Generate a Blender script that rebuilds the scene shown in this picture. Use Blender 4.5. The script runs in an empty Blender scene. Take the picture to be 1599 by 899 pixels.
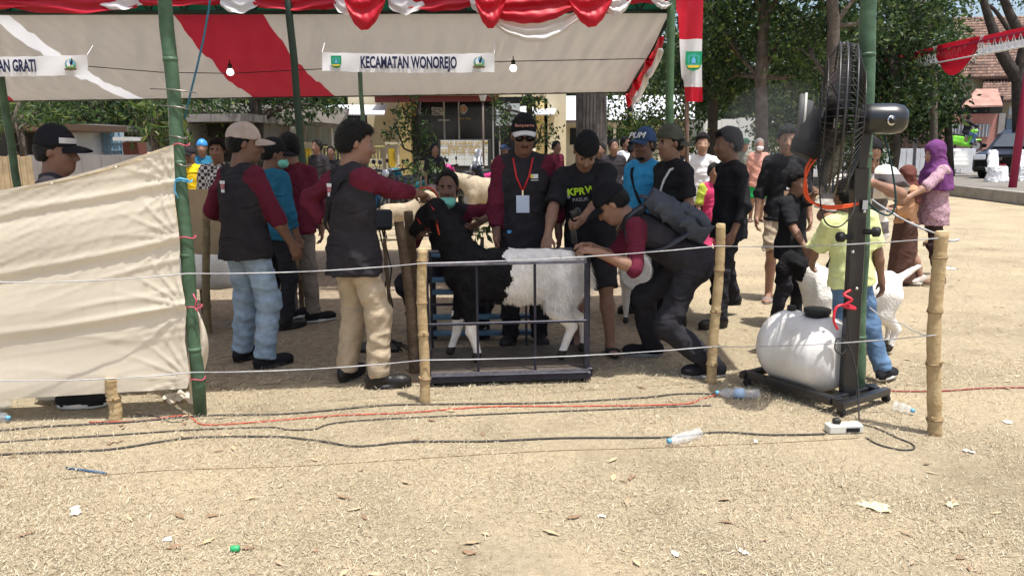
import bpy, math, random
import numpy as np
from mathutils import Vector, Matrix
random.seed(7); RNG = np.random.default_rng(7)
SC = bpy.context.scene
COL = SC.collection
R = math.radians

# ------------------------------------------------------------ camera, sky, sun, exposure
F_PX = 1200.0; CAM_H = 1.5; PITCH = math.atan(221.5/F_PX); ROLL = R(0.6)
cam_d = bpy.data.cameras.new('camera'); cam = bpy.data.objects.new('camera', cam_d); COL.objects.link(cam)
cam_d.sensor_width = 36.0; cam_d.lens = 36.0*F_PX/1599.0; cam_d.clip_start = 0.05; cam_d.clip_end = 900
_f = Vector((0, math.cos(PITCH), -math.sin(PITCH))); _u0 = Vector((0, math.sin(PITCH), math.cos(PITCH))); _r0 = Vector((1, 0, 0))
_u = _u0*math.cos(ROLL)+_r0*math.sin(ROLL); _r = _r0*math.cos(ROLL)-_u0*math.sin(ROLL)
m = Matrix.Identity(4)
for i in range(3):
    m[i][0] = _r[i]; m[i][1] = _u[i]; m[i][2] = -_f[i]
m[2][3] = CAM_H
cam.matrix_world = m
SC.camera = cam
W = bpy.data.worlds.new('World'); SC.world = W; W.use_nodes = True
SUN = Vector((0.20, -0.20, 1.0)).normalized()          # direction towards the sun
nt = W.node_tree; sky = nt.nodes.new('ShaderNodeTexSky'); sky.sky_type = 'NISHITA'; sky.sun_disc = False
sky.sun_elevation = math.asin(SUN.z); sky.sun_rotation = math.atan2(SUN.x, SUN.y)
sky.air_density = 1.0; sky.dust_density = 3.5; sky.ozone_density = 1.0
nt.nodes['Background'].inputs[1].default_value = 0.15
nt.links.new(sky.outputs[0], nt.nodes['Background'].inputs[0])
sl = bpy.data.lights.new('sun', 'SUN'); sl.energy = 4.3; sl.angle = R(0.53); sl.color = (1, 0.97, 0.91)
so = bpy.data.objects.new('sun', sl); COL.objects.link(so); so.rotation_euler = (-SUN).to_track_quat('-Z', 'Y').to_euler()
SC.view_settings.view_transform = 'Standard'; SC.view_settings.look = 'None'
SC.view_settings.gamma = 1; SC.view_settings.use_curve_mapping = False; SC.view_settings.exposure = 0.5
SC.cycles.max_bounces = 6; SC.cycles.transparent_max_bounces = 12

def ray(px, py):
    return _f + _r*((px-799.5)/F_PX) + _u*((449.5-py)/F_PX)
def G(px, py, z=0.0):
    d = ray(px, py); t = (z-CAM_H)/d.z
    return Vector((d.x*t, d.y*t, z))
def P(px, py, Y):
    d = ray(px, py); t = Y/d.y
    return Vector((d.x*t, Y, CAM_H+d.z*t))

# ------------------------------------------------------------ materials
MATS = {}
def mat(name, c, rough=0.8, noise=None, bump=None, metal=0.0, trans=0.0, c2=None, emit=0, spec=0.3, coat=0, wave=None, alpha=None, trc=None):
    """c colour; noise=(scale, amount) brightness mottling or mix with c2; bump=(scale,strength); trans = translucent share"""
    if name in MATS: return MATS[name]
    M = bpy.data.materials.new(name); M.use_nodes = True; t = M.node_tree; N = t.nodes; L = t.links
    b = N['Principled BSDF']; out = N['Material Output']
    b.inputs['Base Color'].default_value = (*c, 1); b.inputs['Roughness'].default_value = rough
    b.inputs['Metallic'].default_value = metal; b.inputs['Specular IOR Level'].default_value = spec
    if coat: b.inputs['Coat Weight'].default_value = coat; b.inputs['Coat Roughness'].default_value = 0.08
    tc = N.new('ShaderNodeTexCoord')
    col = None
    if noise:
        n = N.new('ShaderNodeTexNoise'); n.inputs['Scale'].default_value = noise[0]; n.inputs['Detail'].default_value = 5; n.inputs['Roughness'].default_value = 0.65
        L.new(tc.outputs['Object'], n.inputs['Vector'])
        r = N.new('ShaderNodeValToRGB'); r.color_ramp.elements[0].position = 0.32; r.color_ramp.elements[1].position = 0.68
        a = noise[1]; cc = c2 or tuple(min(1, x*(1+a)) for x in c)
        c1 = c if c2 else tuple(x*(1-a) for x in c)
        r.color_ramp.elements[0].color = (*c1, 1); r.color_ramp.elements[1].color = (*cc, 1)
        L.new(n.outputs['Fac'], r.inputs['Fac']); L.new(r.outputs['Color'], b.inputs['Base Color']); col = r.outputs['Color']
    if bump:
        n2 = N.new('ShaderNodeTexNoise'); n2.inputs['Scale'].default_value = bump[0]; n2.inputs['Detail'].default_value = 4
        L.new(tc.outputs['Object'], n2.inputs['Vector'])
        bp = N.new('ShaderNodeBump'); bp.inputs['Strength'].default_value = bump[1]; bp.inputs['Distance'].default_value = 0.02
        L.new(n2.outputs['Fac'], bp.inputs['Height']); L.new(bp.outputs['Normal'], b.inputs['Normal'])
    if wave:
        w = N.new('ShaderNodeTexWave'); w.inputs['Scale'].default_value = wave[0]; w.inputs['Distortion'].default_value = 1.0; w.bands_direction = wave[2]
        L.new(tc.outputs['Object'], w.inputs['Vector'])
        bp = N.new('ShaderNodeBump'); bp.inputs['Strength'].default_value = wave[1]; bp.inputs['Distance'].default_value = 0.02
        L.new(w.outputs['Fac'], bp.inputs['Height']); L.new(bp.outputs['Normal'], b.inputs['Normal'])
    if trans:
        tr = N.new('ShaderNodeBsdfTranslucent'); mx = N.new('ShaderNodeMixShader'); mx.inputs[0].default_value = trans
        tr.inputs['Color'].default_value = (*(trc or c), 1)
        if col is not None and not trc: L.new(col, tr.inputs['Color'])
        if b.inputs['Normal'].links: L.new(b.inputs['Normal'].links[0].from_socket, tr.inputs['Normal'])
        L.new(b.outputs[0], mx.inputs[1]); L.new(tr.outputs[0], mx.inputs[2]); L.new(mx.outputs[0], out.inputs['Surface'])
    if alpha is not None:
        tp = N.new('ShaderNodeBsdfTransparent'); mx = N.new('ShaderNodeMixShader'); mx.inputs[0].default_value = alpha
        L.new(tp.outputs[0], mx.inputs[1]); L.new(b.outputs[0], mx.inputs[2]); L.new(mx.outputs[0], out.inputs['Surface'])
    if emit:
        b.inputs['Emission Color'].default_value = (*c, 1); b.inputs['Emission Strength'].default_value = emit
    MATS[name] = M
    return M

def cloth(name, c, amt=0.18, **k):
    M = mat(name, c, rough=0.92, noise=(9, amt), bump=(90, 0.2), spec=0.12, **k)
    if M.get('creased'): return M
    M['creased'] = 1; t = M.node_tree; N = t.nodes; L = t.links; b = N['Principled BSDF']; old = b.inputs['Normal'].links[0].from_node
    tc = [n for n in N if n.bl_idname == 'ShaderNodeTexCoord'][0]; mp = N.new('ShaderNodeMapping'); mp.inputs['Rotation'].default_value = (0.5, 0.35, 0.2); mp.inputs['Scale'].default_value = (1.0, 1.0, 1.9)
    L.new(tc.outputs['Object'], mp.inputs[0]); n = N.new('ShaderNodeTexNoise'); n.noise_type = 'RIDGED_MULTIFRACTAL'; n.inputs['Scale'].default_value = 5.0; n.inputs['Detail'].default_value = 3.5; n.inputs['Distortion'].default_value = 1.2; L.new(mp.outputs[0], n.inputs['Vector'])
    bp = N.new('ShaderNodeBump'); bp.inputs['Strength'].default_value = 0.8; bp.inputs['Distance'].default_value = 0.03; L.new(n.outputs['Fac'], bp.inputs['Height']); L.new(bp.outputs[0], old.inputs['Normal'])
    return M
SKIN = mat('skin', (0.27, 0.148, 0.098), 0.55, noise=(14, 0.14), bump=(70, 0.08), spec=0.35)
SKIN2 = mat('skin_dark', (0.20, 0.105, 0.070), 0.55, noise=(14, 0.14), bump=(70, 0.08), spec=0.35)
SKIN3 = mat('skin_light', (0.35, 0.205, 0.14), 0.55, noise=(14, 0.12), bump=(70, 0.08), spec=0.35)
LIP = mat('lip', (0.22, 0.085, 0.065), 0.5)
HAIR = mat('hair', (0.008, 0.007, 0.007), 0.55, noise=(60, 0.5), bump=(160, 0.8), spec=0.25)
GREYHAIR = mat('grey_hair', (0.25, 0.24, 0.23), 0.6, noise=(60, 0.3), bump=(160, 0.6))
EYEW = mat('eye_white', (0.33, 0.29, 0.26), 0.4); EYED = mat('eye_dark', (0.015, 0.01, 0.008), 0.2)
CHAR = cloth('charcoal_jersey', (0.032, 0.029, 0.033)); MAROON = cloth('maroon_jersey', (0.125, 0.019, 0.036))
BLACK = cloth('black_cotton', (0.021, 0.021, 0.024)); BLACKT = cloth('black_trouser', (0.030, 0.029, 0.034))
JEANS = cloth('light_denim', (0.30, 0.40, 0.52), 0.28); DENIM = cloth('blue_denim', (0.10, 0.17, 0.28), 0.3)
KHAKI = cloth('khaki_cotton', (0.46, 0.37, 0.26), 0.12); BEIGE = cloth('beige_cotton', (0.52, 0.40, 0.33))
WHITE = cloth('white_cotton', (0.76, 0.76, 0.78), 0.05); LIME = cloth('lime_cotton', (0.66, 0.70, 0.33), 0.1)
TEAL = cloth('teal_cotton', (0.025, 0.13, 0.22)); BLUE = cloth('bright_blue_cotton', (0.05, 0.32, 0.62))
YELLOW = cloth('yellow_cotton', (0.75, 0.50, 0.02)); PINK = cloth('salmon_cotton', (0.55, 0.27, 0.21)); GREENC = cloth('green_cotton', (0.02, 0.27, 0.07))
PURPLE = cloth('purple_jersey', (0.155, 0.05, 0.165)); BROWNH = cloth('brown_jersey', (0.13, 0.05, 0.04)); OLIVE = cloth('olive_cotton', (0.09, 0.09, 0.07))
GREYC = cloth('grey_nylon', (0.065, 0.072, 0.088)); NAVY = cloth('navy_cotton', (0.05, 0.085, 0.17)); MASKG = cloth('mint_mask', (0.22, 0.62, 0.5), 0.05)
SOLEW = mat('white_rubber', (0.65, 0.64, 0.6), 0.6); RUB = mat('black_rubber', (0.02, 0.02, 0.02), 0.55, bump=(80, 0.15)); LEATHER = mat('black_leather', (0.018, 0.016, 0.015), 0.42, bump=(60, 0.2))
def plaid(name, ca, cb, sx, sz):
    M = bpy.data.materials.new(name); M.use_nodes = True; t = M.node_tree; N = t.nodes; L = t.links; b = N['Principled BSDF']
    tc = N.new('ShaderNodeTexCoord'); ch = N.new('ShaderNodeTexChecker'); mp = N.new('ShaderNodeMapping'); mp.inputs['Scale'].default_value = (sx, sx, sz)
    ch.inputs['Scale'].default_value = 1; ch.inputs['Color1'].default_value = (*ca, 1); ch.inputs['Color2'].default_value = (*cb, 1)
    L.new(tc.outputs['Object'], mp.inputs[0]); L.new(mp.outputs[0], ch.inputs['Vector']); L.new(ch.outputs[0], b.inputs['Base Color']); b.inputs['Roughness'].default_value = 0.9
    return M
CHECK = plaid('checked_cotton', (0.6, 0.57, 0.55), (0.03, 0.02, 0.03), 28, 28)
STRIPE = plaid('striped_cotton', (0.66, 0.62, 0.56), (0.10, 0.085, 0.085), 0.01, 11)
FLORAL = mat('floral_cotton', (0.22, 0.07, 0.14), 0.9, noise=(75, 0.3), c2=(0.60, 0.45, 0.48))

# ------------------------------------------------------------ objects and tags
def link(o, parent=None):
    COL.objects.link(o)
    if parent is not None: o.parent = parent
    return o
def tag(o, label=None, cat=None, group=None, kind=None):
    if label: o['label'] = label
    if cat: o['category'] = cat
    if group: o['group'] = group
    if kind: o['kind'] = kind
    return o
def empty(name, loc, label, cat, rz=0, group=None):
    o = bpy.data.objects.new(name, None); o.empty_display_size = 0.1; o.location = loc; o.rotation_euler = (0, 0, rz)
    link(o); return tag(o, label, cat, group)
def meshobj(name, V, Fc, mats, parent=None, midx=None, smooth=True):
    me = bpy.data.meshes.new(name)
    V = np.asarray(V, 'f4')
    if isinstance(Fc, np.ndarray):
        n, k = Fc.shape
        me.vertices.add(len(V)); me.vertices.foreach_set('co', V.ravel())
        me.loops.add(n*k); me.loops.foreach_set('vertex_index', Fc.astype('i4').ravel())
        me.polygons.add(n); me.polygons.foreach_set('loop_start', np.arange(0, n*k, k, dtype='i4'))
        try: me.polygons.foreach_set('loop_total', np.full(n, k, 'i4'))
        except Exception: pass
        me.update(calc_edges=True)
    else:
        me.from_pydata([tuple(v) for v in V.tolist()], [], Fc)
    if not isinstance(mats, (list, tuple)): mats = [mats]
    for mm in mats: me.materials.append(mm)
    if midx is not None: me.polygons.foreach_set('material_index', np.asarray(midx, 'i4'))
    me.polygons.foreach_set('use_smooth', np.full(len(me.polygons), bool(smooth)))
    me.update()
    return link(bpy.data.objects.new(name, me), parent)

def nrm(v):
    v = np.asarray(v, float); n = np.linalg.norm(v); return v/n if n > 1e-9 else v
def frame(z):
    z = nrm(z); a = np.array([0, 1, 0]) if abs(z[1]) < 0.9 else np.array([1, 0, 0])
    x = nrm(np.cross(a, z)); return x, np.cross(z, x), z

class MB:
    """collects hard-surface pieces of ONE part"""
    def __init__(s): s.v = []; s.f = []; s.m = []
    def add(s, V, Fs, m=0):
        o = len(s.v); s.v += [tuple(map(float, q)) for q in V]; s.f += [tuple(i+o for i in f) for f in Fs]; s.m += [m]*len(Fs); return s
    def box(s, c, d, rot=None, m=0, bev=0.0):
        x, y, z = [q/2 for q in d]; Mx = rot if rot is not None else np.eye(3); c = np.asarray(c, float)
        if bev > 0:
            b = min(bev, x*0.9, y*0.9, z*0.9); V = []
            for sx in (-1, 1):
                for sy in (-1, 1):
                    for sz in (-1, 1):
                        V += [(sx*x, sy*(y-b), sz*(z-b)), (sx*(x-b), sy*y, sz*(z-b)), (sx*(x-b), sy*(y-b), sz*z)]
            V = [c+Mx@np.array(q) for q in V]
            def ix(sx, sy, sz, k): return ((sx*2+sy)*2+sz)*3+k
            Fs = [(ix(1,0,0,0), ix(1,1,0,0), ix(1,1,1,0), ix(1,0,1,0)), (ix(0,0,0,0), ix(0,0,1,0), ix(0,1,1,0), ix(0,1,0,0)),
                  (ix(0,1,0,1), ix(0,1,1,1), ix(1,1,1,1), ix(1,1,0,1)), (ix(0,0,0,1), ix(1,0,0,1), ix(1,0,1,1), ix(0,0,1,1)),
                  (ix(0,0,1,2), ix(1,0,1,2), ix(1,1,1,2), ix(0,1,1,2)), (ix(0,0,0,2), ix(0,1,0,2), ix(1,1,0,2), ix(1,0,0,2))]
            for a in (0, 1):
                for b_ in (0, 1):
                    Fs += [(ix(a,b_,0,0), ix(a,b_,1,0), ix(a,b_,1,1), ix(a,b_,0,1)), (ix(a,0,b_,0), ix(a,1,b_,0), ix(a,1,b_,2), ix(a,0,b_,2)), (ix(0,a,b_,1), ix(1,a,b_,1), ix(1,a,b_,2), ix(0,a,b_,2))]
                    for cc in (0, 1): Fs.append((ix(a,b_,cc,0), ix(a,b_,cc,1), ix(a,b_,cc,2)))
            return s.add(V, Fs, m)
        V = [c+Mx@np.array((sx*x, sy*y, sz*z)) for sx in (-1, 1) for sy in (-1, 1) for sz in (-1, 1)]
        return s.add(V, [(0,1,3,2), (4,6,7,5), (0,4,5,1), (2,3,7,6), (0,2,6,4), (1,5,7,3)], m)
    def tube(s, pts, r, n=8, m=0, caps=True, closed=False):
        pts = [np.asarray(p, float) for p in pts]; k = len(pts); rs = r if hasattr(r, '__len__') else [r]*k
        V = []; px = None
        for i in range(k):
            if closed: t = nrm(pts[(i+1) % k]-pts[i-1])
            else: t = nrm(pts[min(i+1, k-1)]-pts[max(i-1, 0)])
            if px is None: px, _, _ = frame(t)
            px = nrm(px-t*np.dot(px, t)); py = np.cross(t, px)
            for j in range(n):
                a = 2*math.pi*j/n; V.append(pts[i]+rs[i]*(px*math.cos(a)+py*math.sin(a)))
        Fs = []
        for i in range(k if closed else k-1):
            i2 = (i+1) % k
            for j in range(n): Fs.append((i*n+j, i*n+(j+1) % n, i2*n+(j+1) % n, i2*n+j))
        if caps and not closed: Fs += [tuple(range(n-1, -1, -1)), tuple((k-1)*n+j for j in range(n))]
        return s.add(V, Fs, m)
    def lathe(s, o, axis, prof, n=16, m=0):
        """prof: list of (along, radius)"""
        x, y, z = frame(axis); o = np.asarray(o, float); V = []
        for (h, r) in prof:
            for j in range(n):
                a = 2*math.pi*j/n; V.append(o+z*h+r*(x*math.cos(a)+y*math.sin(a)))
        Fs = []
        for i in range(len(prof)-1):
            for j in range(n): Fs.append((i*n+j, i*n+(j+1) % n, (i+1)*n+(j+1) % n, (i+1)*n+j))
        Fs += [tuple(range(n-1, -1, -1)), tuple((len(prof)-1)*n+j for j in range(n))]
        return s.add(V, Fs, m)
    def grid(s, fn, nu, nv, m=0):
        V = [fn(i/nu, j/nv) for j in range(nv+1) for i in range(nu+1)]
        Fs = [(j*(nu+1)+i, j*(nu+1)+i+1, (j+1)*(nu+1)+i+1, (j+1)*(nu+1)+i) for j in range(nv) for i in range(nu)]
        return s.add(V, Fs, m)
    def prism(s, poly, ox, oy, oz, o, th, m=0):
        """poly 2-D outline in axes ox,oy extruded th along oz"""
        o = np.asarray(o, float); ox, oy, oz = [np.asarray(q, float) for q in (ox, oy, oz)]; n = len(poly)
        V = [o+ox*a+oy*b for a, b in poly]+[o+ox*a+oy*b+oz*th for a, b in poly]
        return s.add(V, [tuple(range(n-1, -1, -1)), tuple(range(n, 2*n))]+[(i, (i+1) % n, n+(i+1) % n, n+i) for i in range(n)], m)
    def build(s, name, mats, parent=None, smooth=False, loc=None):
        if not isinstance(mats, (list, tuple)): mats = [mats]
        V = np.array(s.v)
        o = meshobj(name, V, s.f, mats, parent, s.m, smooth)
        return o
def rotz(a): c, s_ = math.cos(a), math.sin(a); return np.array([[c, -s_, 0], [s_, c, 0], [0, 0, 1.0]])
def rotx(a): c, s_ = math.cos(a), math.sin(a); return np.array([[1.0, 0, 0], [0, c, -s_], [0, s_, c]])
def roty(a): c, s_ = math.cos(a), math.sin(a); return np.array([[c, 0, s_], [0, 1.0, 0], [-s_, 0, c]])

def text(name, body, loc, xdir, ydir, size, m, parent=None, align='CENTER', ext=0.0006, sx=1.0, bold=0.0):
    cu = bpy.data.curves.new(name, 'FONT'); cu.body = body; cu.size = size; cu.align_x = align; cu.align_y = 'CENTER'; cu.extrude = ext; cu.offset = bold; cu.resolution_u = 3
    o = bpy.data.objects.new(name, cu); COL.objects.link(o)
    dg = bpy.context.evaluated_depsgraph_get(); me = bpy.data.meshes.new_from_object(o.evaluated_get(dg))
    bpy.data.objects.remove(o); me.name = name; me.materials.clear(); me.materials.append(m)
    q = link(bpy.data.objects.new(name, me), parent)
    x = Vector(xdir).normalized(); y = Vector(ydir).normalized(); z = x.cross(y)
    Mx = Matrix.Identity(4)
    for i in range(3): Mx[i][0] = x[i]*sx; Mx[i][1] = y[i]; Mx[i][2] = z[i]; Mx[i][3] = loc[i]
    me.transform(Mx)
    return q

# ------------------------------------------------------------ implicit-surface modeller (bodies, clothes, animals)
class Shape:
    def __init__(s): s.p = []
    def _a(s, fn, lo, hi, k, m, op='u'): s.p.append((fn, np.asarray(lo, float), np.asarray(hi, float), k, m, op)); return s
    def cone(s, a, b, ra, rb, k=0.02, m=0, op='u'):
        a = np.asarray(a, float); b = np.asarray(b, float); ab = b-a; L2 = max(float(ab@ab), 1e-9); r = max(ra, rb)
        def fn(X, Y, Z):
            x, y, z = X-a[0], Y-a[1], Z-a[2]
            t = np.clip((x*ab[0]+y*ab[1]+z*ab[2])/L2, 0, 1)
            return np.sqrt((x-t*ab[0])**2+(y-t*ab[1])**2+(z-t*ab[2])**2)-(ra+(rb-ra)*t)
        return s._a(fn, np.minimum(a, b)-r, np.maximum(a, b)+r, k, m, op)
    def ell(s, c, r, Rm=None, k=0.02, m=0, op='u'):
        c = np.asarray(c, float); r = np.asarray(r, float); Rm = np.eye(3) if Rm is None else np.asarray(Rm)
        ext = np.abs(Rm)@r
        def fn(X, Y, Z):
            x, y, z = X-c[0], Y-c[1], Z-c[2]
            u = (x*Rm[0,0]+y*Rm[1,0]+z*Rm[2,0])/r[0]; v = (x*Rm[0,1]+y*Rm[1,1]+z*Rm[2,1])/r[1]; w = (x*Rm[0,2]+y*Rm[1,2]+z*Rm[2,2])/r[2]
            k0 = np.sqrt(u*u+v*v+w*w); k1 = np.sqrt((u/r[0])**2+(v/r[1])**2+(w/r[2])**2)+1e-6
            return k0*(k0-1)/k1
        return s._a(fn, c-ext, c+ext, k, m, op)
    def loft(s, o, ax, ay, az, st, k=0.02, m=0, op='u'):
        """st: list of (t, a, b[, du, dv]) stations along az, elliptical section, flat ends"""
        o, ax, ay, az = [np.asarray(q, float) for q in (o, ax, ay, az)]
        T = np.array([q[0] for q in st]); A = np.array([q[1] for q in st]); B = np.array([q[2] for q in st])
        DU = np.array([q[3] if len(q) > 3 else 0 for q in st]); DV = np.array([q[4] if len(q) > 4 else 0 for q in st])
        pts = np.array([o+az*q[0] for q in st]); rr = (max(A.max(), B.max())+np.abs(DU).max()+np.abs(DV).max())
        def fn(X, Y, Z):
            x, y, z = X-o[0], Y-o[1], Z-o[2]
            u = x*ax[0]+y*ax[1]+z*ax[2]; v = x*ay[0]+y*ay[1]+z*ay[2]; w = x*az[0]+y*az[1]+z*az[2]
            a = np.interp(w, T, A); b = np.interp(w, T, B); u = u-np.interp(w, T, DU); v = v-np.interp(w, T, DV)
            d = (np.sqrt((u/a)**2+(v/b)**2)-1)*np.minimum(a, b)
            return np.maximum(d, np.maximum(T[0]-w, w-T[-1]))
        return s._a(fn, pts.min(0)-rr, pts.max(0)+rr, k, m, op)
    def seg(s, a, b, ra, rb, k=0.015, m=0):
        """cone with flat ends"""
        a = np.asarray(a, float); b = np.asarray(b, float); L = np.linalg.norm(b-a); x, y, z = frame(b-a)
        return s.loft(a, x, y, z, [(0, ra, ra), (L, rb, rb)], k, m)
    def half(s, p, n, lo, hi, k=0.004):
        """remove the side n points to, inside the box"""
        p = np.asarray(p, float); n = nrm(n)
        def fn(X, Y, Z): return -((X-p[0])*n[0]+(Y-p[1])*n[1]+(Z-p[2])*n[2])
        return s._a(fn, lo, hi, k, 0, 's')
    def arrays(s, res, disp=None, smooth=0):
        us = [q for q in s.p if q[5] == 'u']
        lo = np.min([q[1] for q in us], 0)-3*res-0.01; hi = np.max([q[2] for q in us], 0)+3*res+0.01
        n = np.ceil((hi-lo)/res).astype(int)+1
        D = np.full(n, 0.15, 'f4'); M = np.zeros(n, 'i1')
        gx, gy, gz = [(lo[i]+res*np.arange(n[i])).astype('f4') for i in range(3)]
        for fn, a, b, k, m, op in s.p:
            pad = k+3*res
            i0 = np.clip(np.floor((a-pad-lo)/res).astype(int), 0, n); i1 = np.clip(np.ceil((b+pad-lo)/res).astype(int)+1, 0, n)
            if np.any(i1 <= i0): continue
            sl_ = tuple(slice(i0[q], i1[q]) for q in range(3))
            d = fn(gx[sl_[0]][:, None, None], gy[sl_[1]][None, :, None], gz[sl_[2]][None, None, :]).astype('f4'); d = np.broadcast_to(d, D[sl_].shape)
            C = D[sl_]
            if op == 's':
                h = np.clip(0.5-0.5*(C+d)/max(k, 1e-5), 0, 1); D[sl_] = C*(1-h)+(-d)*h+k*h*(1-h)
            else:
                Mv = M[sl_]; Mv[d < C] = m
                h = np.clip(0.5+0.5*(C-d)/max(k, 1e-5), 0, 1); D[sl_] = C*(1-h)+d*h-k*h*(1-h)
        if disp is not None:
            I = np.nonzero(np.abs(D) < 0.035); D[I] += disp(gx[I[0]], gy[I[1]], gz[I[2]]).astype('f4')
        ins = D < 0
        c = [ins[:-1, :-1, :-1], ins[1:, :-1, :-1], ins[:-1, 1:, :-1], ins[1:, 1:, :-1], ins[:-1, :-1, 1:], ins[1:, :-1, 1:], ins[:-1, 1:, 1:], ins[1:, 1:, 1:]]
        sm = np.zeros(c[0].shape, 'i1')
        for q in c: sm += q
        act = (sm > 0) & (sm < 8); I = np.argwhere(act); nv = len(I)
        idx = np.full(act.shape, -1, 'i4'); idx[act] = np.arange(nv)
        off = np.array([[0,0,0],[1,0,0],[0,1,0],[1,1,0],[0,0,1],[1,0,1],[0,1,1],[1,1,1]])
        vals = np.stack([D[I[:,0]+o[0], I[:,1]+o[1], I[:,2]+o[2]] for o in off], 1)
        acc = np.zeros((nv, 3)); cnt = np.zeros(nv)
        for a, b in ((0,1),(2,3),(4,5),(6,7),(0,2),(1,3),(4,6),(5,7),(0,4),(1,5),(2,6),(3,7)):
            va, vb = vals[:, a], vals[:, b]; mk = (va < 0) != (vb < 0); t = np.where(mk, va/(va-vb+1e-12), 0)
            acc += mk[:, None]*(off[a]+t[:, None]*(off[b]-off[a])); cnt += mk
        V = lo+res*(I+acc/cnt[:, None])
        Fs = []; Mi = []
        for ax in range(3):
            s0 = [slice(None)]*3; s1 = [slice(None)]*3; s0[ax] = slice(None, -1); s1[ax] = slice(1, None)
            a = ins[tuple(s0)]; b = ins[tuple(s1)]; E = np.argwhere(a != b)
            o1, o2 = [q for q in range(3) if q != ax]
            E = E[(E[:, o1] > 0) & (E[:, o2] > 0) & (E[:, o1] < n[o1]-1) & (E[:, o2] < n[o2]-1)]
            def cell(d1, d2):
                Q = E.copy(); Q[:, o1] -= d1; Q[:, o2] -= d2; return idx[Q[:, 0], Q[:, 1], Q[:, 2]]
            q = np.stack([cell(1, 1), cell(0, 1), cell(0, 0), cell(1, 0)], 1)
            inside_first = a[E[:, 0], E[:, 1], E[:, 2]]
            flip = inside_first if ax != 1 else ~inside_first
            q = np.where(flip[:, None], q, q[:, ::-1])
            E2 = E.copy(); E2[:, ax] += ~inside_first
            Fs.append(q); Mi.append(M[E2[:, 0], E2[:, 1], E2[:, 2]])
        Fs = np.concatenate(Fs); Mi = np.concatenate(Mi)
        for _ in range(smooth):
            S_ = np.zeros_like(V); Cn = np.zeros(nv)
            for i in range(4):
                for j in ((i+1) % 4, (i+3) % 4):
                    for d in range(3): S_[:, d] += np.bincount(Fs[:, i], V[Fs[:, j], d], nv)
                    Cn += np.bincount(Fs[:, i], minlength=nv)
            V = 0.45*V+0.55*S_/np.maximum(Cn, 1)[:, None]
        return V, Fs, Mi
    def build(s, name, mats, parent, res, disp=None, smooth=1):
        V, Fs, Mi = s.arrays(res, disp, smooth)
        return meshobj(name, V, Fs, mats, parent, Mi)
def folds(seed, amp, vert=1.0, freq=26):
    r = np.random.default_rng(seed); w = []
    for i in range(5):
        d = r.normal(size=3)*np.array([0.7, 0.7, vert]); d = d/np.linalg.norm(d)*freq*r.uniform(0.6, 1.9); q = r.normal(size=3)*9
        w.append((d, q, r.uniform(0, 6), r.uniform(0.5, 1)/(0.6+i*0.35)))
    def f(X, Y, Z):
        o = 0
        for d, q, ph, a in w:
            s_ = np.sin(0.5*(X*d[0]+Y*d[1]+Z*d[2])+1.3*np.sin(X*q[0]*0.7+Y*q[1]*0.7+Z*q[2]*0.7+ph)+ph)
            o = o+a*(0.24-(1.12-np.sqrt(s_*s_+0.012))**2*1.1)
        return amp*0.8*o
    return f
def curve(pp, n=40):
    pp = [Vector(p) for p in pp]; out = []
    for i in range(len(pp)-1):
        p0, p1, p2, p3 = pp[max(i-1, 0)], pp[i], pp[i+1], pp[min(i+2, len(pp)-1)]
        for j in range(8):
            t = j/8; out.append(0.5*((2*p1)+(p2-p0)*t+(2*p0-5*p1+4*p2-p3)*t*t+(3*p1-p0-3*p2+p3)*t**3))
    return out+[pp[-1]]
# ------------------------------------------------------------ people
def ik(S, T, l1, l2, pole):
    S = np.asarray(S, float); T = np.asarray(T, float); d = T-S; L = np.linalg.norm(d); mx = (l1+l2)*0.995
    if L > mx: d = d/L*mx; L = mx; T = S+d
    L = max(L, abs(l1-l2)+0.02); u = nrm(d); a = (l1*l1-l2*l2+L*L)/(2*L); h = math.sqrt(max(l1*l1-a*a, 0))
    p = np.asarray(pole, float); p = nrm(p-u*np.dot(p, u)); return S+u*a+p*h, T

def strands(V, F, M, n, ln, c, fwd, seed):
    """short hair blades standing off the hair surface, combed down and forward"""
    r = np.random.default_rng(seed); k = r.integers(0, len(F), n); a = V[F[k, 0]]; nn = np.cross(V[F[k, 1]]-a, V[F[k, 3]]-a); nn /= np.linalg.norm(nn, axis=1)[:, None]+1e-9
    d = nn*0.28+np.asarray(fwd)*0.5+np.array([0, 0, -0.5])+r.normal(0, 0.35, (n, 3)); d /= np.linalg.norm(d, axis=1)[:, None]; sd = np.cross(d, nn); sd /= np.linalg.norm(sd, axis=1)[:, None]+1e-9; L = ln*r.uniform(0.5, 1.3, n)[:, None]
    W_ = np.stack([a-sd*0.0022, a+sd*0.0022, a+d*L+sd*0.0006, a+d*L-sd*0.0006], 1).reshape(-1, 3); q = np.arange(n*4).reshape(n, 4)+len(V)
    return np.concatenate([V, W_]), np.concatenate([F, q]), np.concatenate([M, np.zeros(n, M.dtype)])

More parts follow.
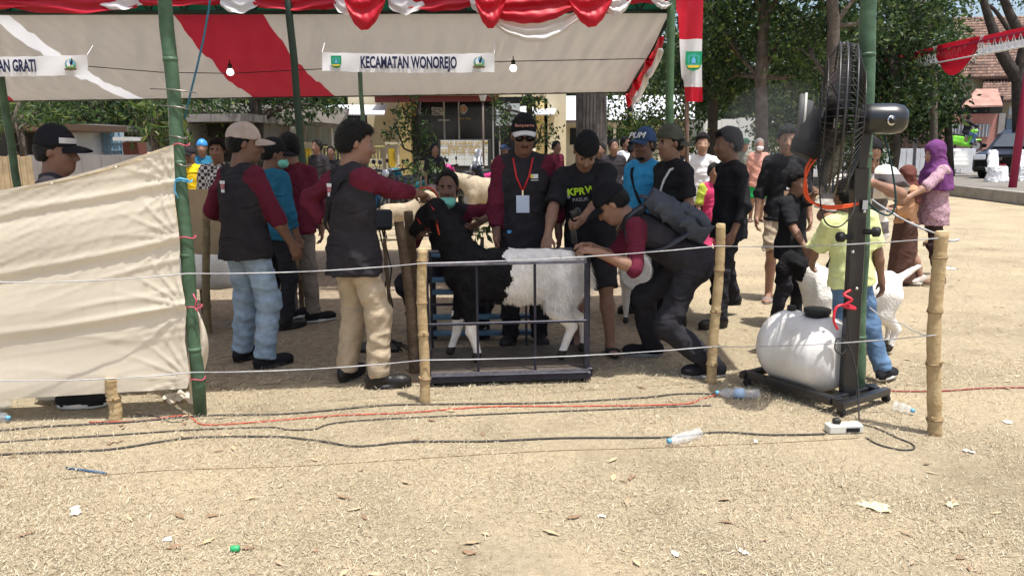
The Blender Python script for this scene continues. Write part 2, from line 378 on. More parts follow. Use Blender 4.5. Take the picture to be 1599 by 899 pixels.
def add_hand(S, wr, hd, pn, side, s, curl=(25, 35), m=0, spread=1.0):
    """palm, four fingers, thumb; hd hand direction, pn palm normal"""
    hd = nrm(hd); pn = nrm(np.asarray(pn, float)-hd*np.dot(pn, hd)); la = np.cross(hd, pn)*side    # la points to the thumb side
    Rm = np.stack([la, hd, pn], 1)
    pc = wr+hd*0.048*s; S.ell(pc, (0.041*s, 0.056*s, 0.017*s), Rm, 0.012, m); S.cone(wr-hd*0.02*s, wr+hd*0.02*s, 0.025*s, 0.026*s, 0.015, m)
    for i, (o, l) in enumerate(((0.031, 0.070), (0.0105, 0.078), (-0.010, 0.073), (-0.030, 0.058))):
        b = wr+hd*(0.088 if i in (1, 2) else 0.082)*s+la*o*s
        a1 = R(curl[0]+4*i); a2 = R(curl[0]+curl[1]*1.3+6*i)
        d1 = hd*math.cos(a1)+pn*math.sin(a1)+la*0.05*(1.5-i)*spread; d2 = hd*math.cos(a2)+pn*math.sin(a2)
        k1 = b+nrm(d1)*l*0.52*s; k2 = k1+nrm(d2)*l*0.5*s
        S.cone(b-hd*0.012*s, k1, 0.0098*s, 0.0090*s, 0.004, m); S.cone(k1, k2, 0.0088*s, 0.0075*s, 0.003, m)
    tb = wr+hd*0.022*s+la*0.026*s; d = nrm(la*0.75+hd*0.75+pn*0.35); t1 = tb+d*0.042*s; t2 = t1+nrm(hd*0.9+la*0.1+pn*0.45)*0.032*s
    S.cone(tb, t1, 0.015*s, 0.011*s, 0.01, m); S.cone(t1, t2, 0.0105*s, 0.0085*s, 0.004, m)

def person(label, loc, th, H=1.68, build=1.0, lean=0, side=0, hipz=None, hipxy=(0, 0), hands=None, elbow=None, feet=None, footdir=None,
           head=(0, 0, 0), skin=None, top=None, bottom=None, shoes=None, hair=HAIR, cap=None, hijab=None, mask=None, beard=0, res=0.011,
           curl=None, palm=None, shades=False, seed=1, kneepole=None, group=None, world=True, hairlen=0, female=False, cat='person', mous=False, extra_cloth=None):
    """one figure: continuous body mesh (skin) + clothing children. Local frame: +Y forward, +X its right hand side."""
    skin = skin or SKIN; s = H/1.70; near = res < 0.015
    root = empty('person', loc, label, cat, R(th), group)
    c_, s_ = math.cos(R(th)), math.sin(R(th))
    def loc_(p):
        q = np.asarray(p, float)
        if not world: return q
        d = q-np.asarray(loc, float); return np.array([d[0]*c_+d[1]*s_, -d[0]*s_+d[1]*c_, d[2]])
    hands = hands or {}; elbow = elbow or {}; feet = feet or {}; curl = curl or {}; palm = palm or {}; footdir = footdir or {}
    hz = (hipz if hipz is not None else 0.915*s)
    hip = np.array([hipxy[0], hipxy[1], hz])
    Rt = roty(R(side))@rotx(-R(lean)); ux, uy, uz = Rt[:, 0], Rt[:, 1], Rt[:, 2]
    sh_c = hip+uz*0.475*s; neck0 = hip+uz*0.515*s
    Rh = rotz(R(head[0]))@rotx(-R(head[1]))@roty(R(head[2])); hx, hy, hzv = Rh[:, 0], Rh[:, 1], Rh[:, 2]
    neck1 = neck0+(uz*0.35+np.array([0, 0, 0.65]))*0.045*s+hy*0.012*s
    hc = neck1+hzv*0.100*s+hy*0.018*s; hs = s*1.09
    def hp(x, y, z): return hc+(hx*x+hy*y+hzv*z)*hs
    B = Shape(); bw = build*s
    # trunk
    B.loft(hip, ux, uy, uz, [(-0.10*s, 0.11*bw, 0.075*bw), (0, 0.130*bw, 0.085*bw), (0.12*s, 0.112*bw, 0.075*bw), (0.32*s, 0.130*bw, 0.082*bw), (0.42*s, 0.110*s, 0.062*s), (0.49*s, 0.052*s, 0.052*s)], 0.03)
    B.cone(neck0-uz*0.05*s, neck1+hzv*0.03*s, 0.066*bw, 0.061*s, 0.03)
    # head
    B.ell(hp(0, -0.012, 0.033), np.array((0.073, 0.093, 0.087))*hs, Rh, 0.02); B.ell(hp(0, 0.028, -0.035), np.array((0.060, 0.066, 0.085))*hs, Rh, 0.03); B.ell(hp(0, 0.050, -0.092), np.array((0.036, 0.036, 0.028))*hs, Rh, 0.03)
    for q in (-1, 1):
        B.ell(hp(0.032*q, 0.098, 0.0), np.array((0.020, 0.018, 0.013))*hs, Rh, 0.012, 0, 's')
        B.ell(hp(0.076*q, -0.008, -0.008), np.array((0.010, 0.022, 0.031))*hs, Rh @ rotz(R(-18*q)), 0.008)
        if near and hair is not None: B.ell(hp(0.032*q, 0.090, 0.021), np.array((0.023, 0.010, 0.0055))*hs, Rh, 0.003, 1)
        B.ell(hp(0.035*q, 0.070, -0.030), np.array((0.022, 0.02, 0.018))*hs, Rh, 0.02)
    B.cone(hp(0, 0.090, 0.004), hp(0, 0.110, -0.033), 0.0085*hs, 0.0135*hs, 0.012); B.ell(hp(0, 0.096, -0.036), np.array((0.019, 0.012, 0.009))*hs, Rh, 0.008)
    B.ell(hp(0, 0.086, -0.066), np.array((0.024, 0.011, 0.0095))*hs, Rh, 0.005, 2)
    if mous: B.ell(hp(0, 0.089, -0.052), np.array((0.027, 0.011, 0.006))*hs, Rh, 0.003, 1)
    if beard: B.ell(hp(0, 0.052, -0.098), np.array((0.040, 0.037, 0.028))*hs, Rh, 0.01, 1)
    HB = []      # hands sampled finer
    # arms
    T_ = Shape() if top else None
    sl_ = top.get('sl', 0.62) if top else 0
    for nm, q in (('R', 1), ('L', -1)):
        Sj = sh_c+ux*0.168*q*(0.6+0.4*build)*s*(0.93 if female else 1)-uz*0.036*s
        tgt = hands.get(nm); tgt = loc_(tgt) if tgt is not None else hip+np.array([0.245*q*s, 0.05*s, -0.085*s])
        el = elbow.get(nm, (0.35*q, -1, -0.3)); E, Wr = ik(Sj, tgt, 0.285*s, 0.255*s, el)
        B.cone(Sj, E, 0.044*bw, 0.039*bw, 0.02); B.cone(E, E+(Wr-E)*0.3, 0.040*bw, 0.041*bw, 0.02); B.cone(E+(Wr-E)*0.3, Wr, 0.041*bw, 0.027*s, 0.02)
        hd = nrm(Wr-E); pn = palm.get(nm, (-q, 0.15, 0)); pn = np.asarray(pn, float)
        hd2 = nrm(hd*1.0+np.array([0, 0, -0.12]))
        if near:
            Hs = Shape(); Hs.cone(Wr-hd*0.045*s, Wr, 0.0285*s, 0.0262*s, 0.01); add_hand(Hs, Wr, hd2, pn, q, s, curl.get(nm, (22, 30))); HB.append(Hs)
        else:
            B.ell(Wr+hd2*0.055*s, np.array((0.038, 0.07, 0.022))*s, np.stack([np.cross(hd2, nrm(pn-hd2*np.dot(pn, hd2))), hd2, nrm(pn-hd2*np.dot(pn, hd2))], 1), 0.02)
        if T_ is not None:
            lo_ = top.get('loose', 1.0); ms = 1 if top.get('raglan') else 0
            f1 = min(sl_, 1.0); f2 = sl_-1.0
            A2 = Sj+(E-Sj)*f1
            T_.cone(sh_c+ux*0.04*q*s+uz*0.010*s, sh_c+ux*0.148*q*s-uz*0.028*s, 0.050*bw, 0.056*bw, 0.04, 0)
            if f2 > 0:
                T_.cone(Sj-ux*0.012*q*s, E, 0.060*bw*lo_, 0.053*bw*lo_, 0.035, ms); W2 = E+(Wr-E)*f2; T_.seg(E, W2, 0.055*bw*lo_, (0.052-0.012*f2)*bw*lo_, 0.02, ms)
            else: T_.cone(Sj, Sj+(A2-Sj)*0.3, 0.060*bw*lo_, 0.060*bw*lo_, 0.04, ms); T_.seg(Sj, A2, 0.062*bw*lo_, 0.066*bw*lo_*top.get('flare', 1.05), 0.03, ms)
    # legs
    Pn = Shape() if bottom else None
    for nm, q in (('R', 1), ('L', -1)):
        Hj = hip+np.array([0.080*q*s*(0.5+0.5*build), 0, -0.03*s])
        ft = feet.get(nm); ft = loc_(ft) if ft is not None else np.array([0.11*q*s, 0.0, 0.0])
        an = ft+np.array([0, -0.03*s, 0.085*s]); Kn, an = ik(Hj, an, 0.415*s, 0.40*s, (kneepole or {}).get(nm, (0.1*q, 1, 0)))
        B.cone(Hj, Kn, 0.078*bw, 0.052*bw, 0.03); B.cone(Kn, Kn+(an-Kn)*0.35+np.array([0, -0.012*s, 0]), 0.050*bw, 0.054*bw, 0.03); B.cone(Kn+(an-Kn)*0.35, an, 0.052*bw, 0.036*s, 0.03)
        fd = footdir.get(nm); fd = R(fd) if fd is not None else R(-12*q); fv = np.array([-math.sin(fd), math.cos(fd), 0]); fs = np.array([fv[1], -fv[0], 0]); g = np.array([an[0], an[1], max(an[2]-0.085*s, 0)])
        up = np.array([0, 0, 1.0]); tilt = 0
        B.cone(g+up*0.045*s-fv*0.035*s, g+fv*0.10*s+up*0.033*s, 0.036*s, 0.028*s, 0.03); B.ell(g+fv*0.15*s+up*0.022*s, np.array((0.042, 0.055, 0.02))*s, np.stack([fs, fv, up], 1), 0.02)
        Rf = np.stack([fs, fv, up], 1)
        if shoes and shoes[0] == 'shoe':
            Sh = Shape(); sm, solem = shoes[1], shoes[2]
            Sh.ell(g+fv*0.13*s+up*0.045*s, np.array((0.052, 0.085, 0.045))*s, Rf, 0.03); Sh.ell(g-fv*0.02*s+up*0.055*s, np.array((0.044, 0.07, 0.06))*s, Rf, 0.04); Sh.cone(g+fv*0.02*s+up*0.07*s, an+up*0.01, 0.045*s, 0.047*s, 0.03)
            Sh.loft(g+fv*0.065*s, fs, fv, up, [(0.0, 0.051*s, 0.150*s), (0.024*s, 0.053*s, 0.152*s)], 0.002, 1)
            Sh.half(g+up*0.001, -up, g-0.3, g+0.3)
            Sh.build('shoe', [sm, solem], root, max(res*0.95, 0.010))
        elif shoes and shoes[0] == 'sandal':
            Sd = Shape(); Sd.loft(g+fv*0.065*s, fs, fv, up, [(0.0, 0.050*s, 0.145*s), (0.02*s, 0.050*s, 0.145*s)], 0.002, 0); Sd.cone(g+fv*0.13*s+fs*0.045*s+up*0.02, g+fv*0.13*s-fs*0.045*s+up*0.02, 0.012, 0.012, 0.01); Sd.ell(g+fv*0.12*s+up*0.04*s, np.array((0.05, 0.022, 0.018))*s, Rf, 0.01)
            Sd.build('sandal', [shoes[1]], root, max(res*0.8, 0.008))
        if Pn is not None and bottom['kind'] != 'skirt':
            w = bottom.get('w', 1.0); Pn.cone(Hj, Kn, 0.083*bw*min(w, 1.05), 0.071*bw*w, 0.04) if bottom['kind'] == 'trousers' else Pn.seg(Hj, Hj+(Kn-Hj)*bottom.get('len', 0.95), 0.090*bw*w, 0.094*bw*w, 0.04)
            if bottom['kind'] == 'trousers':
                Pn.seg(Kn, an+(Kn-an)*0.02-np.array([0, 0, 0.015]), 0.072*bw*w, 0.060*s*w*bottom.get('cuff', 1), 0.03)
                Pn.ell(Kn, np.array((0.072, 0.072, 0.08))*bw*w, None, 0.03)
    mats = [skin, hair or HAIR, LIP]
    V, Fs, Mi = B.arrays(res*1.06, None, 1)
    for Hs in HB:
        v2, f2_, m2 = Hs.arrays(0.0064, None, 1); Fs = np.concatenate([Fs, f2_+len(V)]); V = np.concatenate([V, v2]); Mi = np.concatenate([Mi, m2])
    body = meshobj('body', V, Fs, mats, root, Mi)
    # eyes
    if near and not shades:
        for q in (-1, 1):
            e = MB(); e.lathe(hp(0.032*q, 0.073, 0.0)-hy*0.011*hs, hy, [(0, 0.004*hs), (0.004*hs, 0.009*hs), (0.011*hs, 0.0115*hs), (0.016*hs, 0.0102*hs)], 10, 0); e.lathe(hp(0.032*q, 0.073, 0.0)+hy*0.005*hs, hy, [(0, 0.0075*hs), (0.0045*hs, 0.005*hs), (0.006*hs, 0.001)], 10, 1)
            e.build('eye', [EYEW, EYED], root, True)
    if Pn is not None:
        if bottom['kind'] == 'skirt':
            b0 = bottom.get('r0', 0.15); b1 = bottom.get('r1', 0.24); Pn.loft((hip[0], hip[1], 0.03), (1, 0, 0), (0, 1, 0), (0, 0, 1), [(0, b1*s, b1*0.85*s), (hz*0.6, b1*0.82*s, b1*0.7*s), (hz+0.10*s, b0*s, b0*0.75*s)], 0.02)
            Pn.build(bottom.get('name', 'skirt'), [bottom['m']], root, max(res, 0.012), folds(seed+9, 0.012, 0.08, 34))
        else:
            Pn.loft(hip, ux*0.5+np.array([0.5, 0, 0]), (uy+np.array([0, 1, 0]))/2, (uz+np.array([0, 0, 1]))/2, [(-0.12*s, 0.13*bw, 0.108*bw), (-0.04*s, 0.152*bw, 0.115*bw), (0.04*s, 0.140*bw, 0.100*bw), (0.09*s, 0.130*bw, 0.092*bw)], 0.04)
            Pn.build(bottom['kind'], [bottom['m']], root, max(res, 0.010), folds(seed+5, bottom.get('fold', 0.0085), 1.2, 50))
    if T_ is not None:
        hem = top.get('hem', -0.10); fr = top.get('fr', 1.0)
        T_.loft(hip, ux, uy, uz, [(hem*s, 0.185*bw*fr, 0.153*bw*fr), (0, 0.180*bw*fr, 0.147*bw*fr), (0.12*s, 0.160*bw*fr, 0.124*bw*fr), (0.30*s, 0.178*bw, 0.128*bw), (0.40*s, 0.160*bw, 0.110*bw), (0.445*s, 0.110*bw, 0.092*bw), (0.48*s, 0.072*bw, 0.076*bw), (0.512*s, 0.064*s, 0.066*s)], 0.03, 0)
        T_.build('shirt', [top['m'], top.get('raglan') or top['m']], root, max(res, 0.010), folds(seed, top.get('fold', 0.0075), 0.8, 46))
    if extra_cloth: extra_cloth(root, dict(hip=hip, ux=ux, uy=uy, uz=uz, s=s, bw=bw, hp=hp, hx=hx, hy=hy, hz=hzv, sh=sh_c, Rh=Rh, hc=hc, neck0=neck0, loc=loc_))
    # head cover
    bl, bh = hc-0.3, hc+0.3
    if hijab is not None:
        Hj_ = Shape(); Hj_.ell(hp(0, -0.014, 0.030), np.array((0.092, 0.112, 0.108))*hs, Rh, 0.03); Hj_.ell(hp(0, 0.0, -0.07), np.array((0.088, 0.095, 0.11))*hs, Rh, 0.05)
        Hj_.loft(neck0+uz*0.06*s, ux, uy, -uz, [(0, 0.075*s, 0.085*s), (0.07*s, 0.145*s, 0.12*s), (0.14*s, 0.215*s, 0.155*s), (hijab.get('len', 0.34)*s, 0.235*s, 0.185*s)], 0.06)
        Hj_.ell(hp(0, 0.115, -0.022), np.array((0.058, 0.065, 0.085))*hs, Rh, 0.012, 0, 's')
        Hj_.build('hijab', [hijab['m']], root, max(res, 0.010), folds(seed+3, 0.007, 0.35, 30))
    else:
        if hair is not None:
            Hr = Shape(); hl = 0.004*hairlen+max(0, res-0.012)*0.9; Hr.ell(hp(0, -0.016, 0.036), np.array((0.081+hl*0.6, 0.100+hl*0.6, 0.095+hl))*hs, Rh, 0.01); Hr.ell(hp(0, -0.045, -0.01), np.array((0.076, 0.070, 0.075))*hs, Rh, 0.03)
            Hr.half(hp(0, 0.052, 0.058), (hy*0.80-hzv*0.60), bl, bh, 0.006); Hr.half(hp(0, 0, -0.062), -hzv, bl, bh, 0.006)
            Hr.half(hp(0, 0.030, -0.01), (hy*0.97-hzv*0.25), bl, bh, 0.006)
            if hairlen: Hr.ell(hp(0.01, 0.052, 0.084), np.array((0.054, 0.034, 0.028))*hs, Rh, 0.025); None
            if cap is None:
                hv, hf, hm_ = Hr.arrays(max(res*0.75, 0.008), folds(seed+2, 0.0035, 0.5, 110), 0)
                if near: hv, hf, hm_ = strands(hv, hf, hm_, 1300, 0.009+0.005*hairlen, hc, hy, seed)
                meshobj('hair', hv, hf, [hair], root, hm_)
            elif near:
                Hr.half(hp(0, 0, 0.03), hzv, bl, bh, 0.004); Hr.build('hair', [hair], root, max(res*0.75, 0.008), folds(seed+2, 0.003, 0.5, 75), 0)
        if cap:
            cy = R(cap.get('yaw', 0)); Rc = Rh@rotz(cy)@rotx(R(cap.get('tilt', 6)))
            def cp(x, y, z): return hc+(Rc@np.array([x, y, z]))*hs
            K = Shape(); K.ell(cp(0, -0.012, 0.036), np.array((0.0855, 0.1065, 0.102+cap.get('tall', 0)))*hs, Rc, 0.01, 0); K.half(cp(0, 0, 0.026), -Rc[:, 2], bl, bh, 0.004)
            K.build('cap', [cap['m']], root, max(res*0.8, 0.008), folds(seed+4, 0.002, 0.6, 40))
            if cap.get('brim', True):
                Br = MB(); w = 0.078*s; L = cap.get('blen', 0.085)*hs
                def brim(u, v):
                    a = (u-0.5)*2; y0 = 0.060+0.026*(1-a*a); x = a*0.080; ext = (1-abs(a)**3.2)**0.5 if abs(a) < 1 else 0
                    return cp(x*(1-0.12*v), y0+v*(L/hs)*ext*1.15, 0.041-0.018*a*a-0.022*v*v-0.004)
                Br.grid(brim, 14, 5); Br.grid(lambda u, v: brim(u, v)-Rc[:, 2]*0.006*s, 14, 5)
                Br.build('brim', [cap.get('bm', cap['m'])], root, True)
            if cap.get('band'):
                bd = MB(); bd.grid(lambda u, v: cp(0.088*math.sin((u-0.5)*2.0), -0.012+0.109*math.cos((u-0.5)*2.0), 0.045+0.03*v), 12, 1); bd.build('front_panel', [cap['band']], root, True)
            if cap.get('text'):
                t, sz, tm = cap['text']; zz = 0.068
                o = hc+(Rc@np.array([0, 0.0985-0.012, zz]))*hs+Rc[:, 1]*0.012
                text('cap_lettering', t, o, -Rc[:, 0], Rc[:, 2]*0.85-Rc[:, 1]*0.5, sz, tm, root, ext=0.004)
    if mask is not None:
        Mk = Shape(); mz = -0.055 if mask.get('up', True) else -0.105
        Mk.ell(hp(0, 0.055, mz), np.array((0.064, 0.068, 0.050))*hs, Rh, 0.01); Mk.half(hp(0, 0.02, 0), -hy, bl, bh, 0.004); Mk.build('face_mask', [mask['m']], root, 0.008, folds(seed, 0.002, 3, 60))
    if shades:
        g_ = MB()
        for q in (-1, 1):
            g_.prism([(0.030*math.cos(a)*hs, 0.021*math.sin(a)*hs) for a in np.linspace(0, 2*math.pi, 12, endpoint=False)], hx, hzv, hy, hp(0.034*q, 0.096, 0.002), 0.005*s)
            g_.tube([hp(0.064*q, 0.096, 0.008), hp(0.080*q, 0.02, 0.010), hp(0.082*q, -0.01, 0.004)], 0.0032*s, 5)
        g_.tube([hp(-0.01, 0.103, 0.006), hp(0.01, 0.103, 0.006)], 0.003*s, 5); g_.build('sunglasses', [mat('dark_lens', (0.01, 0.01, 0.012), 0.15, spec=0.5)], root, True)
    return root

def print_patch(root, d, body, up, size, m, back=False, off=0.148, lat=0.0, name='print', sx=1.0, bold=0.0):
    """flat lettering lying on the chest or back"""
    sg = -1 if back else 1
    o = d['hip']+d['uz']*up*d['s']+d['uy']*sg*off*d['bw']+d['ux']*lat
    return text(name, body, o, d['ux']*(-1 if not back else 1)*1.0, d['uz'], size, m, root, ext=0.002, sx=sx, bold=bold)

# ------------------------------------------------------------ goats and sheep
HOOF = mat('hoof', (0.03, 0.025, 0.02), 0.6)
def wool(name, c, c2): return mat(name, c, 0.95, noise=(18, 0.2), bump=(70, 0.55), c2=c2, spec=0.1)
WHITEWOOL = wool('white_goat_hair', (0.78, 0.73, 0.66), (0.90, 0.87, 0.82)); BLACKWOOL = wool('black_goat_hair', (0.008, 0.008, 0.009), (0.02, 0.019, 0.02)); CREAMWOOL = wool('cream_goat_hair', (0.36, 0.29, 0.20), (0.46, 0.39, 0.29))
def goat(label, loc, th, L=0.8, Hs=0.72, front=BLACKWOOL, rear=WHITEWOOL, legm=WHITEWOOL, split=0.05, headpos=None, headdir=None, hairs=0, res=0.012, tailup=False, seed=3, step=0.0, headm=None):
    """+Y is where it faces; L trunk length, Hs height at the withers"""
    root = empty('goat', loc, label, 'goat', R(th)); s = Hs/0.72; hl = L/2
    B = Shape(); zt = Hs-0.16*s
    sts = [(-hl, 0.05*s, 0.07*s, 0, 0.03*s), (-hl+0.06*s, 0.115*s, 0.14*s, 0, 0.01), (-hl*0.45, 0.135*s, 0.165*s, 0, 0.0), (0.0, 0.145*s, 0.175*s, 0, -0.01*s), (hl*0.55, 0.13*s, 0.17*s, 0, 0.0), (hl-0.05*s, 0.10*s, 0.14*s, 0, 0.02*s), (hl+0.02*s, 0.06*s, 0.09*s, 0, 0.04*s)]
    ax = np.array([1.0, 0, 0]); az = np.array([0, 1.0, 0]); ay = np.array([0, 0, 1.0])
    B.loft((0, 0, zt), ax, ay, az, [q for q in sts if q[0] <= split]+[(split, 0.143*s, 0.172*s)], 0.02, 1)
    B.loft((0, 0, zt), ax, ay, az, [(split-0.001, 0.143*s, 0.172*s)]+[q for q in sts if q[0] > split], 0.01, 0)
    hd = np.asarray(headpos if headpos is not None else (0, hl+0.22*s, Hs+0.16*s), float); dv = nrm(headdir if headdir is not None else (0, 1, -0.45))
    nb = np.array([0, hl-0.10*s, zt+0.06*s]); poll = hd-dv*0.05*s+np.array([0, 0, 0.01])
    B.cone(nb, (nb+poll)/2+np.array([0, 0.0, 0.01]), 0.135*s, 0.092*s, 0.07, 0); B.cone((nb+poll)/2, poll, 0.092*s, 0.066*s, 0.05, 0 if headm is None else 3)
    x, y, z = frame(dv); 
    sx = nrm(np.cross(dv, (0, 0, 1))); uz = np.cross(sx, dv); hm = 0 if headm is None else 3
    B.cone(hd-dv*0.04*s, hd+dv*0.05*s, 0.066*s, 0.055*s, 0.03, hm); B.cone(hd+dv*0.05*s, hd+dv*0.155*s-uz*0.005, 0.052*s, 0.034*s, 0.03, hm); B.ell(hd+dv*0.03*s+uz*0.045*s, np.array((0.04, 0.05, 0.03))*s, np.stack([sx, dv, uz], 1), 0.03, hm)
    for q in (-1, 1):
        e0 = hd-dv*0.03*s+sx*0.055*q*s+uz*0.03*s; e1 = e0+sx*0.06*q*s-uz*0.10*s-dv*0.01
        B.cone(e0, (e0+e1)/2, 0.016*s, 0.024*s, 0.01, hm); B.cone((e0+e1)/2, e1, 0.024*s, 0.010*s, 0.01, hm)
    lp = []
    for fy, fr in ((hl-0.10*s, 1), (-hl+0.10*s, 0)):
        for q in (-1, 1):
            dx = 0.085*q*s; st = step*q*(1 if fr else -1)
            top = np.array([dx, fy, zt-0.04*s]); foot = np.array([dx, fy+st+(0.02 if fr else -0.03)*s, 0.03])
            if fr:
                kn = np.array([dx, fy+st*0.5+0.02*s, Hs*0.30]); B.cone(top, kn+np.array([0, 0, 0.06*s]), 0.078*s, 0.036*s, 0.03, 0 if legm is BLACKWOOL else 0)
                B.cone(kn+np.array([0, 0, 0.09*s]), kn, 0.036*s, 0.033*s, 0.015, 2); B.cone(kn, foot+np.array([0, 0, 0.04]), 0.031*s, 0.023*s, 0.015, 2)
            else:
                st_ = np.array([dx, fy+0.07*s, Hs*0.50]); hk = np.array([dx, fy-0.085*s+st*0.6, Hs*0.315]); ft = np.array([dx, fy-0.055*s+st, 0.03]); foot = ft
                B.cone(top+np.array([0, 0.02, 0]), st_, 0.105*s, 0.072*s, 0.05, 1); B.cone(st_, hk, 0.066*s, 0.034*s, 0.03, 1 if legm is WHITEWOOL else 2); B.cone(hk, ft+np.array([0, 0, 0.04]), 0.031*s, 0.023*s, 0.015, 2)
            B.cone(foot+np.array([0, 0, 0.035]), foot+np.array([0, 0.012, 0.012]), 0.026*s, 0.029*s, 0.008, 4)
    t0 = np.array([0, -hl+0.0, zt+0.09*s]); t1 = t0+(np.array([0, -0.17, 0.10]) if tailup else np.array([0, -0.05, -0.14]))*s
    B.cone(t0, t1, 0.034*s, 0.022*s, 0.03, 1)
    V, Fs, Mi = B.arrays(res, folds(seed, 0.004, 0.6, 60), 1)
    mats = [front, rear, legm, headm or front, HOOF]
    fc = V[Fs].mean(1); tm = ((Mi == 0) | (Mi == 1)) & (np.abs(fc[:, 1]-split) < 0.09) & (fc[:, 2] > Hs*0.5); lim = split+0.022*np.sin(fc[:, 2]*21+fc[:, 0]*13)+0.014*np.sin(fc[:, 2]*63+1)+RNG.normal(0, 0.006, len(fc)); Mi = np.where(tm, np.where(fc[:, 1] < lim, 1, 0), Mi)
    meshobj('body', V, Fs, mats, root, Mi)
    for q in (-1, 1):
        e = MB(); e.lathe(hd+dv*0.035*s+sx*0.045*q*s+uz*0.022*s, sx*q, [(0, 0.011*s), (0.006*s, 0.009*s), (0.010*s, 0.003*s)], 8); e.build('eye', [EYED], root, True)
    if hairs:
        r = np.random.default_rng(seed); sel = np.nonzero(((Mi == 1) | (Mi == 0)) & (V[Fs[:, 0], 2] > Hs*0.47))[0]; a = V[Fs[:, 0]]; b = V[Fs[:, 1]]; c = V[Fs[:, 3]]; nn = np.cross(b-a, c-a); nn /= np.linalg.norm(nn, axis=1)[:, None]+1e-9
        w = np.where(Mi[sel] == 1, np.where(V[Fs[sel, 0], 1] < -hl*0.25, 3.0, 1.2), 0.5); pick = r.choice(sel, hairs, p=w/w.sum())
        p0 = a[pick]+r.random((hairs, 1))*(b-a)[pick]+r.random((hairs, 1))*(c-a)[pick]; n_ = nn[pick]
        rearw = np.clip((-p0[:, 1]-hl*0.1)/(hl*0.8), 0, 1); ln = (0.012+0.060*rearw**1.5*r.random(hairs)+0.010*r.random(hairs))*s
        gdir = np.stack([r.normal(0, 0.25, hairs), -0.45+r.normal(0, 0.25, hairs), -0.95+0*rearw], 1); dr = n_*0.30+gdir; dr /= np.linalg.norm(dr, axis=1)[:, None]
        sd = np.cross(dr, n_); sd /= np.linalg.norm(sd, axis=1)[:, None]+1e-9; wd = 0.0016
        mid = p0+dr*ln[:, None]*0.5+n_*0.006; dr2 = dr+np.array([0, 0, -0.7]); dr2 /= np.linalg.norm(dr2, axis=1)[:, None]; tip = mid+dr2*ln[:, None]*0.55
        HV = np.stack([p0-sd*wd, p0+sd*wd, mid+sd*wd*0.8, tip, mid-sd*wd*0.8], 1).reshape(-1, 3); k = np.arange(hairs)*5
        q1 = np.stack([k, k+1, k+2, k+4], 1); q2 = np.stack([k+4, k+2, k+3, k+3], 1)
        tri = np.concatenate([np.stack([k, k+1, k+2], 1), np.stack([k, k+2, k+4], 1), np.stack([k+4, k+2, k+3], 1)])
        o = meshobj('fleece', HV, tri, [front, rear], root, np.tile((Mi[pick] == 1).astype('i4'), 3)); o['kind'] = 'stuff'
    return root
# ------------------------------------------------------------ ground
def ground_mat():
    M = bpy.data.materials.new('dry_ground'); M.use_nodes = True; t = M.node_tree; N = t.nodes; L = t.links; b = N['Principled BSDF']
    tc = N.new('ShaderNodeTexCoord')
    def noise(sc, det=6, rough=0.65, vec=None):
        n = N.new('ShaderNodeTexNoise'); n.inputs['Scale'].default_value = sc; n.inputs['Detail'].default_value = det; n.inputs['Roughness'].default_value = rough; L.new(vec or tc.outputs['Object'], n.inputs['Vector']); return n
    def ramp(src, els):
        r = N.new('ShaderNodeValToRGB'); e = r.color_ramp.elements
        while len(e) < len(els): e.new(0.5)
        for q, (p, c) in zip(e, els): q.position = p; q.color = (*c, 1)
        L.new(src, r.inputs['Fac']); return r
    n1 = noise(26, 8, 0.72); r1 = ramp(n1.outputs['Fac'], [(0.28, (0.285, 0.235, 0.16)), (0.45, (0.39, 0.328, 0.225)), (0.60, (0.45, 0.38, 0.265)), (0.78, (0.505, 0.44, 0.315))])
    n2 = noise(1.1, 7, 0.68); r2 = ramp(n2.outputs['Fac'], [(0.33, (0.72, 0.70, 0.68)), (0.48, (0.96, 0.95, 0.94)), (0.66, (1.12, 1.09, 1.05))])
    mx = N.new('ShaderNodeMix'); mx.data_type = 'RGBA'; mx.blend_type = 'MULTIPLY'; mx.inputs[0].default_value = 1; L.new(r1.outputs[0], mx.inputs[6]); L.new(r2.outputs[0], mx.inputs[7])
    n3 = noise(150, 3, 0.6); r3 = ramp(n3.outputs['Fac'], [(0.30, (0.62, 0.60, 0.58)), (0.5, (1, 1, 1)), (0.72, (1.22, 1.2, 1.15))])
    m2 = N.new('ShaderNodeMix'); m2.data_type = 'RGBA'; m2.blend_type = 'MULTIPLY'; m2.inputs[0].default_value = 1; L.new(mx.outputs[2], m2.inputs[6]); L.new(r3.outputs[0], m2.inputs[7])
    L.new(m2.outputs[2], b.inputs['Base Color']); b.inputs['Roughness'].default_value = 0.95; b.inputs['Specular IOR Level'].default_value = 0.1
    bp = N.new('ShaderNodeBump'); bp.inputs['Strength'].default_value = 0.8; bp.inputs['Distance'].default_value = 0.03; L.new(n1.outputs['Fac'], bp.inputs['Height'])
    b2 = N.new('ShaderNodeBump'); b2.inputs['Strength'].default_value = 0.5; b2.inputs['Distance'].default_value = 0.008; L.new(n3.outputs['Fac'], b2.inputs['Height']); L.new(bp.outputs[0], b2.inputs['Normal']); L.new(b2.outputs[0], b.inputs['Normal'])
    return M
gr = MB(); gr.grid(lambda u, v: (-300+600*u, -60+560*v, 0), 12, 12); tag(gr.build('ground', ground_mat()), kind='structure')
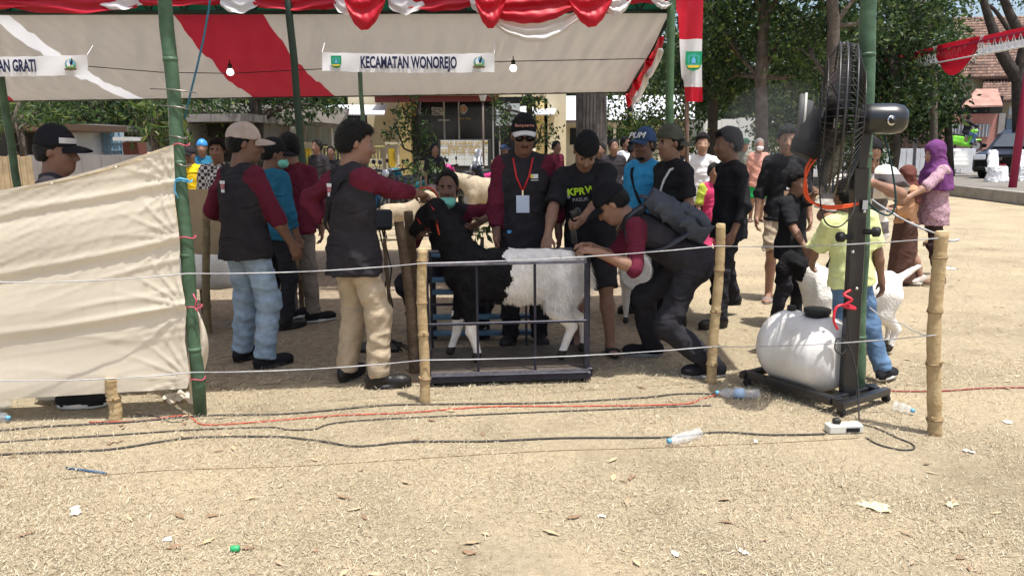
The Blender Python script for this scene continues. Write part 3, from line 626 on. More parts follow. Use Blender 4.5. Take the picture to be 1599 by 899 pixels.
# dry straw lying on the ground
def straw(n, y0, y1, spread, lmin, lmax, seed):
    r = np.random.default_rng(seed); y = y0+(y1-y0)*r.random(n)**1.3; x = (r.random(n)-0.5)*2*(spread*y); dn_ = np.sin(x*2.1+1.7*np.sin(y*1.9))*np.sin(y*2.7+1.3*np.sin(x*1.4+2))+0.5*np.sin(x*5.3+y*4.1); q_ = np.nonzero(r.random(n) < 0.55+0.4*dn_)[0]; x = x[q_]; y = y[q_]; n = len(q_); a = r.random(n)*2*math.pi; l = r.uniform(lmin, lmax, n)*r.uniform(0.4, 1, n); w = r.uniform(0.0007, 0.0016, n)
    lift = np.abs(r.normal(0, 0.010, n)); z0 = r.uniform(0.001, 0.006, n)
    dx, dy = np.cos(a)*l, np.sin(a)*l; sx, sy = -np.sin(a)*w, np.cos(a)*w; bend = r.normal(0, 0.2, n)*l
    V = np.stack([np.stack([x-sx, y-sy, z0], 1), np.stack([x+sx, y+sy, z0], 1), np.stack([x+dx*0.5+sx-sy*0+bend*np.sin(a)*-0.3, y+dy*0.5+sy+bend*np.cos(a)*0.3, z0+lift*0.7], 1), np.stack([x+dx, y+dy, z0+lift], 1)], 1).reshape(-1, 3)
    k = np.arange(n)*4; F = np.concatenate([np.stack([k, k+1, k+2], 1), np.stack([k, k+2, k+3], 1)]); mi = r.integers(0, 4, n); return V, F, np.tile(mi, 2)
STR = [mat('straw_pale', (0.52, 0.45, 0.32), 0.9), mat('straw_tan', (0.45, 0.38, 0.26), 0.9), mat('straw_brown', (0.38, 0.305, 0.205), 0.9), mat('straw_light', (0.56, 0.495, 0.365), 0.9)]
V1, F1, M1 = straw(165000, 2.25, 5.2, 0.78, 0.010, 0.034, 11); V2, F2, M2 = straw(60000, 4.6, 13, 0.80, 0.02, 0.07, 12)
tag(meshobj('dry_grass', np.concatenate([V1, V2]), np.concatenate([F1, F2+len(V1)]), STR, None, np.concatenate([M1, M2]), False), 'pale dry straw and grass clippings strewn over the ground', 'dry grass', kind='stuff')
r = np.random.default_rng(5); n = 260; lv = MB()
for i in range(n):
    y = 2.35+9*r.random()**1.5; x = (r.random()-0.5)*1.5*y; a = r.random()*6.28; L_ = r.uniform(0.015, 0.045); w = L_*r.uniform(0.2, 0.45); c = np.array([x, y, 0.006]); d = np.array([math.cos(a), math.sin(a), 0]); s_ = np.array([-d[1], d[0], 0]); z = np.array([0, 0, 1.0]); hgt = r.uniform(0.2, 0.6)*w
    lv.add([c-d*L_, c+s_*w+z*hgt, c+z*0.002, c-s_*w+z*hgt*r.random(), c+d*L_+z*hgt*0.6], [(0, 2, 1), (0, 3, 2), (1, 2, 4), (2, 3, 4)], int(r.integers(0, 3)))
tag(lv.build('leaf_litter', [mat('dead_leaf_brown', (0.25, 0.16, 0.095), 0.8), mat('dead_leaf_tan', (0.38, 0.28, 0.18), 0.8), mat('dead_leaf_pale', (0.48, 0.36, 0.22), 0.8)]), 'scattered dead brown leaves on the dry ground', 'leaves', kind='stuff')

# darker mottled ground sheet under the tents
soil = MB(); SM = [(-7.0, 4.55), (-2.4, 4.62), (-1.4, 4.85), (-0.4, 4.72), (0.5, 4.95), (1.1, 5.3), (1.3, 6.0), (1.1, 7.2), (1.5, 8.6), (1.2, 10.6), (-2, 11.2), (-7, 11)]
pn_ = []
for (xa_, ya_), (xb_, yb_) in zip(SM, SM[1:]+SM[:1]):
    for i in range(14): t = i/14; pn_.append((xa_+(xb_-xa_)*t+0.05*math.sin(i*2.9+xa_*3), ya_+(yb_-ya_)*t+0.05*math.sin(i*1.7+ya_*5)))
soil.add([(a_, b_, 0.004) for a_, b_ in pn_], [tuple(range(len(pn_)))]); tag(soil.build('dark_ground_sheet', mat('dark_ground', (0.20, 0.155, 0.11), 0.95, noise=(14, 0.35), bump=(45, 0.9), c2=(0.36, 0.29, 0.205))), kind='structure')

# paved road platform at the right with its kerb
CONC = mat('grey_concrete', (0.30, 0.28, 0.25), 0.9, noise=(3, 0.2), bump=(30, 0.3)); ASPH = mat('asphalt', (0.19, 0.175, 0.155), 0.95, noise=(8, 0.2), bump=(60, 0.4))
k0 = G(1365, 290); k1 = G(1640, 326); k0.z = k1.z = 0
rd = MB(); rd.prism([(k0.x-9, k0.y+6), (k0.x-3, k0.y+0.7), (k0.x, k0.y), (k1.x, k1.y), (60, k1.y-4), (60, 62), (k0.x-24, 62), (k0.x-24, 40)], (1, 0, 0), (0, 1, 0), (0, 0, 1), (0, 0, 0.004), 0.26); tag(rd.build('road', ASPH), kind='structure')
kb = MB(); pts = [(k0.x-9, k0.y+6), (k0.x-3, k0.y+0.7), (k0.x, k0.y), (k1.x, k1.y), (60, k1.y-4)]
kerb = empty('kerb', (0, 0, 0), 'low concrete kerb along the raised road at right', 'kerb'); 
for (a, b) in zip(pts[:-1], pts[1:]):
    d = Vector((b[0]-a[0], b[1]-a[1], 0)); L_ = min(d.length, 14); d.normalize(); nseg = max(1, int(L_/1.0))
    for i in range(nseg):
        c = Vector((a[0], a[1], 0))+d*(i+0.5)*(L_/nseg); q = MB(); q.box((c.x, c.y, 0.155), (L_/nseg-0.012, 0.16, 0.31), rotz(math.atan2(d.y, d.x)), bev=0.015); q.build('kerb_stone', CONC, kerb)

# ------------------------------------------------------------ tents
TREV = dict(rough=0.85, spec=0.15)
GPAINT = mat('green_paint', (0.065, 0.120, 0.070), 0.5, noise=(7, 0.35), bump=(25, 0.25)); GPAINT2 = mat('pale_green_paint', (0.11, 0.19, 0.14), 0.5, noise=(7, 0.2)); DGREEN = mat('dark_green_paint', (0.010, 0.022, 0.014), 0.5)
CREAM_T = mat('cream_canvas', (0.63, 0.595, 0.55), 0.9, noise=(1.2, 0.05), wave=(1.6, 0.6, 'X'), trans=0.32, trc=(0.53, 0.50, 0.465)); RED_T = mat('red_canvas', (0.36, 0.012, 0.03), 0.85, noise=(2, 0.1), trans=0.36, trc=(0.38, 0.02, 0.04)); WHITE_T = mat('white_canvas', (0.86, 0.86, 0.88), 0.85, trans=0.6)
RED_S = mat('red_satin', (0.50, 0.010, 0.028), 0.45, trans=0.3, trc=(0.8, 0.02, 0.04), spec=0.4); WHITE_S = mat('white_satin', (0.80, 0.78, 0.78), 0.45, trans=0.3, spec=0.4)
YF, YB = 7.8, 10.62
fl, fr_ = P(-260, 23.5, YF), P(1045, 20, YF); bl_, br_ = P(-180, 161, YB), P(977, 144, YB)
tent = empty('tent', (0, YF, 0), 'long open tent with beige ceiling cloth and red and white swags', 'tent')
tent.location = (0, 0, 0)
def roofp(u, v):
    a = fl.lerp(fr_, u); b = bl_.lerp(br_, u); p = a.lerp(b, v)
    sag = -0.05*math.sin(math.pi*v)-0.015*math.sin(u*math.pi*22)**2*math.sin(math.pi*v)-0.012*math.sin(u*90+v*5)*math.sin(math.pi*v)
    w = (0.016*math.sin(u*260+3*math.sin(v*4)+2*math.sin(u*31))+0.010*math.sin(u*430+v*9)+0.012*abs(math.sin(u*70+5*v)))*math.sin(math.pi*min(v*1.0, 1))**0.6
    return (p.x, p.y, p.z+sag+w)
def ufrac(px): return (P(px, 22, YF).x-fl.x)/(fr_.x-fl.x)
def ufracb(px): return (P(px, 153, YB).x-bl_.x)/(br_.x-bl_.x)
def panel(name, pa, pb, m, n):
    ua0, ub0 = (0.0, 0.0) if pa is None else (ufrac(pa[0]), ufracb(pa[1])); ua1, ub1 = (1.0, 1.0) if pb is None else (ufrac(pb[0]), ufracb(pb[1]))
    g = MB(); g.grid(lambda u, v: roofp((ua0+(ua1-ua0)*u)*(1-v)+(ub0+(ub1-ub0)*u)*v, v), n, 24); return g.build(name, m, tent, True)
panel('roof_panel', None, (-150, 0), CREAM_T, 14); panel('roof_panel', (-150, 0), (-85, 22), RED_T, 10); panel('roof_panel', (-85, 22), (-20, 200), CREAM_T, 40)
panel('roof_panel', (-20, 200), (12, 226), WHITE_T, 8); panel('roof_panel', (12, 226), (270, 395), CREAM_T, 60); panel('roof_panel', (270, 395), (410, 525), RED_T, 34); panel('roof_panel', (410, 525), None, CREAM_T, 150)
# outer cover above the ceiling cloth
cov = MB(); cov.add([fl+Vector((-0.5, -0.15, 0.32)), fr_+Vector((0.12, -0.15, 0.32)), br_+Vector((0.12, 0.2, 0.45)), bl_+Vector((-0.5, 0.2, 0.45))], [(0, 1, 2, 3)]); COVER = mat('white_tarpaulin', (0.8, 0.8, 0.78), 0.8, trans=0.60, trc=(0.88, 0.87, 0.86)); cov.build('roof_cover', COVER, tent)
# front truss
tr = MB(); z0, z1 = P(500, 22, YF).z+0.01, P(500, 22, YF).z+0.34
a0, a1 = Vector((fl.x, YF, fl.z+0.012)), Vector((fr_.x+0.05, YF, fr_.z+0.012)); up = Vector((0, 0, 0.30))
trp = MB(); trp.tube([a0, a1], 0.02, 8); trp.build('truss_rail', DGREEN, tent, True); trp = MB(); trp.tube([a0+up, a1+up], 0.02, 8); trp.build('truss_rail', DGREEN, tent, True)
N_ = 24
for i in range(N_):
    p, q = a0.lerp(a1, i/N_), a0.lerp(a1, (i+0.5)/N_); w = a0.lerp(a1, (i+1)/N_); b = MB(); b.tube([p, q+up], 0.01, 5); b.tube([q+up, w], 0.01, 5); b.build('truss_brace', DGREEN, tent)
bk = MB(); bk.tube([bl_+Vector((0, 0, 0.01)), br_+Vector((0.02, 0, 0.01))], 0.022, 8); bk.build('rear_rail', DGREEN, tent, True)
sd = MB(); sd.tube([fr_+Vector((0.03, 0, 0)), br_+Vector((0.03, 0, 0.0))], 0.02, 8); sd.build('side_rail', DGREEN, tent, True)
# the green scalloped valance behind the swags
vl = MB(); vl.add([a0+Vector((0, 0.03, 0.0)), a1+Vector((0, 0.03, 0.0)), a1+Vector((0, 0.03, 0.36)), a0+Vector((0, 0.03, 0.36))], [(0, 1, 2, 3)]); vl.build('valance', mat('green_valance', (0.012, 0.10, 0.055), 0.8, noise=(6, 0.3), trans=0.3), tent)
def pole(px0, py0, px1, py1, Y, r_, m, label=None, base=None, parent=None, name='pole'):
    top = P(px0, py0, Y); bot = base if base is not None else P(px1, py1, Y)
    if base is None:
        d = bot-top; bot = bot+d*((bot.z-0.0)/max(-d.z, 1e-6)) if bot.z > 0 else bot
    b = MB(); pts_ = [bot.lerp(top, i/8)+Vector((0.006*math.sin(i*2.3+px0), 0, 0)) for i in range(9)]; b.tube(pts_, r_, 12); o = b.build(name, m, parent, True)
    if label: tag(o, label, 'pole')
    return o
pole(447, -40, 490, 460, 7.72, 0.036, DGREEN, parent=tent)
pole(1048, -40, 1045, 250, 7.74, 0.040, mat('leaf_green_paint', (0.065, 0.125, 0.06), 0.5, noise=(7, 0.3)), parent=tent)
pole(557, 45, 568, 200, 9.0, 0.026, GPAINT2, parent=tent)
pole(-4, 88, 24, 270, 9.0, 0.042, GPAINT, parent=tent)
# swags
def drape(name, A, B, C, Dn, m, nf, amp, parent, nu=40, nv=14, seed=0, fan=False):
    """cloth between top edge A-B and bottom edge points C..Dn (callable u->point)"""
    g = MB()
    def fn(u, v):
        t = A.lerp(B, u); b = Dn(u); p = t.lerp(b, v)
        ph = u*nf*2*math.pi if fan else (v*nf*2*math.pi+2.2*math.sin(u*5+seed))
        return (p.x, p.y-amp*(0.3+v)*math.sin(ph)-0.02*math.sin(math.pi*u), p.z+(0 if fan else 0.006*math.sin(u*17+seed)))
    g.grid(fn, nu, nv); return g.build(name, m, parent, True)
YS = YF-0.07
def swag_p(px, py): return P(px, py, YS)
def band(x0, x1, ytop, ysag, m, seed, yb=None):
    A, B = swag_p(x0, ytop), swag_p(x1, ytop)
    def dn(u):
        px = x0+(x1-x0)*u; py = ysag-(ysag-3)*((2*u-1)**2)*0.55; return swag_p(px, py)
    drape('swag', A, B, None, dn, m, 2.6, 0.014, tent, seed=seed)
for i, (x0, x1, ys) in enumerate(((-110, 60, 16), (10, 215, 22), (205, 345, 10), (395, 540, 17), (628, 740, 18), (955, 1046, 6))): band(x0, x1, -22, ys, RED_S, i)
for i, (x0, x1, ys) in enumerate(((150, 222, 15), (338, 402, 20), (515, 556, 22), (600, 662, 22), (728, 762, 20))):
    A, B = swag_p(x0, -22), swag_p(x1-20, -22); x0_, x1_, ys_ = x0, x1, ys
    drape('swag', A, B, None, lambda u, x0_=x0_, x1_=x1_, ys_=ys_: swag_p(x0_+8+(x1_-x0_)*u*0.9, ys_*(math.sin(math.pi*(0.15+u*0.75)))+2)+Vector((0, -0.012, 0)), WHITE_S, 2.2, 0.012, tent, 20, 10, i)
# big swags at the middle: red lobe over white lobe
def lobe(x0, x1, y0, y1, dtop, dbot, m, seed, dy=0.0):
    g = MB()
    def fn(u, v):
        px = x0+(x1-x0)*u; yt = y0+(y1-y0)*u; sg = math.sin(math.pi*u)**0.8; py = yt+(dtop+(dbot-dtop)*v)*sg
        p = swag_p(px, py); return (p.x, p.y-dy-0.022*math.sin(v*5*math.pi+1.5)*(0.3+0.7*sg)-0.06*sg*v-0.008*math.sin(v*23+u*9), p.z+0.004*math.sin(u*40))
    g.grid(fn, 36, 18); g.build('swag', m, tent, True)
lobe(742, 912, 8, 2, -25, 34, RED_S, 1, 0.03); lobe(742, 925, 6, 4, 30, 63, WHITE_S, 2, 0.02)
lobe(930, 992, -12, -14, 0, 40, WHITE_S, 3, 0.01); lobe(1005, 1050, -20, 4, 0, 22, WHITE_S, 3, 0.01)
def rosette(px, w0, w1, y0, y1):
    A, B = swag_p(px-w0*0.5, y0), swag_p(px+w0*0.5, y0)
    def dn(u):
        a = 2*u-1; return swag_p(px+a*w1*0.5, y1-(y1-y0)*0.42*abs(a)**1.4+2.2*math.sin(u*26))+Vector((0, -0.06, 0))
    drape('rosette', A, B, None, dn, RED_S, 6.5, 0.016, tent, 90, 14, fan=True)
lobe(538, 608, -6, -8, -16, 58, RED_S, 5, 0.10); lobe(740, 792, -6, -4, -16, 54, RED_S, 6, 0.12); lobe(884, 958, -4, -10, -16, 54, RED_S, 7, 0.12)
# side swags going back along the right edge
def sidep(t, drop, out=0.06): p = fr_.lerp(br_, t); return Vector((p.x+out, p.y, p.z-drop))
for i, (t0, t1, dp, m_) in enumerate(((0.22, 0.52, 0.16, RED_S), (0.22, 0.55, 0.27, WHITE_S), (0.48, 0.80, 0.22, RED_S), (0.5, 0.86, 0.34, WHITE_S), (0.78, 1.02, 0.24, RED_S))):
    g = MB(); g.grid(lambda u, v, t0=t0, t1=t1, dp=dp, i=i: tuple(sidep(t0+(t1-t0)*u, (0.02 if i % 2 == 0 else dp*0.55)+(dp*(1 if i % 2 == 0 else 0.45))*v*math.sin(math.pi*u)**0.7+0.015*math.sin(v*12+u*6), 0.05+0.03*math.sin(v*11)-0.004*i)), 24, 10); g.build('side_swag', m_, tent, True)
g = MB(); g.grid(lambda u, v: tuple(P(978+22*(1-v)*u+4+v*6, 100+(1-u)*38*(1-v)+v*74, YB-0.05)+Vector((0, -0.03*math.sin(u*12), 0))), 14, 14); g.build('side_swag', WHITE_S, tent, True)
g = MB(); g.grid(lambda u, v: tuple(P(980+24*u*(1-v*0.6), 150-48*u-(1-v)*10*u+v*10*(1-u)*1.5, YB-0.09)+Vector((0, -0.02*math.sin(u*12), 0))), 10, 8); g.build('side_swag', RED_S, tent, True)
# front canopy overhead, carried by the two near green poles (shades the weighing place)
can = empty('overhead_canopy', (0, 0, 0), 'white tarpaulin canopy overhead shading the weighing place', 'canopy')
cz = 2.98; cp_ = [(-6.5, 3.95), (-1.75, 4.02), (2.12, 4.42), (2.30, 7.02), (-6.5, 7.02)]
c = MB(); c.prism(cp_, (1, 0, 0), (0, 1, 0), (0, 0, 1), (0, 0, cz), 0.012); c.build('canopy_sheet', mat('canopy_tarpaulin', (0.62, 0.62, 0.60), 0.8, noise=(2, 0.1), trans=0.54), can)
c = MB(); c.tube([(x, y, cz-0.03) for x, y in cp_[:3]], 0.02, 8); c.build('canopy_rail', GPAINT, can, True)
for (pa, pb_, lab, rr) in (((252, -70), (313, 647), 'tall green bamboo pole holding the cream cloth screen', 0.0355), ((1359, -70), (1337, 625), 'tall green pole standing behind the black misting fan', 0.042)):
    base = G(*pb_); Yt = base.y; top = P(pa[0], pa[1], Yt); d = top-base; top = base+d*(cz/d.z)
    root = empty('green_pole', base, lab, 'pole'); root.location = (0, 0, 0)
    b = MB(); pts_ = [base.lerp(top, i/14) for i in range(15)]; b.tube([p+Vector((0.005*math.sin(i*1.7), 0, 0)) for i, p in enumerate(pts_)], [rr*(1.0+0.05*math.sin(i*2.1)) for i in range(15)], 14); b.build('shaft', GPAINT, root, True)
    for t in (0.13, 0.31, 0.48, 0.66, 0.83): 
        q = base.lerp(top, t); e = (top-base).normalized(); k = MB(); k.tube([q-e*0.012, q, q+e*0.012], [rr*1.02, rr*1.10, rr*1.02], 14); k.build('node_ring', GPAINT, root, True)
    if rr < 0.04:
        WIREM = mat('binding_wire', (0.25, 0.24, 0.22), 0.4, metal=0.7)
        for (py, w_) in ((142, 34), (215, 14), (168, 22), (258, 10)):
            q = P(275+(py-140)*0.1, py, Yt); k = MB(); k.tube([q+Vector((-0.11*w_/30, -0.03, 0.01)), q+Vector((0, -0.042, 0.004)), q+Vector((0.10*w_/30, -0.02, -0.012))], 0.0035, 5); k.tube([q+Vector((0.037*math.cos(a), 0.037*math.sin(a), 0.004*math.sin(a*2))) for a in np.linspace(0, 6.28, 14, endpoint=False)], 0.003, 5, closed=True); k.build('binding', WIREM, root, True)
        k = MB(); q0 = P(262, 128, Yt); k.tube([q0+Vector((-0.012, 0.03, 0)), P(268, 245, Yt)+Vector((-0.012, 0.03, 0))], 0.008, 6); k.build('splint', mat('grey_splint', (0.4, 0.36, 0.3), 0.8), root, True)
hose = MB(); hp0 = [P(330, -20, 4.35), P(326, 15, 4.35), P(318, 60, 4.33), P(307, 108, 4.3), P(296, 152, 4.28), P(288, 186, 4.25)]; hose.tube(hp0, 0.006, 6); tag(hose.build('hose', mat('teal_hose', (0.03, 0.14, 0.20), 0.5), None, True), 'thin teal hose hanging beside the left green pole', 'hose')

# banners in the tent
BANNER = mat('banner_vinyl', (0.88, 0.89, 0.95), 0.5, trans=0.2, bump=(6, 0.15)); NAVYP = mat('navy_print', (0.012, 0.018, 0.07), 0.6); GP = mat('green_print', (0.01, 0.28, 0.13), 0.6); WP = mat('white_print', (0.8, 0.8, 0.8), 0.6); CYANP = mat('light_blue_print', (0.15, 0.42, 0.75), 0.6); YP = mat('yellow_print', (0.75, 0.55, 0.05), 0.6); OLP = mat('olive_print', (0.16, 0.26, 0.08), 0.6); BRP = mat('brown_print', (0.14, 0.09, 0.06), 0.6); REDP = mat('red_print', (0.6, 0.02, 0.03), 0.6); KP = mat('black_print', (0.012, 0.012, 0.014), 0.6)
def emblem_shield(parent, c, ex, ez, n, h):
    c = np.array(c)
    e = MB(); w = h*0.43; e.prism([(-w, h*0.5), (w, h*0.5), (w, -h*0.15), (w*0.7, -h*0.4), (0, -h*0.5), (-w*0.7, -h*0.4), (-w, -h*0.15)], ex, ez, n, c, 0.002, 0)
    e.prism([(-w*0.78, h*0.28), (-w*0.3, h*0.38), (w*0.3, h*0.38), (w*0.78, h*0.28), (w*0.7, -h*0.05), (w*0.45, -h*0.28), (-w*0.45, -h*0.28), (-w*0.7, -h*0.05)], ex, ez, n, c+n*0.002, 0.001, 1)
    e.prism([(-w*0.45, h*0.25), (w*0.45, h*0.25), (w*0.5, -h*0.1), (-w*0.5, -h*0.1)], ex, ez, n, c+n*0.003, 0.001, 0)
    e.prism([(-w*0.25, -h*0.1), (-w*0.25, h*0.08), (0, h*0.26), (w*0.25, h*0.08), (w*0.25, -h*0.1)], ex, ez, n, c+n*0.004, 0.001, 2)
    e.prism([(-w*0.8, -h*0.2), (w*0.8, -h*0.2), (w*0.6, -h*0.33), (-w*0.6, -h*0.33)], ex, ez, n, c+n*0.004, 0.001, 3)
    return e.build('emblem', [GP, mat('teal_print', (0.05, 0.36, 0.30), 0.6), CYANP, YP], parent)
def emblem_round(parent, c, ex, ez, n, h):
    c = np.array(c)
    e = MB(); h2 = h*0.46
    circ = lambda r_, cx=0, cy=0: [(cx+r_*math.cos(a), cy+r_*math.sin(a)) for a in np.linspace(0, 2*math.pi, 20, endpoint=False)]
    e.prism(circ(h2), ex, ez, n, c, 0.002, 0); e.prism(circ(h2*0.88), ex, ez, n, c+n*0.002, 0.001, 1)
    e.prism([(-h2*0.86, -h2*0.2), (-h2*0.5, h2*0.05), (0, -h2*0.1), (h2*0.5, h2*0.1), (h2*0.86, -h2*0.2), (h2*0.6, -h2*0.62), (-h2*0.6, -h2*0.62)], ex, ez, n, c+n*0.003, 0.001, 2)
    e.prism([(-h2*0.55, -h2*0.25), (-h2*0.62, h2*0.3), (-h2*0.30, h2*0.95), (-h2*0.12, h2*1.12), (-h2*0.18, h2*0.5), (0, -h2*0.1)], ex, ez, n, c+n*0.004, 0.001, 3)
    e.prism([(h2*0.0, -h2*0.2), (h2*0.02, h2*0.4), (h2*0.28, h2*0.8), (h2*0.36, h2*1.25), (h2*0.52, h2*0.9), (h2*0.45, h2*0.2)], ex, ez, n, c+n*0.005, 0.001, 4)
    for k in range(4): e.prism([(-h2*0.5+k*h2*0.28, -h2*0.35), (-h2*0.42+k*h2*0.28, h2*0.05), (-h2*0.3+k*h2*0.28, -h2*0.35)], ex, ez, n, c+n*0.006, 0.001, 5)
    e.prism([(-h2*1.15, -h2*0.62), (h2*1.15, -h2*0.62), (h2*1.0, -h2*0.95), (-h2*1.0, -h2*0.95)], ex, ez, n, c+n*0.007, 0.001, 6)
    return e.build('emblem', [OLP, CYANP, mat('bright_green_print', (0.10, 0.33, 0.06), 0.6), WP, KP, WP, BRP], parent)
def banner(body, x0, x1, y0, y1, yr0, yr1, Y, label, tpx, tsize, shield, rnd):
    A, B, C, D = P(x0, y0, Y), P(x1, yr0, Y), P(x1, yr1, Y), P(x0, y1, Y)
    root = empty('banner', (0, 0, 0), label, 'banner'); g = MB()
    def fn(u, v):
        p = A.lerp(B, u).lerp(D.lerp(C, u), v); return (p.x, p.y+0.006*math.sin(u*25+v*3)*(0.4+math.exp(-u*8)+math.exp(-(1-u)*8)), p.z-0.012*math.sin(math.pi*u)*(1)+0.002*math.sin(u*60))
    g.grid(fn, 40, 6); g.build('sheet', BANNER, root, True)
    ex = (B-A).normalized(); ez = Vector((0, 0, 1)); n = Vector((0, -1, 0)); ez = n.cross(ex)*-1 if n.cross(ex).z < 0 else n.cross(ex)
    c = P(tpx, (y0+y1+yr0+yr1)/4+1.5, Y-0.016); text('lettering', body, c, ex, ez, tsize, NAVYP, root, sx=0.52, bold=0.005)
    if shield: emblem_shield(root, P(shield, (y0+y1)/2+0.5, Y-0.018), np.array(ex), np.array(ez), np.array(n), 0.115)
    emblem_round(root, P(rnd, (yr0+yr1)/2, Y-0.018), np.array(ex), np.array(ez), np.array(n), 0.115)
    for q in (A, B):
        k = MB(); k.tube([q, q+Vector((0.0, 0.12, 0.10)) if q is A else q+Vector((0.0, 0.12, 0.10))], 0.003, 4); k.build('tie', WP, root)
banner('KECAMATAN WONOREJO', 503, 772, 82, 111, 83, 113, 7.60, 'white banner reading KECAMATAN WONOREJO under the tent ceiling', 638, 0.148, 525, 748)
banner('KECAMATAN GRATI', -150, 136, 88, 119, 86, 117, 7.60, 'white banner ending in GRATI at the left edge', -3, 0.152, None, 110)
# wire with bulbs
WIREK = mat('black_wire', (0.03, 0.03, 0.03), 0.6); BULB = mat('lit_bulb', (1, 0.93, 0.8), 0.4, emit=2.5)
wr = MB(); wr.tube([P(138, 104, 8.9), P(250, 113, 8.9), P(360, 115, 8.9), P(500, 108, 8.9), P(640, 100, 8.9), P(800, 96, 8.9), P(1000, 92, 8.9), P(1060, 96, 8.9)], 0.005, 5); tag(wr.build('electric_wire', WIREK, None, True), 'thin black wire strung under the tent ceiling', 'wire')
for px, py in ((359.5, 112), (801.5, 106)):
    b = empty('light_bulb', (0, 0, 0), 'lit bulb hanging %s' % ('beside the red ceiling stripe' if px < 500 else 'right of the KECAMATAN WONOREJO banner'), 'bulb')
    q = P(px, py, 8.88); k = MB(); k.lathe(q+Vector((0, 0, 0.03)), (0, 0, 1), [(0, 0.024), (0.05, 0.022), (0.055, 0.008), (0.10, 0.004)], 10); k.build('socket', WIREK, b, True)
    k = MB(); k.lathe(q+Vector((0, 0, 0.03)), (0, 0, -1), [(0, 0.022), (0.02, 0.036), (0.045, 0.04), (0.065, 0.030), (0.075, 0.006)], 12); k.build('globe', BULB, b, True)
# hanging red white flag banner on its pole
fp = empty('flag_banner', (0, 0, 0), 'tall red and white hanging flag with green emblem beside the tent', 'flag')
YFL = 8.4
def flag(u, v, off=0.0):
    xl = 1054+ (14*v if v > 0.25 else 14*0.25*0.3+0)* (1 if v < 0.8 else 1.25); p = P(xl+(1097-xl)*u, -25+184*v, YFL); return (p.x, p.y-0.03*math.sin(u*7+v*6)-off, p.z)
for nm, v0, v1, m_ in (('red_field', 0, 0.47, RED_S), ('white_field', 0.47, 0.875, WHITE_S), ('red_hem', 0.875, 1.0, RED_S)):
    g = MB(); g.grid(lambda u, v, v0=v0, v1=v1: flag(u, v0+(v1-v0)*v), 16, 14); g.build(nm, m_, fp, True)
emblem_shield(fp, P(1083, 96, YFL-0.055), np.array((1, 0, 0)), np.array((0, 0, 1)), np.array((0, -1, 0)), 0.20)
b = MB(); b.tube([G(1088, 430)+Vector((0, 0, 0)), P(1075, 60, YFL+0.1), P(1070, -30, YFL+0.1)], 0.022, 8)
b = MB(); bs = P(1079, 250, YFL+0.06); bs.z = 0; b.tube([bs, P(1072, -30, YFL+0.06)], 0.024, 8); b.build('mast', mat('brown_bamboo', (0.17, 0.11, 0.085), 0.7), fp, True)
# ------------------------------------------------------------ trees
BARK = mat('grey_bark', (0.105, 0.085, 0.07), 0.9, noise=(6, 0.4), bump=(14, 0.9)); BARKD = mat('dark_bark', (0.06, 0.048, 0.04), 0.9, noise=(6, 0.4), bump=(14, 0.8))
def leafmat(name, c, tr=0.3): return mat(name, c, 0.5, noise=(0.9, 0.3), trans=tr, trc=tuple(x*1.7 for x in c), spec=0.35)
LD, LM, LL, LY = leafmat('leaf_dark', (0.022, 0.045, 0.014)), leafmat('leaf_mid', (0.040, 0.075, 0.020)), leafmat('leaf_light', (0.085, 0.130, 0.028)), leafmat('leaf_yellow', (0.16, 0.18, 0.05))
def leaves(clumps, per, size, seed, weights=(0.45, 0.35, 0.15, 0.05), aspect=0.42, dens=1.0):
    r = np.random.default_rng(seed); Vs = []; Ms = []
    for (c, rad) in clumps:
        n = int(per*dens*(rad[0]*rad[1]*rad[2])**0.6*r.uniform(0.7, 1.2)); d = r.normal(size=(n, 3)); d /= np.linalg.norm(d, axis=1)[:, None]; rr = r.random(n)**0.45
        # sub-twigs: pull leaves towards random twig centres for gaps
        tw = r.normal(size=(max(n//26, 3), 3)); tw /= np.linalg.norm(tw, axis=1)[:, None]; tw *= r.random((len(tw), 1))**0.4; pick = tw[r.integers(0, len(tw), n)]
        p = np.where((r.random(n) < 0.8)[:, None], pick+0.22*r.normal(size=(n, 3)), d*rr[:, None]); p = np.asarray(c)+p*np.asarray(rad)
        L = size*r.uniform(0.6, 1.35, n); a = r.normal(size=(n, 3))+np.array([0, 0, -0.35]); a /= np.linalg.norm(a, axis=1)[:, None]; b = np.cross(a, r.normal(size=(n, 3))); b /= np.linalg.norm(b, axis=1)[:, None]; nn = np.cross(a, b)
        w = L*aspect
        Vs.append(np.stack([p-a*L[:, None]*0.5, p+b*w[:, None]*0.5+nn*L[:, None]*0.08, p+a*L[:, None]*0.5, p-b*w[:, None]*0.5+nn*L[:, None]*0.08], 1)); wts = np.array(weights)/sum(weights); Ms.append(r.choice(4, n, p=wts))
    V = np.concatenate(Vs).reshape(-1, 3); n = len(V)//4; return V, np.arange(n*4).reshape(n, 4), np.concatenate(Ms)
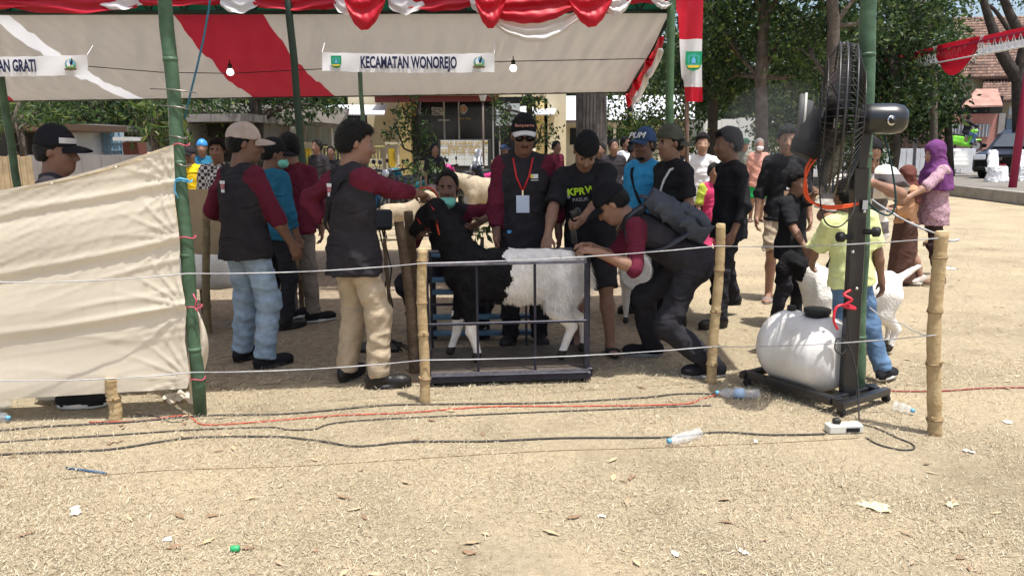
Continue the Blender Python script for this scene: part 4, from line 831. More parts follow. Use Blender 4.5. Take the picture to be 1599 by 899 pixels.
def tree(label, base, trunk, clumps, per=150, size=0.2, seed=1, bark=BARK, weights=(0.45, 0.35, 0.15, 0.05), name='tree', aspect=0.42, limbs=True, cat='tree'):
    """trunk: list of (offset vector, radius); clumps: (offset, radii)"""
    root = empty(name, base, label, cat); k = MB(); pts_ = [np.array(t[0], float) for t in trunk]; k.tube(pts_, [t[1] for t in trunk], 12); tip = pts_[-1]
    r = np.random.default_rng(seed)
    if limbs:
        for (c, rad) in clumps:
            c = np.array(c); j = min(range(len(pts_)), key=lambda i: abs(pts_[i][2]-(c[2]-0.9*max(rad[2], 0.6)))); s0 = pts_[max(j, 1)]; mid = (s0+c)/2+r.normal(size=3)*0.15; rb = trunk[max(j, 1)][1]*0.55
            k.tube([s0, mid, c, c+r.normal(size=3)*0.3*np.array(rad)], [rb, rb*0.6, rb*0.32, rb*0.1], 7)
            for _ in range(3): e = c+r.normal(size=3)*np.array(rad)*0.5; k.tube([mid, (mid+e)/2+r.normal(size=3)*0.06, e], [rb*0.4, rb*0.25, rb*0.08], 5)
    k.build('trunk', bark, root, True)
    if clumps:
        V, F, Mi = leaves(clumps, per, size, seed, weights, aspect, 1.65); meshobj('crown', V, F, [LD, LM, LL, LY], root, Mi, False)
    return root
def at(px, Y, z=0): p = P(px, 230, Y); return Vector((p.x, Y, z))
def cl(base, px, py, Y, rx, ry, rz): p = P(px, py, Y); return ((p.x-base.x, p.y-base.y, p.z-base.z), (rx, ry, rz))
def trunkpx(base, pxs, Y):
    out = [((0, 0, 0), pxs[0][2])]
    for (x, y, r_) in pxs: p = P(x, y, Y); out.append(((p.x-base.x, p.y-base.y, p.z-base.z), r_))
    return out
# right-hand trees behind the field
b = at(1190, 21); tree('tall grey-trunked tree behind the old man in salmon', b, trunkpx(b, [(1190, 235, 0.17), (1188, 120, 0.16), (1193, 30, 0.15), (1196, -60, 0.14), (1200, -160, 0.1)], 21), [cl(b, 1130, 30, 21.5, 1.3, 1.2, 1.0), cl(b, 1235, 40, 21.5, 1.2, 1.2, 1.1), cl(b, 1160, -50, 21, 1.6, 1.3, 1.0), cl(b, 1240, -60, 21, 1.6, 1.3, 1.0), cl(b, 1140, 110, 22.5, 1.0, 1.0, 0.9), cl(b, 1260, 110, 22, 1.0, 1, 0.9)], 520, 0.20, 21)
b = at(1105, 24); tree('dark broad tree behind the red and white flag', b, trunkpx(b, [(1112, 235, 0.16), (1114, 150, 0.15), (1118, 60, 0.13), (1122, -40, 0.1)], 24), [cl(b, 1095, 80, 24, 1.3, 1.2, 1.2), cl(b, 1150, 60, 24, 1.4, 1.2, 1.3), cl(b, 1120, 140, 24.5, 1.3, 1.1, 0.8), cl(b, 1170, 140, 25, 1.2, 1.1, 0.9), cl(b, 1110, -10, 24, 1.7, 1.3, 1.1), cl(b, 1060, 120, 25, 1.0, 1.0, 0.9)], 520, 0.20, 22, BARKD, (0.6, 0.28, 0.09, 0.03))
b = at(1298, 19); tree('slim bare-stemmed tree rising above the fan', b, trunkpx(b, [(1296, 235, 0.15), (1298, 130, 0.14), (1302, 40, 0.14), (1296, -50, 0.13), (1290, -150, 0.09)], 19), [cl(b, 1350, 35, 20, 1.1, 1, 0.8), cl(b, 1262, 70, 20, 1.0, 1, 0.8), cl(b, 1330, -40, 19.5, 1.3, 1.1, 0.8), cl(b, 1270, -60, 19.5, 1.3, 1.1, 0.9)], 420, 0.18, 23, BARK, (0.4, 0.35, 0.2, 0.05))
b = at(1265, 26); tree('leafy mid-green tree left of the fan', b, trunkpx(b, [(1266, 235, 0.14), (1264, 150, 0.12), (1262, 80, 0.1)], 26), [cl(b, 1235, 150, 26, 1.3, 1.2, 1.1), cl(b, 1290, 150, 26, 1.2, 1.2, 1.2), cl(b, 1262, 90, 26, 1.5, 1.2, 1.0), cl(b, 1215, 195, 26.5, 1.1, 1, 0.8), cl(b, 1290, 205, 26.5, 1.2, 1, 0.8), cl(b, 1240, 205, 26, 1.1, 1, 0.8)], 540, 0.19, 24, BARKD, (0.4, 0.36, 0.18, 0.06))
b = at(1395, 25); tree('dense dark tree right of the green pole', b, trunkpx(b, [(1398, 235, 0.16), (1396, 150, 0.15), (1392, 60, 0.12)], 25), [cl(b, 1380, 60, 25, 1.5, 1.3, 1.4), cl(b, 1430, 70, 25, 1.4, 1.3, 1.4), cl(b, 1400, 150, 25, 1.5, 1.3, 1.1), cl(b, 1360, 160, 25.5, 1.0, 1.1, 1.0), cl(b, 1400, -10, 25, 1.7, 1.3, 1.0), cl(b, 1350, 100, 26, 1.1, 1, 1.2)], 560, 0.19, 25, BARKD, (0.55, 0.3, 0.11, 0.04))
b = at(1458, 26.5); tree('slender tree with tall thin trunk left of the gate swag', b, trunkpx(b, [(1458, 225, 0.12), (1458, 120, 0.11), (1448, 40, 0.10), (1434, -30, 0.09)], 26.5), [cl(b, 1470, 30, 27, 1.2, 1.1, 0.9), cl(b, 1420, 20, 27, 1.2, 1.1, 0.9), cl(b, 1450, -50, 27, 1.6, 1.2, 0.8)], 360, 0.17, 26, BARK, (0.4, 0.35, 0.2, 0.05))
b = at(1490, 28); tree('bushy broad-leaved tree under the gate swag', b, trunkpx(b, [(1482, 240, 0.14), (1480, 180, 0.12), (1484, 130, 0.08)], 28), [cl(b, 1452, 138, 28, 1.1, 1.3, 1.2), cl(b, 1425, 150, 28, 1.3, 1.3, 1.3), cl(b, 1440, 185, 28, 1.2, 1.2, 0.8)], 620, 0.22, 27, BARKD, (0.55, 0.33, 0.10, 0.02), aspect=0.5)
b = at(1600, 27, 0.264); b.x = P(1596, 230, 27).x; tree('large forked tree at the right edge', b, trunkpx(b, [(1597, 290, 0.30), (1594, 190, 0.26), (1592, 120, 0.24), (1602, 60, 0.15), (1625, -40, 0.15)], 27), [cl(b, 1600, -15, 27, 1.4, 1, 0.7), cl(b, 1545, -20, 27, 1.3, 1, 0.5)], 260, 0.17, 28, BARKD, (0.5, 0.35, 0.12, 0.03), limbs=False)
rt = bpy.context.scene.objects[-1].parent if False else None
k = MB(); Yb = 27; k.tube(curve([P(1590, 125, Yb), P(1565, 85, Yb), P(1548, 40, Yb), P(1535, 0, Yb), P(1525, -30, Yb)]), [0.22-0.0045*i for i in range(33)], 10); k.tube(curve([P(1566, 85, Yb), P(1580, 60, Yb-0.1), P(1560, 25, Yb), P(1545, 8, Yb)]), [0.10-0.002*i for i in range(25)], 8); k.tube(curve([P(1597, 60, Yb), P(1578, 25, Yb), P(1560, -20, Yb)]), [0.18-0.004*i for i in range(17)], 8)
for o in bpy.data.objects:
    if o.get('label') == 'large forked tree at the right edge': RTREE = o
lm = k.build('limb', BARKD, None, True); lm.parent = RTREE; lm.matrix_parent_inverse = Matrix.Translation(-RTREE.location)
# big trunk behind the tent, its crown above the roof
b = at(922, 14.5); tree('thick grey tree trunk behind the tent', b, [((0, 0, 0), 0.36), ((0, 0, 0.5), 0.30), ((0.02, 0, 1.6), 0.29), ((0, 0, 2.8), 0.28), ((0.05, 0, 4.2), 0.24), ((0.1, 0, 5.6), 0.15)], [((-1.6, 0.5, 5.4), (2.2, 2.2, 0.9)), ((1.3, 1.6, 5.2), (2.0, 2.2, 0.9)), ((0.2, 0.3, 6.4), (2.2, 2.2, 0.9)), ((-4.0, 1.5, 5.2), (2.2, 2.4, 0.8)), ((-2.6, 3.6, 5.6), (2.4, 2.0, 0.8)), ((0.4, 4.0, 5.8), (2.2, 2.0, 0.8)), ((-6.2, 2.2, 5.2), (1.8, 2.2, 0.7))], 210, 0.30, 29, mat('ridged_bark', (0.085, 0.072, 0.066), 0.95, noise=(4, 0.5), wave=(5, 1.0, 'X')))
# trees behind the tent, middle and left
b = at(985, 22); tree('light green shrubby tree right of the thick trunk', b, trunkpx(b, [(985, 235, 0.1), (984, 180, 0.08), (986, 130, 0.06)], 22), [cl(b, 975, 165, 22, 0.8, 0.9, 0.9), cl(b, 1000, 185, 22, 0.9, 0.9, 0.7), cl(b, 1030, 190, 22.3, 0.8, 0.8, 0.5), cl(b, 985, 210, 22, 0.7, 0.8, 0.4), cl(b, 970, 120, 22, 0.8, 0.8, 0.8)], 420, 0.16, 30, BARKD, (0.35, 0.35, 0.22, 0.08))
b = at(645, 19); tree('small garden tree in front of the dark office window', b, trunkpx(b, [(650, 240, 0.07), (652, 190, 0.06), (655, 160, 0.04)], 19), [cl(b, 648, 195, 19, 0.55, 0.5, 0.5), cl(b, 620, 200, 19.2, 0.4, 0.5, 0.4), cl(b, 662, 215, 19, 0.4, 0.5, 0.35), cl(b, 640, 165, 19, 0.4, 0.4, 0.3)], 420, 0.12, 31, BARKD, (0.5, 0.33, 0.12, 0.05))
b = at(840, 20); tree('round green tree behind the white-brimmed cap', b, trunkpx(b, [(826, 235, 0.09), (827, 180, 0.08), (826, 140, 0.07), (826, 100, 0.06)], 20), [cl(b, 845, 195, 20, 0.6, 0.6, 0.6), cl(b, 790, 190, 20.3, 0.4, 0.5, 0.5), cl(b, 835, 165, 20, 0.45, 0.5, 0.3), cl(b, 775, 170, 20.2, 0.3, 0.4, 0.4)], 480, 0.12, 32, BARKD, (0.45, 0.38, 0.13, 0.04))
b = at(250, 14); tree('plumeria-like tree with long light leaves behind the left pole', b, trunkpx(b, [(243, 240, 0.07), (240, 200, 0.06), (246, 170, 0.05)], 14), [cl(b, 232, 205, 14, 0.5, 0.5, 0.35), cl(b, 255, 180, 14, 0.5, 0.5, 0.4), cl(b, 225, 180, 14.2, 0.4, 0.4, 0.3), cl(b, 270, 215, 14.2, 0.4, 0.4, 0.35)], 330, 0.22, 33, BARK, (0.15, 0.35, 0.38, 0.12), aspect=0.28)
b = at(130, 24); tree('dark spreading tree over the left background', b, trunkpx(b, [(165, 240, 0.16), (160, 190, 0.15), (150, 150, 0.12), (140, 90, 0.1)], 24), [cl(b, 115, 185, 24, 1.3, 1.2, 0.7), cl(b, 165, 180, 24, 1.5, 1.2, 0.8), cl(b, 210, 190, 24.5, 1.2, 1.1, 0.9), cl(b, 60, 170, 24.5, 1.3, 1.1, 0.6), cl(b, 130, 130, 24, 2.4, 1.6, 1.0), cl(b, 240, 160, 25, 1.4, 1.2, 0.9)], 520, 0.17, 34, BARKD, (0.45, 0.33, 0.15, 0.07))
b = at(35, 15); tree('young tree with drooping leaves at the left edge', b, trunkpx(b, [(38, 250, 0.06), (35, 215, 0.05), (22, 185, 0.04), (30, 160, 0.03)], 15), [cl(b, 20, 180, 15, 0.5, 0.5, 0.3), cl(b, 48, 190, 15, 0.5, 0.5, 0.25), cl(b, 60, 175, 15.2, 0.5, 0.5, 0.2), cl(b, 5, 200, 15, 0.4, 0.4, 0.2)], 230, 0.24, 35, BARK, (0.3, 0.35, 0.25, 0.1), aspect=0.18)
b = at(405, 20); tree('dark tree above the pavilion roof', b, trunkpx(b, [(400, 240, 0.17), (402, 190, 0.16), (398, 150, 0.14), (380, 90, 0.1)], 20), [cl(b, 350, 165, 20, 1.0, 1, 0.5), cl(b, 440, 165, 21, 1.1, 1, 0.5), cl(b, 345, 195, 19.6, 0.6, 0.7, 0.35), cl(b, 400, 110, 20.5, 2.4, 1.4, 0.8), cl(b, 440, 40, 17.5, 2.6, 2.4, 0.9), cl(b, 520, 60, 18.5, 2.4, 2.2, 0.8), cl(b, 340, 40, 15.5, 2.2, 2.0, 0.8), cl(b, 500, 165, 21, 0.7, 0.8, 0.4), cl(b, 310, 165, 20.5, 0.8, 0.8, 0.6)], 420, 0.16, 36, BARKD, (0.6, 0.28, 0.09, 0.03))
def shrub(label, px, py, Y, rx, rz, size, seed, w=(0.35, 0.38, 0.2, 0.07), per=520):
    p = P(px, py, Y); b = Vector((p.x, Y, 0)); return tree(label, b, [((0, 0, 0), 0.035), ((0, 0, p.z*0.6), 0.03), ((0.02, 0, p.z), 0.015)], [((0, 0, p.z), (rx, rx*0.9, rz)), ((rx*0.5, 0, p.z*0.7), (rx*0.7, rx*0.7, rz*0.7)), ((-rx*0.5, 0.1, p.z*0.7), (rx*0.7, rx*0.7, rz*0.7))], per, size, seed, BARKD, w, name='shrub', cat='shrub')
shrub('leafy potted shrub among the motorbikes', 655, 270, 13, 0.35, 0.3, 0.10, 40); shrub('yellow-green shrub by the dark pavilion pole', 462, 245, 14.5, 0.3, 0.4, 0.10, 41, (0.1, 0.3, 0.35, 0.25)); shrub('pale yellowish shrub behind the man in yellow', 325, 250, 15.5, 0.32, 0.4, 0.10, 42, (0.15, 0.3, 0.3, 0.25)); shrub('grassy green plant behind the crouching man', 750, 370, 7.2, 0.20, 0.14, 0.10, 43); shrub('green shrub beyond the thick trunk base', 1052, 190, 23, 0.8, 0.7, 0.15, 44, (0.2, 0.35, 0.3, 0.15)); shrub('purple-tinged shrub by the white wall', 1205, 230, 24, 0.7, 0.6, 0.14, 45); shrub('broad shrub beside the hedge behind the fan', 1330, 222, 24, 1.0, 0.8, 0.16, 46, (0.6, 0.3, 0.08, 0.02))
# distant wood closing the background
r = np.random.default_rng(90); cls = []
for i in range(70): x = -48+96*i/69+r.normal()*1.0; cls.append(((x, 58+r.normal()*3, 2.2+abs(r.normal())*2.2), (2.6, 2.0, 2.0)))
for i in range(40): x = -50+52*i/39+r.normal()*1.0; cls.append(((x, 60+r.normal()*3, 6+abs(r.normal())*1.5), (2.6, 2.0, 1.8)))
for i in range(13): x = 6+20*i/12+r.normal()*0.6; cls.append(((x, 50+r.normal()*2, 5+abs(r.normal())*3), (2.4, 1.8, 2.2)))
V, F, Mi = leaves(cls, 95, 0.66, 91, (0.55, 0.3, 0.12, 0.03)); tag(meshobj('distant_wood', V, F, [LD, LM, LL, LY], None, Mi, False), 'mass of dark trees closing off the background', 'trees', kind='stuff')

# ------------------------------------------------------------ buildings
CRM = mat('cream_plaster', (0.62, 0.54, 0.38), 0.9, noise=(1.5, 0.08), bump=(20, 0.1)); CRM2 = mat('yellow_cream_plaster', (0.66, 0.52, 0.24), 0.9, noise=(2, 0.08)); WHT = mat('white_plaster', (0.72, 0.72, 0.70), 0.9, noise=(1.2, 0.1), bump=(20, 0.15)); DGL = mat('dark_glass', (0.012, 0.013, 0.016), 0.12, spec=0.5); MROOF = mat('pale_metal_roof', (0.62, 0.63, 0.64), 0.5, wave=(3, 0.6, 'X'), metal=0.1); RTILE = mat('red_roof_tile', (0.30, 0.135, 0.085), 0.85, noise=(5, 0.3)); FASC = mat('maroon_fascia', (0.14, 0.03, 0.025), 0.6); GOLD = mat('gold_print', (0.45, 0.30, 0.08), 0.5); DARKI = mat('dark_interior', (0.02, 0.019, 0.018), 0.9); GREYW = mat('grey_wall', (0.24, 0.22, 0.21), 0.9, noise=(2, 0.15))
def bx2(parent, name, x0, y0, x1, y1, Y, depth, m_, zmin=None, bev=0.0):
    """box whose front face spans the given photo rectangle at distance Y and goes depth metres back"""
    a = P((x0+x1)/2, y0, Y); c = P((x0+x1)/2, y1, Y); xl = P(x0, (y0+y1)/2, Y).x; xr = P(x1, (y0+y1)/2, Y).x; zb = c.z if zmin is None else zmin
    k = MB(); k.box(((xl+xr)/2, Y+depth/2, (a.z+zb)/2), (xr-xl, depth, a.z-zb), bev=bev); return k.build(name, m_, parent)
pol = empty('police_office', (0, 30, 0), 'cream office with dark lettered glass front behind the tent', 'building'); pol.location = (0, 0, 0); YO = 30
bx2(pol, 'wall', 545, 120, 640, 268, YO, 7, CRM, 0); bx2(pol, 'wall', 850, 128, 884, 268, YO-1, 8, CRM, 0); bx2(pol, 'wall', 640, 118, 850, 152, YO+0.3, 6, CRM); bx2(pol, 'wall', 640, 250, 850, 268, YO+0.3, 0.3, CRM, 0)
gl = bx2(pol, 'glass_front', 641, 152, 829, 252, YO+0.35, 0.1, DGL)
for px in (632, 846): bx2(pol, 'pillar', px-9, 155, px+9, 262, YO-1.0, 0.45, CRM2, 0)
for px in (694, 717, 770): bx2(gl, 'mullion', px-1.2, 153, px+1.2, 252, YO+0.28, 0.06, mat('steel_frame', (0.3, 0.3, 0.3), 0.4))
bx2(pol, 'fascia', 585, 150, 778, 159, YO-1.6, 0.2, FASC); k = MB(); A, B = P(583, 150, YO-1.7), P(780, 150, YO-1.7); A2, B2 = A+Vector((0, 3.5, 1.5)), B+Vector((0, 3.5, 1.5)); k.add([A, B, B2, A2, A+Vector((0, 0, 0.08)), B+Vector((0, 0, 0.08)), B2+Vector((0, 0, 0.08)), A2+Vector((0, 0, 0.08))], [(0, 1, 2, 3), (7, 6, 5, 4), (0, 4, 5, 1), (1, 5, 6, 2), (3, 2, 6, 7), (0, 3, 7, 4)]); rf = k.build('roof', RTILE, pol)
for i in range(34):
    t = (i+0.5)/34; p = A.lerp(B, t)+Vector((0, 0, 0.09)); k = MB(); k.tube([p+Vector((0, -0.06, -0.02)), p+Vector((0, 3.3, 1.44))], 0.055, 6); k.build('tile_row', RTILE, rf)
bx2(pol, 'window', 545, 178, 574, 240, YO-0.06, 0.1, DGL); 
for (x0, x1, y0, y1) in ((508, 604, 166, 180), (792, 870, 168, 180)):
    a, c = P(x0, y0, YO-0.2), P(x1, y0, YO-0.2); a2, c2 = P(x0+2, y1, YO-2.4), P(x1-4, y1, YO-2.4); k = MB(); k.add([a, c, c2, a2, a+Vector((0, 0, 0.05)), c+Vector((0, 0, 0.05)), c2+Vector((0, 0, 0.05)), a2+Vector((0, 0, 0.05))], [(3, 2, 1, 0), (4, 5, 6, 7), (0, 1, 5, 4), (1, 2, 6, 5), (2, 3, 7, 6), (3, 0, 4, 7)]); k.build('awning', MROOF, pol)
XN, ZN = (1, 0, 0), (0, 0, 1)
for i, t in enumerate(('Pelindung', 'Pengayom', 'dan Pelayan', 'Masyarakat')): text('glass_lettering', t, P(674, 169+i*3.3, YO+0.26), XN, ZN, 0.105, WP, pol, align='LEFT')
text('glass_lettering', 'KEPOLISIAN', P(693, 188, YO+0.26), XN, ZN, 0.08, WP, pol); text('glass_lettering', 'JAWA TIMUR', P(726, 185.5, YO+0.26), XN, ZN, 0.08, GOLD, pol)
def emb(parent, px, py, Y, s_, ma, mb):
    k = MB(); c = np.array(P(px, py, Y)); k.prism([(s_*0.5*math.cos(a)*(0.85+0.15*math.cos(3*a)), s_*0.55*math.sin(a)) for a in np.linspace(0, 6.283, 18, endpoint=False)], XN, ZN, (0, -1, 0), c, 0.01, 0); k.prism([(s_*0.30*math.cos(a), s_*0.34*math.sin(a)) for a in np.linspace(0, 6.283, 12, endpoint=False)], XN, ZN, (0, -1, 0), c+np.array([0, -0.01, 0]), 0.01, 1); k.prism([(-s_*0.12, -s_*0.25), (0, s_*0.3), (s_*0.12, -s_*0.25)], XN, ZN, (0, -1, 0), c+np.array([0, -0.02, 0]), 0.01, 0); k.build('emblem', [ma, mb], parent)
emb(pol, 647, 172, YO+0.26, 0.40, GOLD, BRP); emb(pol, 724, 171, YO+0.26, 0.34, mat('grey_blue_print', (0.25, 0.3, 0.33), 0.6), mat('orange_print', (0.5, 0.16, 0.04), 0.6))
# low white sign wall of the office
sg = empty('sign_wall', (0, 0, 0), 'low white tiled sign wall with gold lettering in front of the office', 'sign'); YSG = 24
bx2(sg, 'plinth', 685, 217, 767, 262, YSG, 0.35, mat('dark_cap', (0.03, 0.03, 0.03), 0.6), 0)
for i in range(6):
    for j in range(4): w = 74/6; bx2(sg, 'tile', 688+i*w, 219+j*10, 688+(i+1)*w-0.35, 219+(j+1)*10-0.35, YSG-0.02-0.001*((i+j) % 2), 0.02, mat('white_tile', (0.62, 0.65, 0.64), 0.3, noise=(2, 0.05)))
for t, y, s_ in (('POLRI DAERAH JATIM', 223.5, 0.15), ('RESOR PASURUAN', 230, 0.12), ('SEKTOR GRATI', 237, 0.21)): text('sign_lettering', t, P(725, y, YSG-0.035), XN, ZN, s_, GOLD, sg, bold=0.003)
bs = empty('notice_board', (0, 0, 0), 'grey notice board on a pole behind the white-brimmed cap', 'sign'); YN = 22
bx2(bs, 'board', 774, 162, 812, 196, YN, 0.05, mat('board_grey', (0.50, 0.54, 0.55), 0.5)); bx2(bs, 'pole', 779, 196, 781.5, 240, YN+0.05, 0.05, CONC, 0); bx2(bs, 'pole', 806, 196, 808, 240, YN+0.05, 0.05, CONC, 0)
text('board_lettering', 'BHAYANGKARI', P(794, 181, YN-0.01), XN, ZN, 0.115, KP, bs, bold=0.004); text('board_lettering', 'YAYASAN KEMALA', P(794, 176, YN-0.01), XN, ZN, 0.06, KP, bs); text('board_lettering', 'TK KEMALA', P(794, 187, YN-0.01), XN, ZN, 0.07, KP, bs); text('board_lettering', 'GRATI PASURUAN', P(794, 191.5, YN-0.01), XN, ZN, 0.055, KP, bs)
emb(bs, 795.5, 168, YN-0.005, 0.14, KP, mat('mid_grey_print', (0.3, 0.3, 0.3), 0.6))
lp = empty('lamp_post', (0, 0, 0), 'slim garden lamp post in front of the office', 'lamp'); a = P(752, 240, 23); k = MB(); tp = P(754, 158, 23); k.tube([Vector((a.x+0.05, 23, 0)), tp], 0.03, 8); k.build('post', mat('brown_metal', (0.12, 0.09, 0.07), 0.5), lp, True); k = MB(); k.lathe(tp, (0, 0, 1), [(0, 0.06), (0.02, 0.07), (0.15, 0.11), (0.17, 0.115), (0.18, 0.03)], 12); k.build('lantern', mat('frosted_lantern', (0.6, 0.6, 0.58), 0.4), lp, True)
# long building with pale roof
lb = empty('long_building', (0, 0, 0), 'long cream building with pale metal roof behind the thick trunk', 'building'); YL = 36
bx2(lb, 'wall', 874, 183, 1075, 240, YL, 6, CRM, 0); A, B = P(868, 188, YL-1.0), P(1085, 186, YL-1.0); A2, B2 = P(880, 150, YL+3), P(1085, 148, YL+3); k = MB(); k.add([A, B, B2, A2, A-Vector((0, 0, 0.15)), B-Vector((0, 0, 0.15)), B2-Vector((0, 0, 0.15)), A2-Vector((0, 0, 0.15))], [(0, 1, 2, 3), (7, 6, 5, 4), (4, 5, 1, 0), (5, 6, 2, 1), (7, 4, 0, 3), (6, 7, 3, 2)]); k.build('roof', MROOF, lb); bx2(lb, 'fascia', 868, 187, 1085, 191, YL-1.05, 0.05, mat('brown_fascia', (0.09, 0.06, 0.05), 0.7))
for px in (880, 960, 1030): bx2(lb, 'post', px-2, 190, px+2, 240, YL-0.9, 0.15, CRM, 0)
for x0 in (890, 940, 975): bx2(lb, 'window', x0, 200, x0+26, 226, YL-0.04, 0.08, DGL)
# white compound wall and low white painted wall
ww = empty('compound_wall', (0, 0, 0), 'tall white compound wall left of the old man', 'wall'); YW = 30
for i in range(4): bx2(ww, 'panel', 1100+i*27, 188-2*i, 1100+(i+1)*27-0.5, 240, YW-0.02*i, 0.2, WHT, 0)
sgn = empty('small_sign', (0, 0, 0), 'small maroon and white sign on a post by the white wall', 'sign'); bx2(sgn, 'board', 1108, 185, 1120, 197, 27, 0.03, FASC); bx2(sgn, 'board', 1109, 188, 1119, 191, 26.98, 0.02, WP); bx2(sgn, 'post', 1113, 197, 1115, 240, 27.04, 0.05, CONC, 0)
lw = empty('low_wall', (0, 0, 0), 'long low white painted wall along the road', 'wall'); YLW = 31
for i in range(22):
    x0 = 1050+i*21.5; k = bx2(lw, 'wall_block', x0, 233-i*0.05, x0+21.0, 268, YLW-0.02*(i % 2), 0.35, mat('chalky_white_paint', (0.62, 0.63, 0.66), 0.9, noise=(1.8, 0.18), bump=(12, 0.3)), 0)
st = empty('wall_steps', (0, 0, 0), 'stack of white stepped blocks at the end of the low wall', 'steps')
for j in range(4): bx2(st, 'step', 1492-j*3, 236+j*7, 1512+j*1, 243+j*7, YLW-0.5-0.2*j, 0.5, WHT)
# right house, on the raised road behind the low wall
rr_ = MB(); xa = P(1372, 240, 31.4).x; rr_.prism([(xa, 31.38), (70, 31.38), (70, 70), (xa, 70)], (1, 0, 0), (0, 1, 0), (0, 0, 1), (0, 0, 0.002), 1.0); tag(rr_.build('raised_road', ASPH), kind='structure')
hs = empty('tiled_house', (0, 0, 0), 'house with a big brown tiled roof at the right', 'house'); YH = 46
TILE = [mat('roof_tile_a', (0.20, 0.125, 0.095), 0.9, noise=(8, 0.35)), mat('roof_tile_b', (0.27, 0.18, 0.14), 0.9, noise=(8, 0.3)), mat('roof_tile_c', (0.15, 0.10, 0.085), 0.9, noise=(8, 0.3))]
def tiled(parent, A, B, C, D, nx, ny, name='roof'):
    """slab A B (eave) C D (ridge) with raised tile courses"""
    root = MB(); n = (B-A).cross(D-A).normalized(); t = n*0.12; root.add([A-t, B-t, C-t, D-t, A, B, C, D], [(3, 2, 1, 0), (4, 5, 6, 7), (0, 1, 5, 4), (1, 2, 6, 5), (2, 3, 7, 6), (3, 0, 4, 7)]); ro = root.build(name, TILE[2], parent); rr = random.Random(3); k = MB()
    for j in range(ny):
        for i in range(nx):
            u0, u1, v0, v1 = i/nx, (i+0.93)/nx, j/ny, (j+1.12)/ny; q = lambda u, v: A.lerp(B, u).lerp(D.lerp(C, u), min(v, 1)); h = 0.05+rr.random()*0.02; um = (u0+u1)/2
            k.add([q(u0, v0)+n*h*0.6, q(um, v0)+n*(h+0.05), q(u1, v0)+n*h*0.6, q(u0, v1)+n*0.01, q(um, v1)+n*0.05, q(u1, v1)+n*0.01, q(u0, v0), q(u1, v0)], [(0, 1, 4, 3), (1, 2, 5, 4), (6, 7, 2, 1, 0)], rr.choice((0, 0, 1, 2)))
    o = k.build('roof_tiles', TILE, ro); o['kind'] = 'stuff'; return ro
tiled(hs, P(1488, 122, YH), P(1680, 118, YH), P(1690, 24, YH+6), P(1478, 28, YH+6), 42, 22); bx2(hs, 'wall', 1515, 122, 1690, 250, YH+0.8, 6, CRM, 0)
tiled(hs, P(1532, 158, YH-2.5), P(1680, 155, YH-2.5), P(1685, 121, YH+0.7), P(1536, 124, YH+0.7), 30, 9, 'lean_to_roof'); bx2(hs, 'wall', 1572, 158, 1690, 250, YH-1.8, 2.4, CRM, 0); bx2(hs, 'window', 1576, 166, 1590, 180, YH-1.9, 0.1, WHT); bx2(hs, 'gate_panel', 1569, 185, 1612, 250, YH-2.6, 0.08, mat('blue_gate', (0.06, 0.09, 0.13), 0.5), 0)
sh = empty('pink_shed', (0, 0, 0), 'pink shed with rusty awning roof behind the scooter', 'shed'); YK = 41
bx2(sh, 'wall', 1470, 178, 1558, 250, YK, 3, mat('pink_plaster', (0.42, 0.20, 0.16), 0.9, noise=(3, 0.15)), 0); bx2(sh, 'pillar', 1462, 177, 1471, 250, YK-0.1, 0.4, GREYW, 0); bx2(sh, 'pillar', 1557, 177, 1567, 250, YK-0.1, 0.4, GREYW, 0); bx2(sh, 'back_wall', 1500, 150, 1566, 180, YK+2, 0.2, DARKI, 0)
bx2(sh, 'window_grille', 1480, 194, 1545, 214, YK-0.05, 0.06, mat('grille_grey', (0.28, 0.27, 0.27), 0.6))
for i in range(12): bx2(sh, 'grille_bar', 1481+i*5.4, 194, 1482.2+i*5.4, 214, YK-0.1, 0.04, WHT)
A, B = P(1502, 166, YK-1), P(1566, 164, YK-1); A2, B2 = P(1524, 139, YK+2), P(1558, 139, YK+2); k = MB(); t = Vector((0, 0, 0.08)); k.add([A, B, B2, A2, A-t, B-t, B2-t, A2-t], [(0, 1, 2, 3), (7, 6, 5, 4), (4, 5, 1, 0), (5, 6, 2, 1), (7, 4, 0, 3), (6, 7, 3, 2)]); k.build('awning', mat('rusty_sheet', (0.36, 0.20, 0.16), 0.8, noise=(2, 0.3), wave=(4, 0.5, 'X')), sh)
fnc = empty('board_fence', (0, 0, 0), 'dark brown board fence behind the fan motor', 'fence')
for i in range(16): bx2(fnc, 'board', 1380+i*5.6, 196+1.2*math.sin(i*2.2), 1380+i*5.6+5.2, 236, 33+0.01*(i % 2), 0.05, mat('brown_board', (0.075, 0.045, 0.035), 0.9, noise=(5, 0.3)), 0)
lp2 = empty('white_post', (0, 0, 0), 'thin pale lamp post behind the woman in purple', 'lamp'); a = P(1430, 232, 29); tp = P(1434, 138, 29); k = MB(); k.tube([Vector((a.x, 29, 0)), tp], 0.06, 8); k.build('post', mat('pale_post', (0.4, 0.4, 0.4), 0.6), lp2, True); k = MB(); k.lathe(tp, (0, 0, 1), [(0, 0.07), (0.05, 0.12), (0.14, 0.11), (0.18, 0.03)], 10); k.build('lamp_head', WHT, lp2, True)
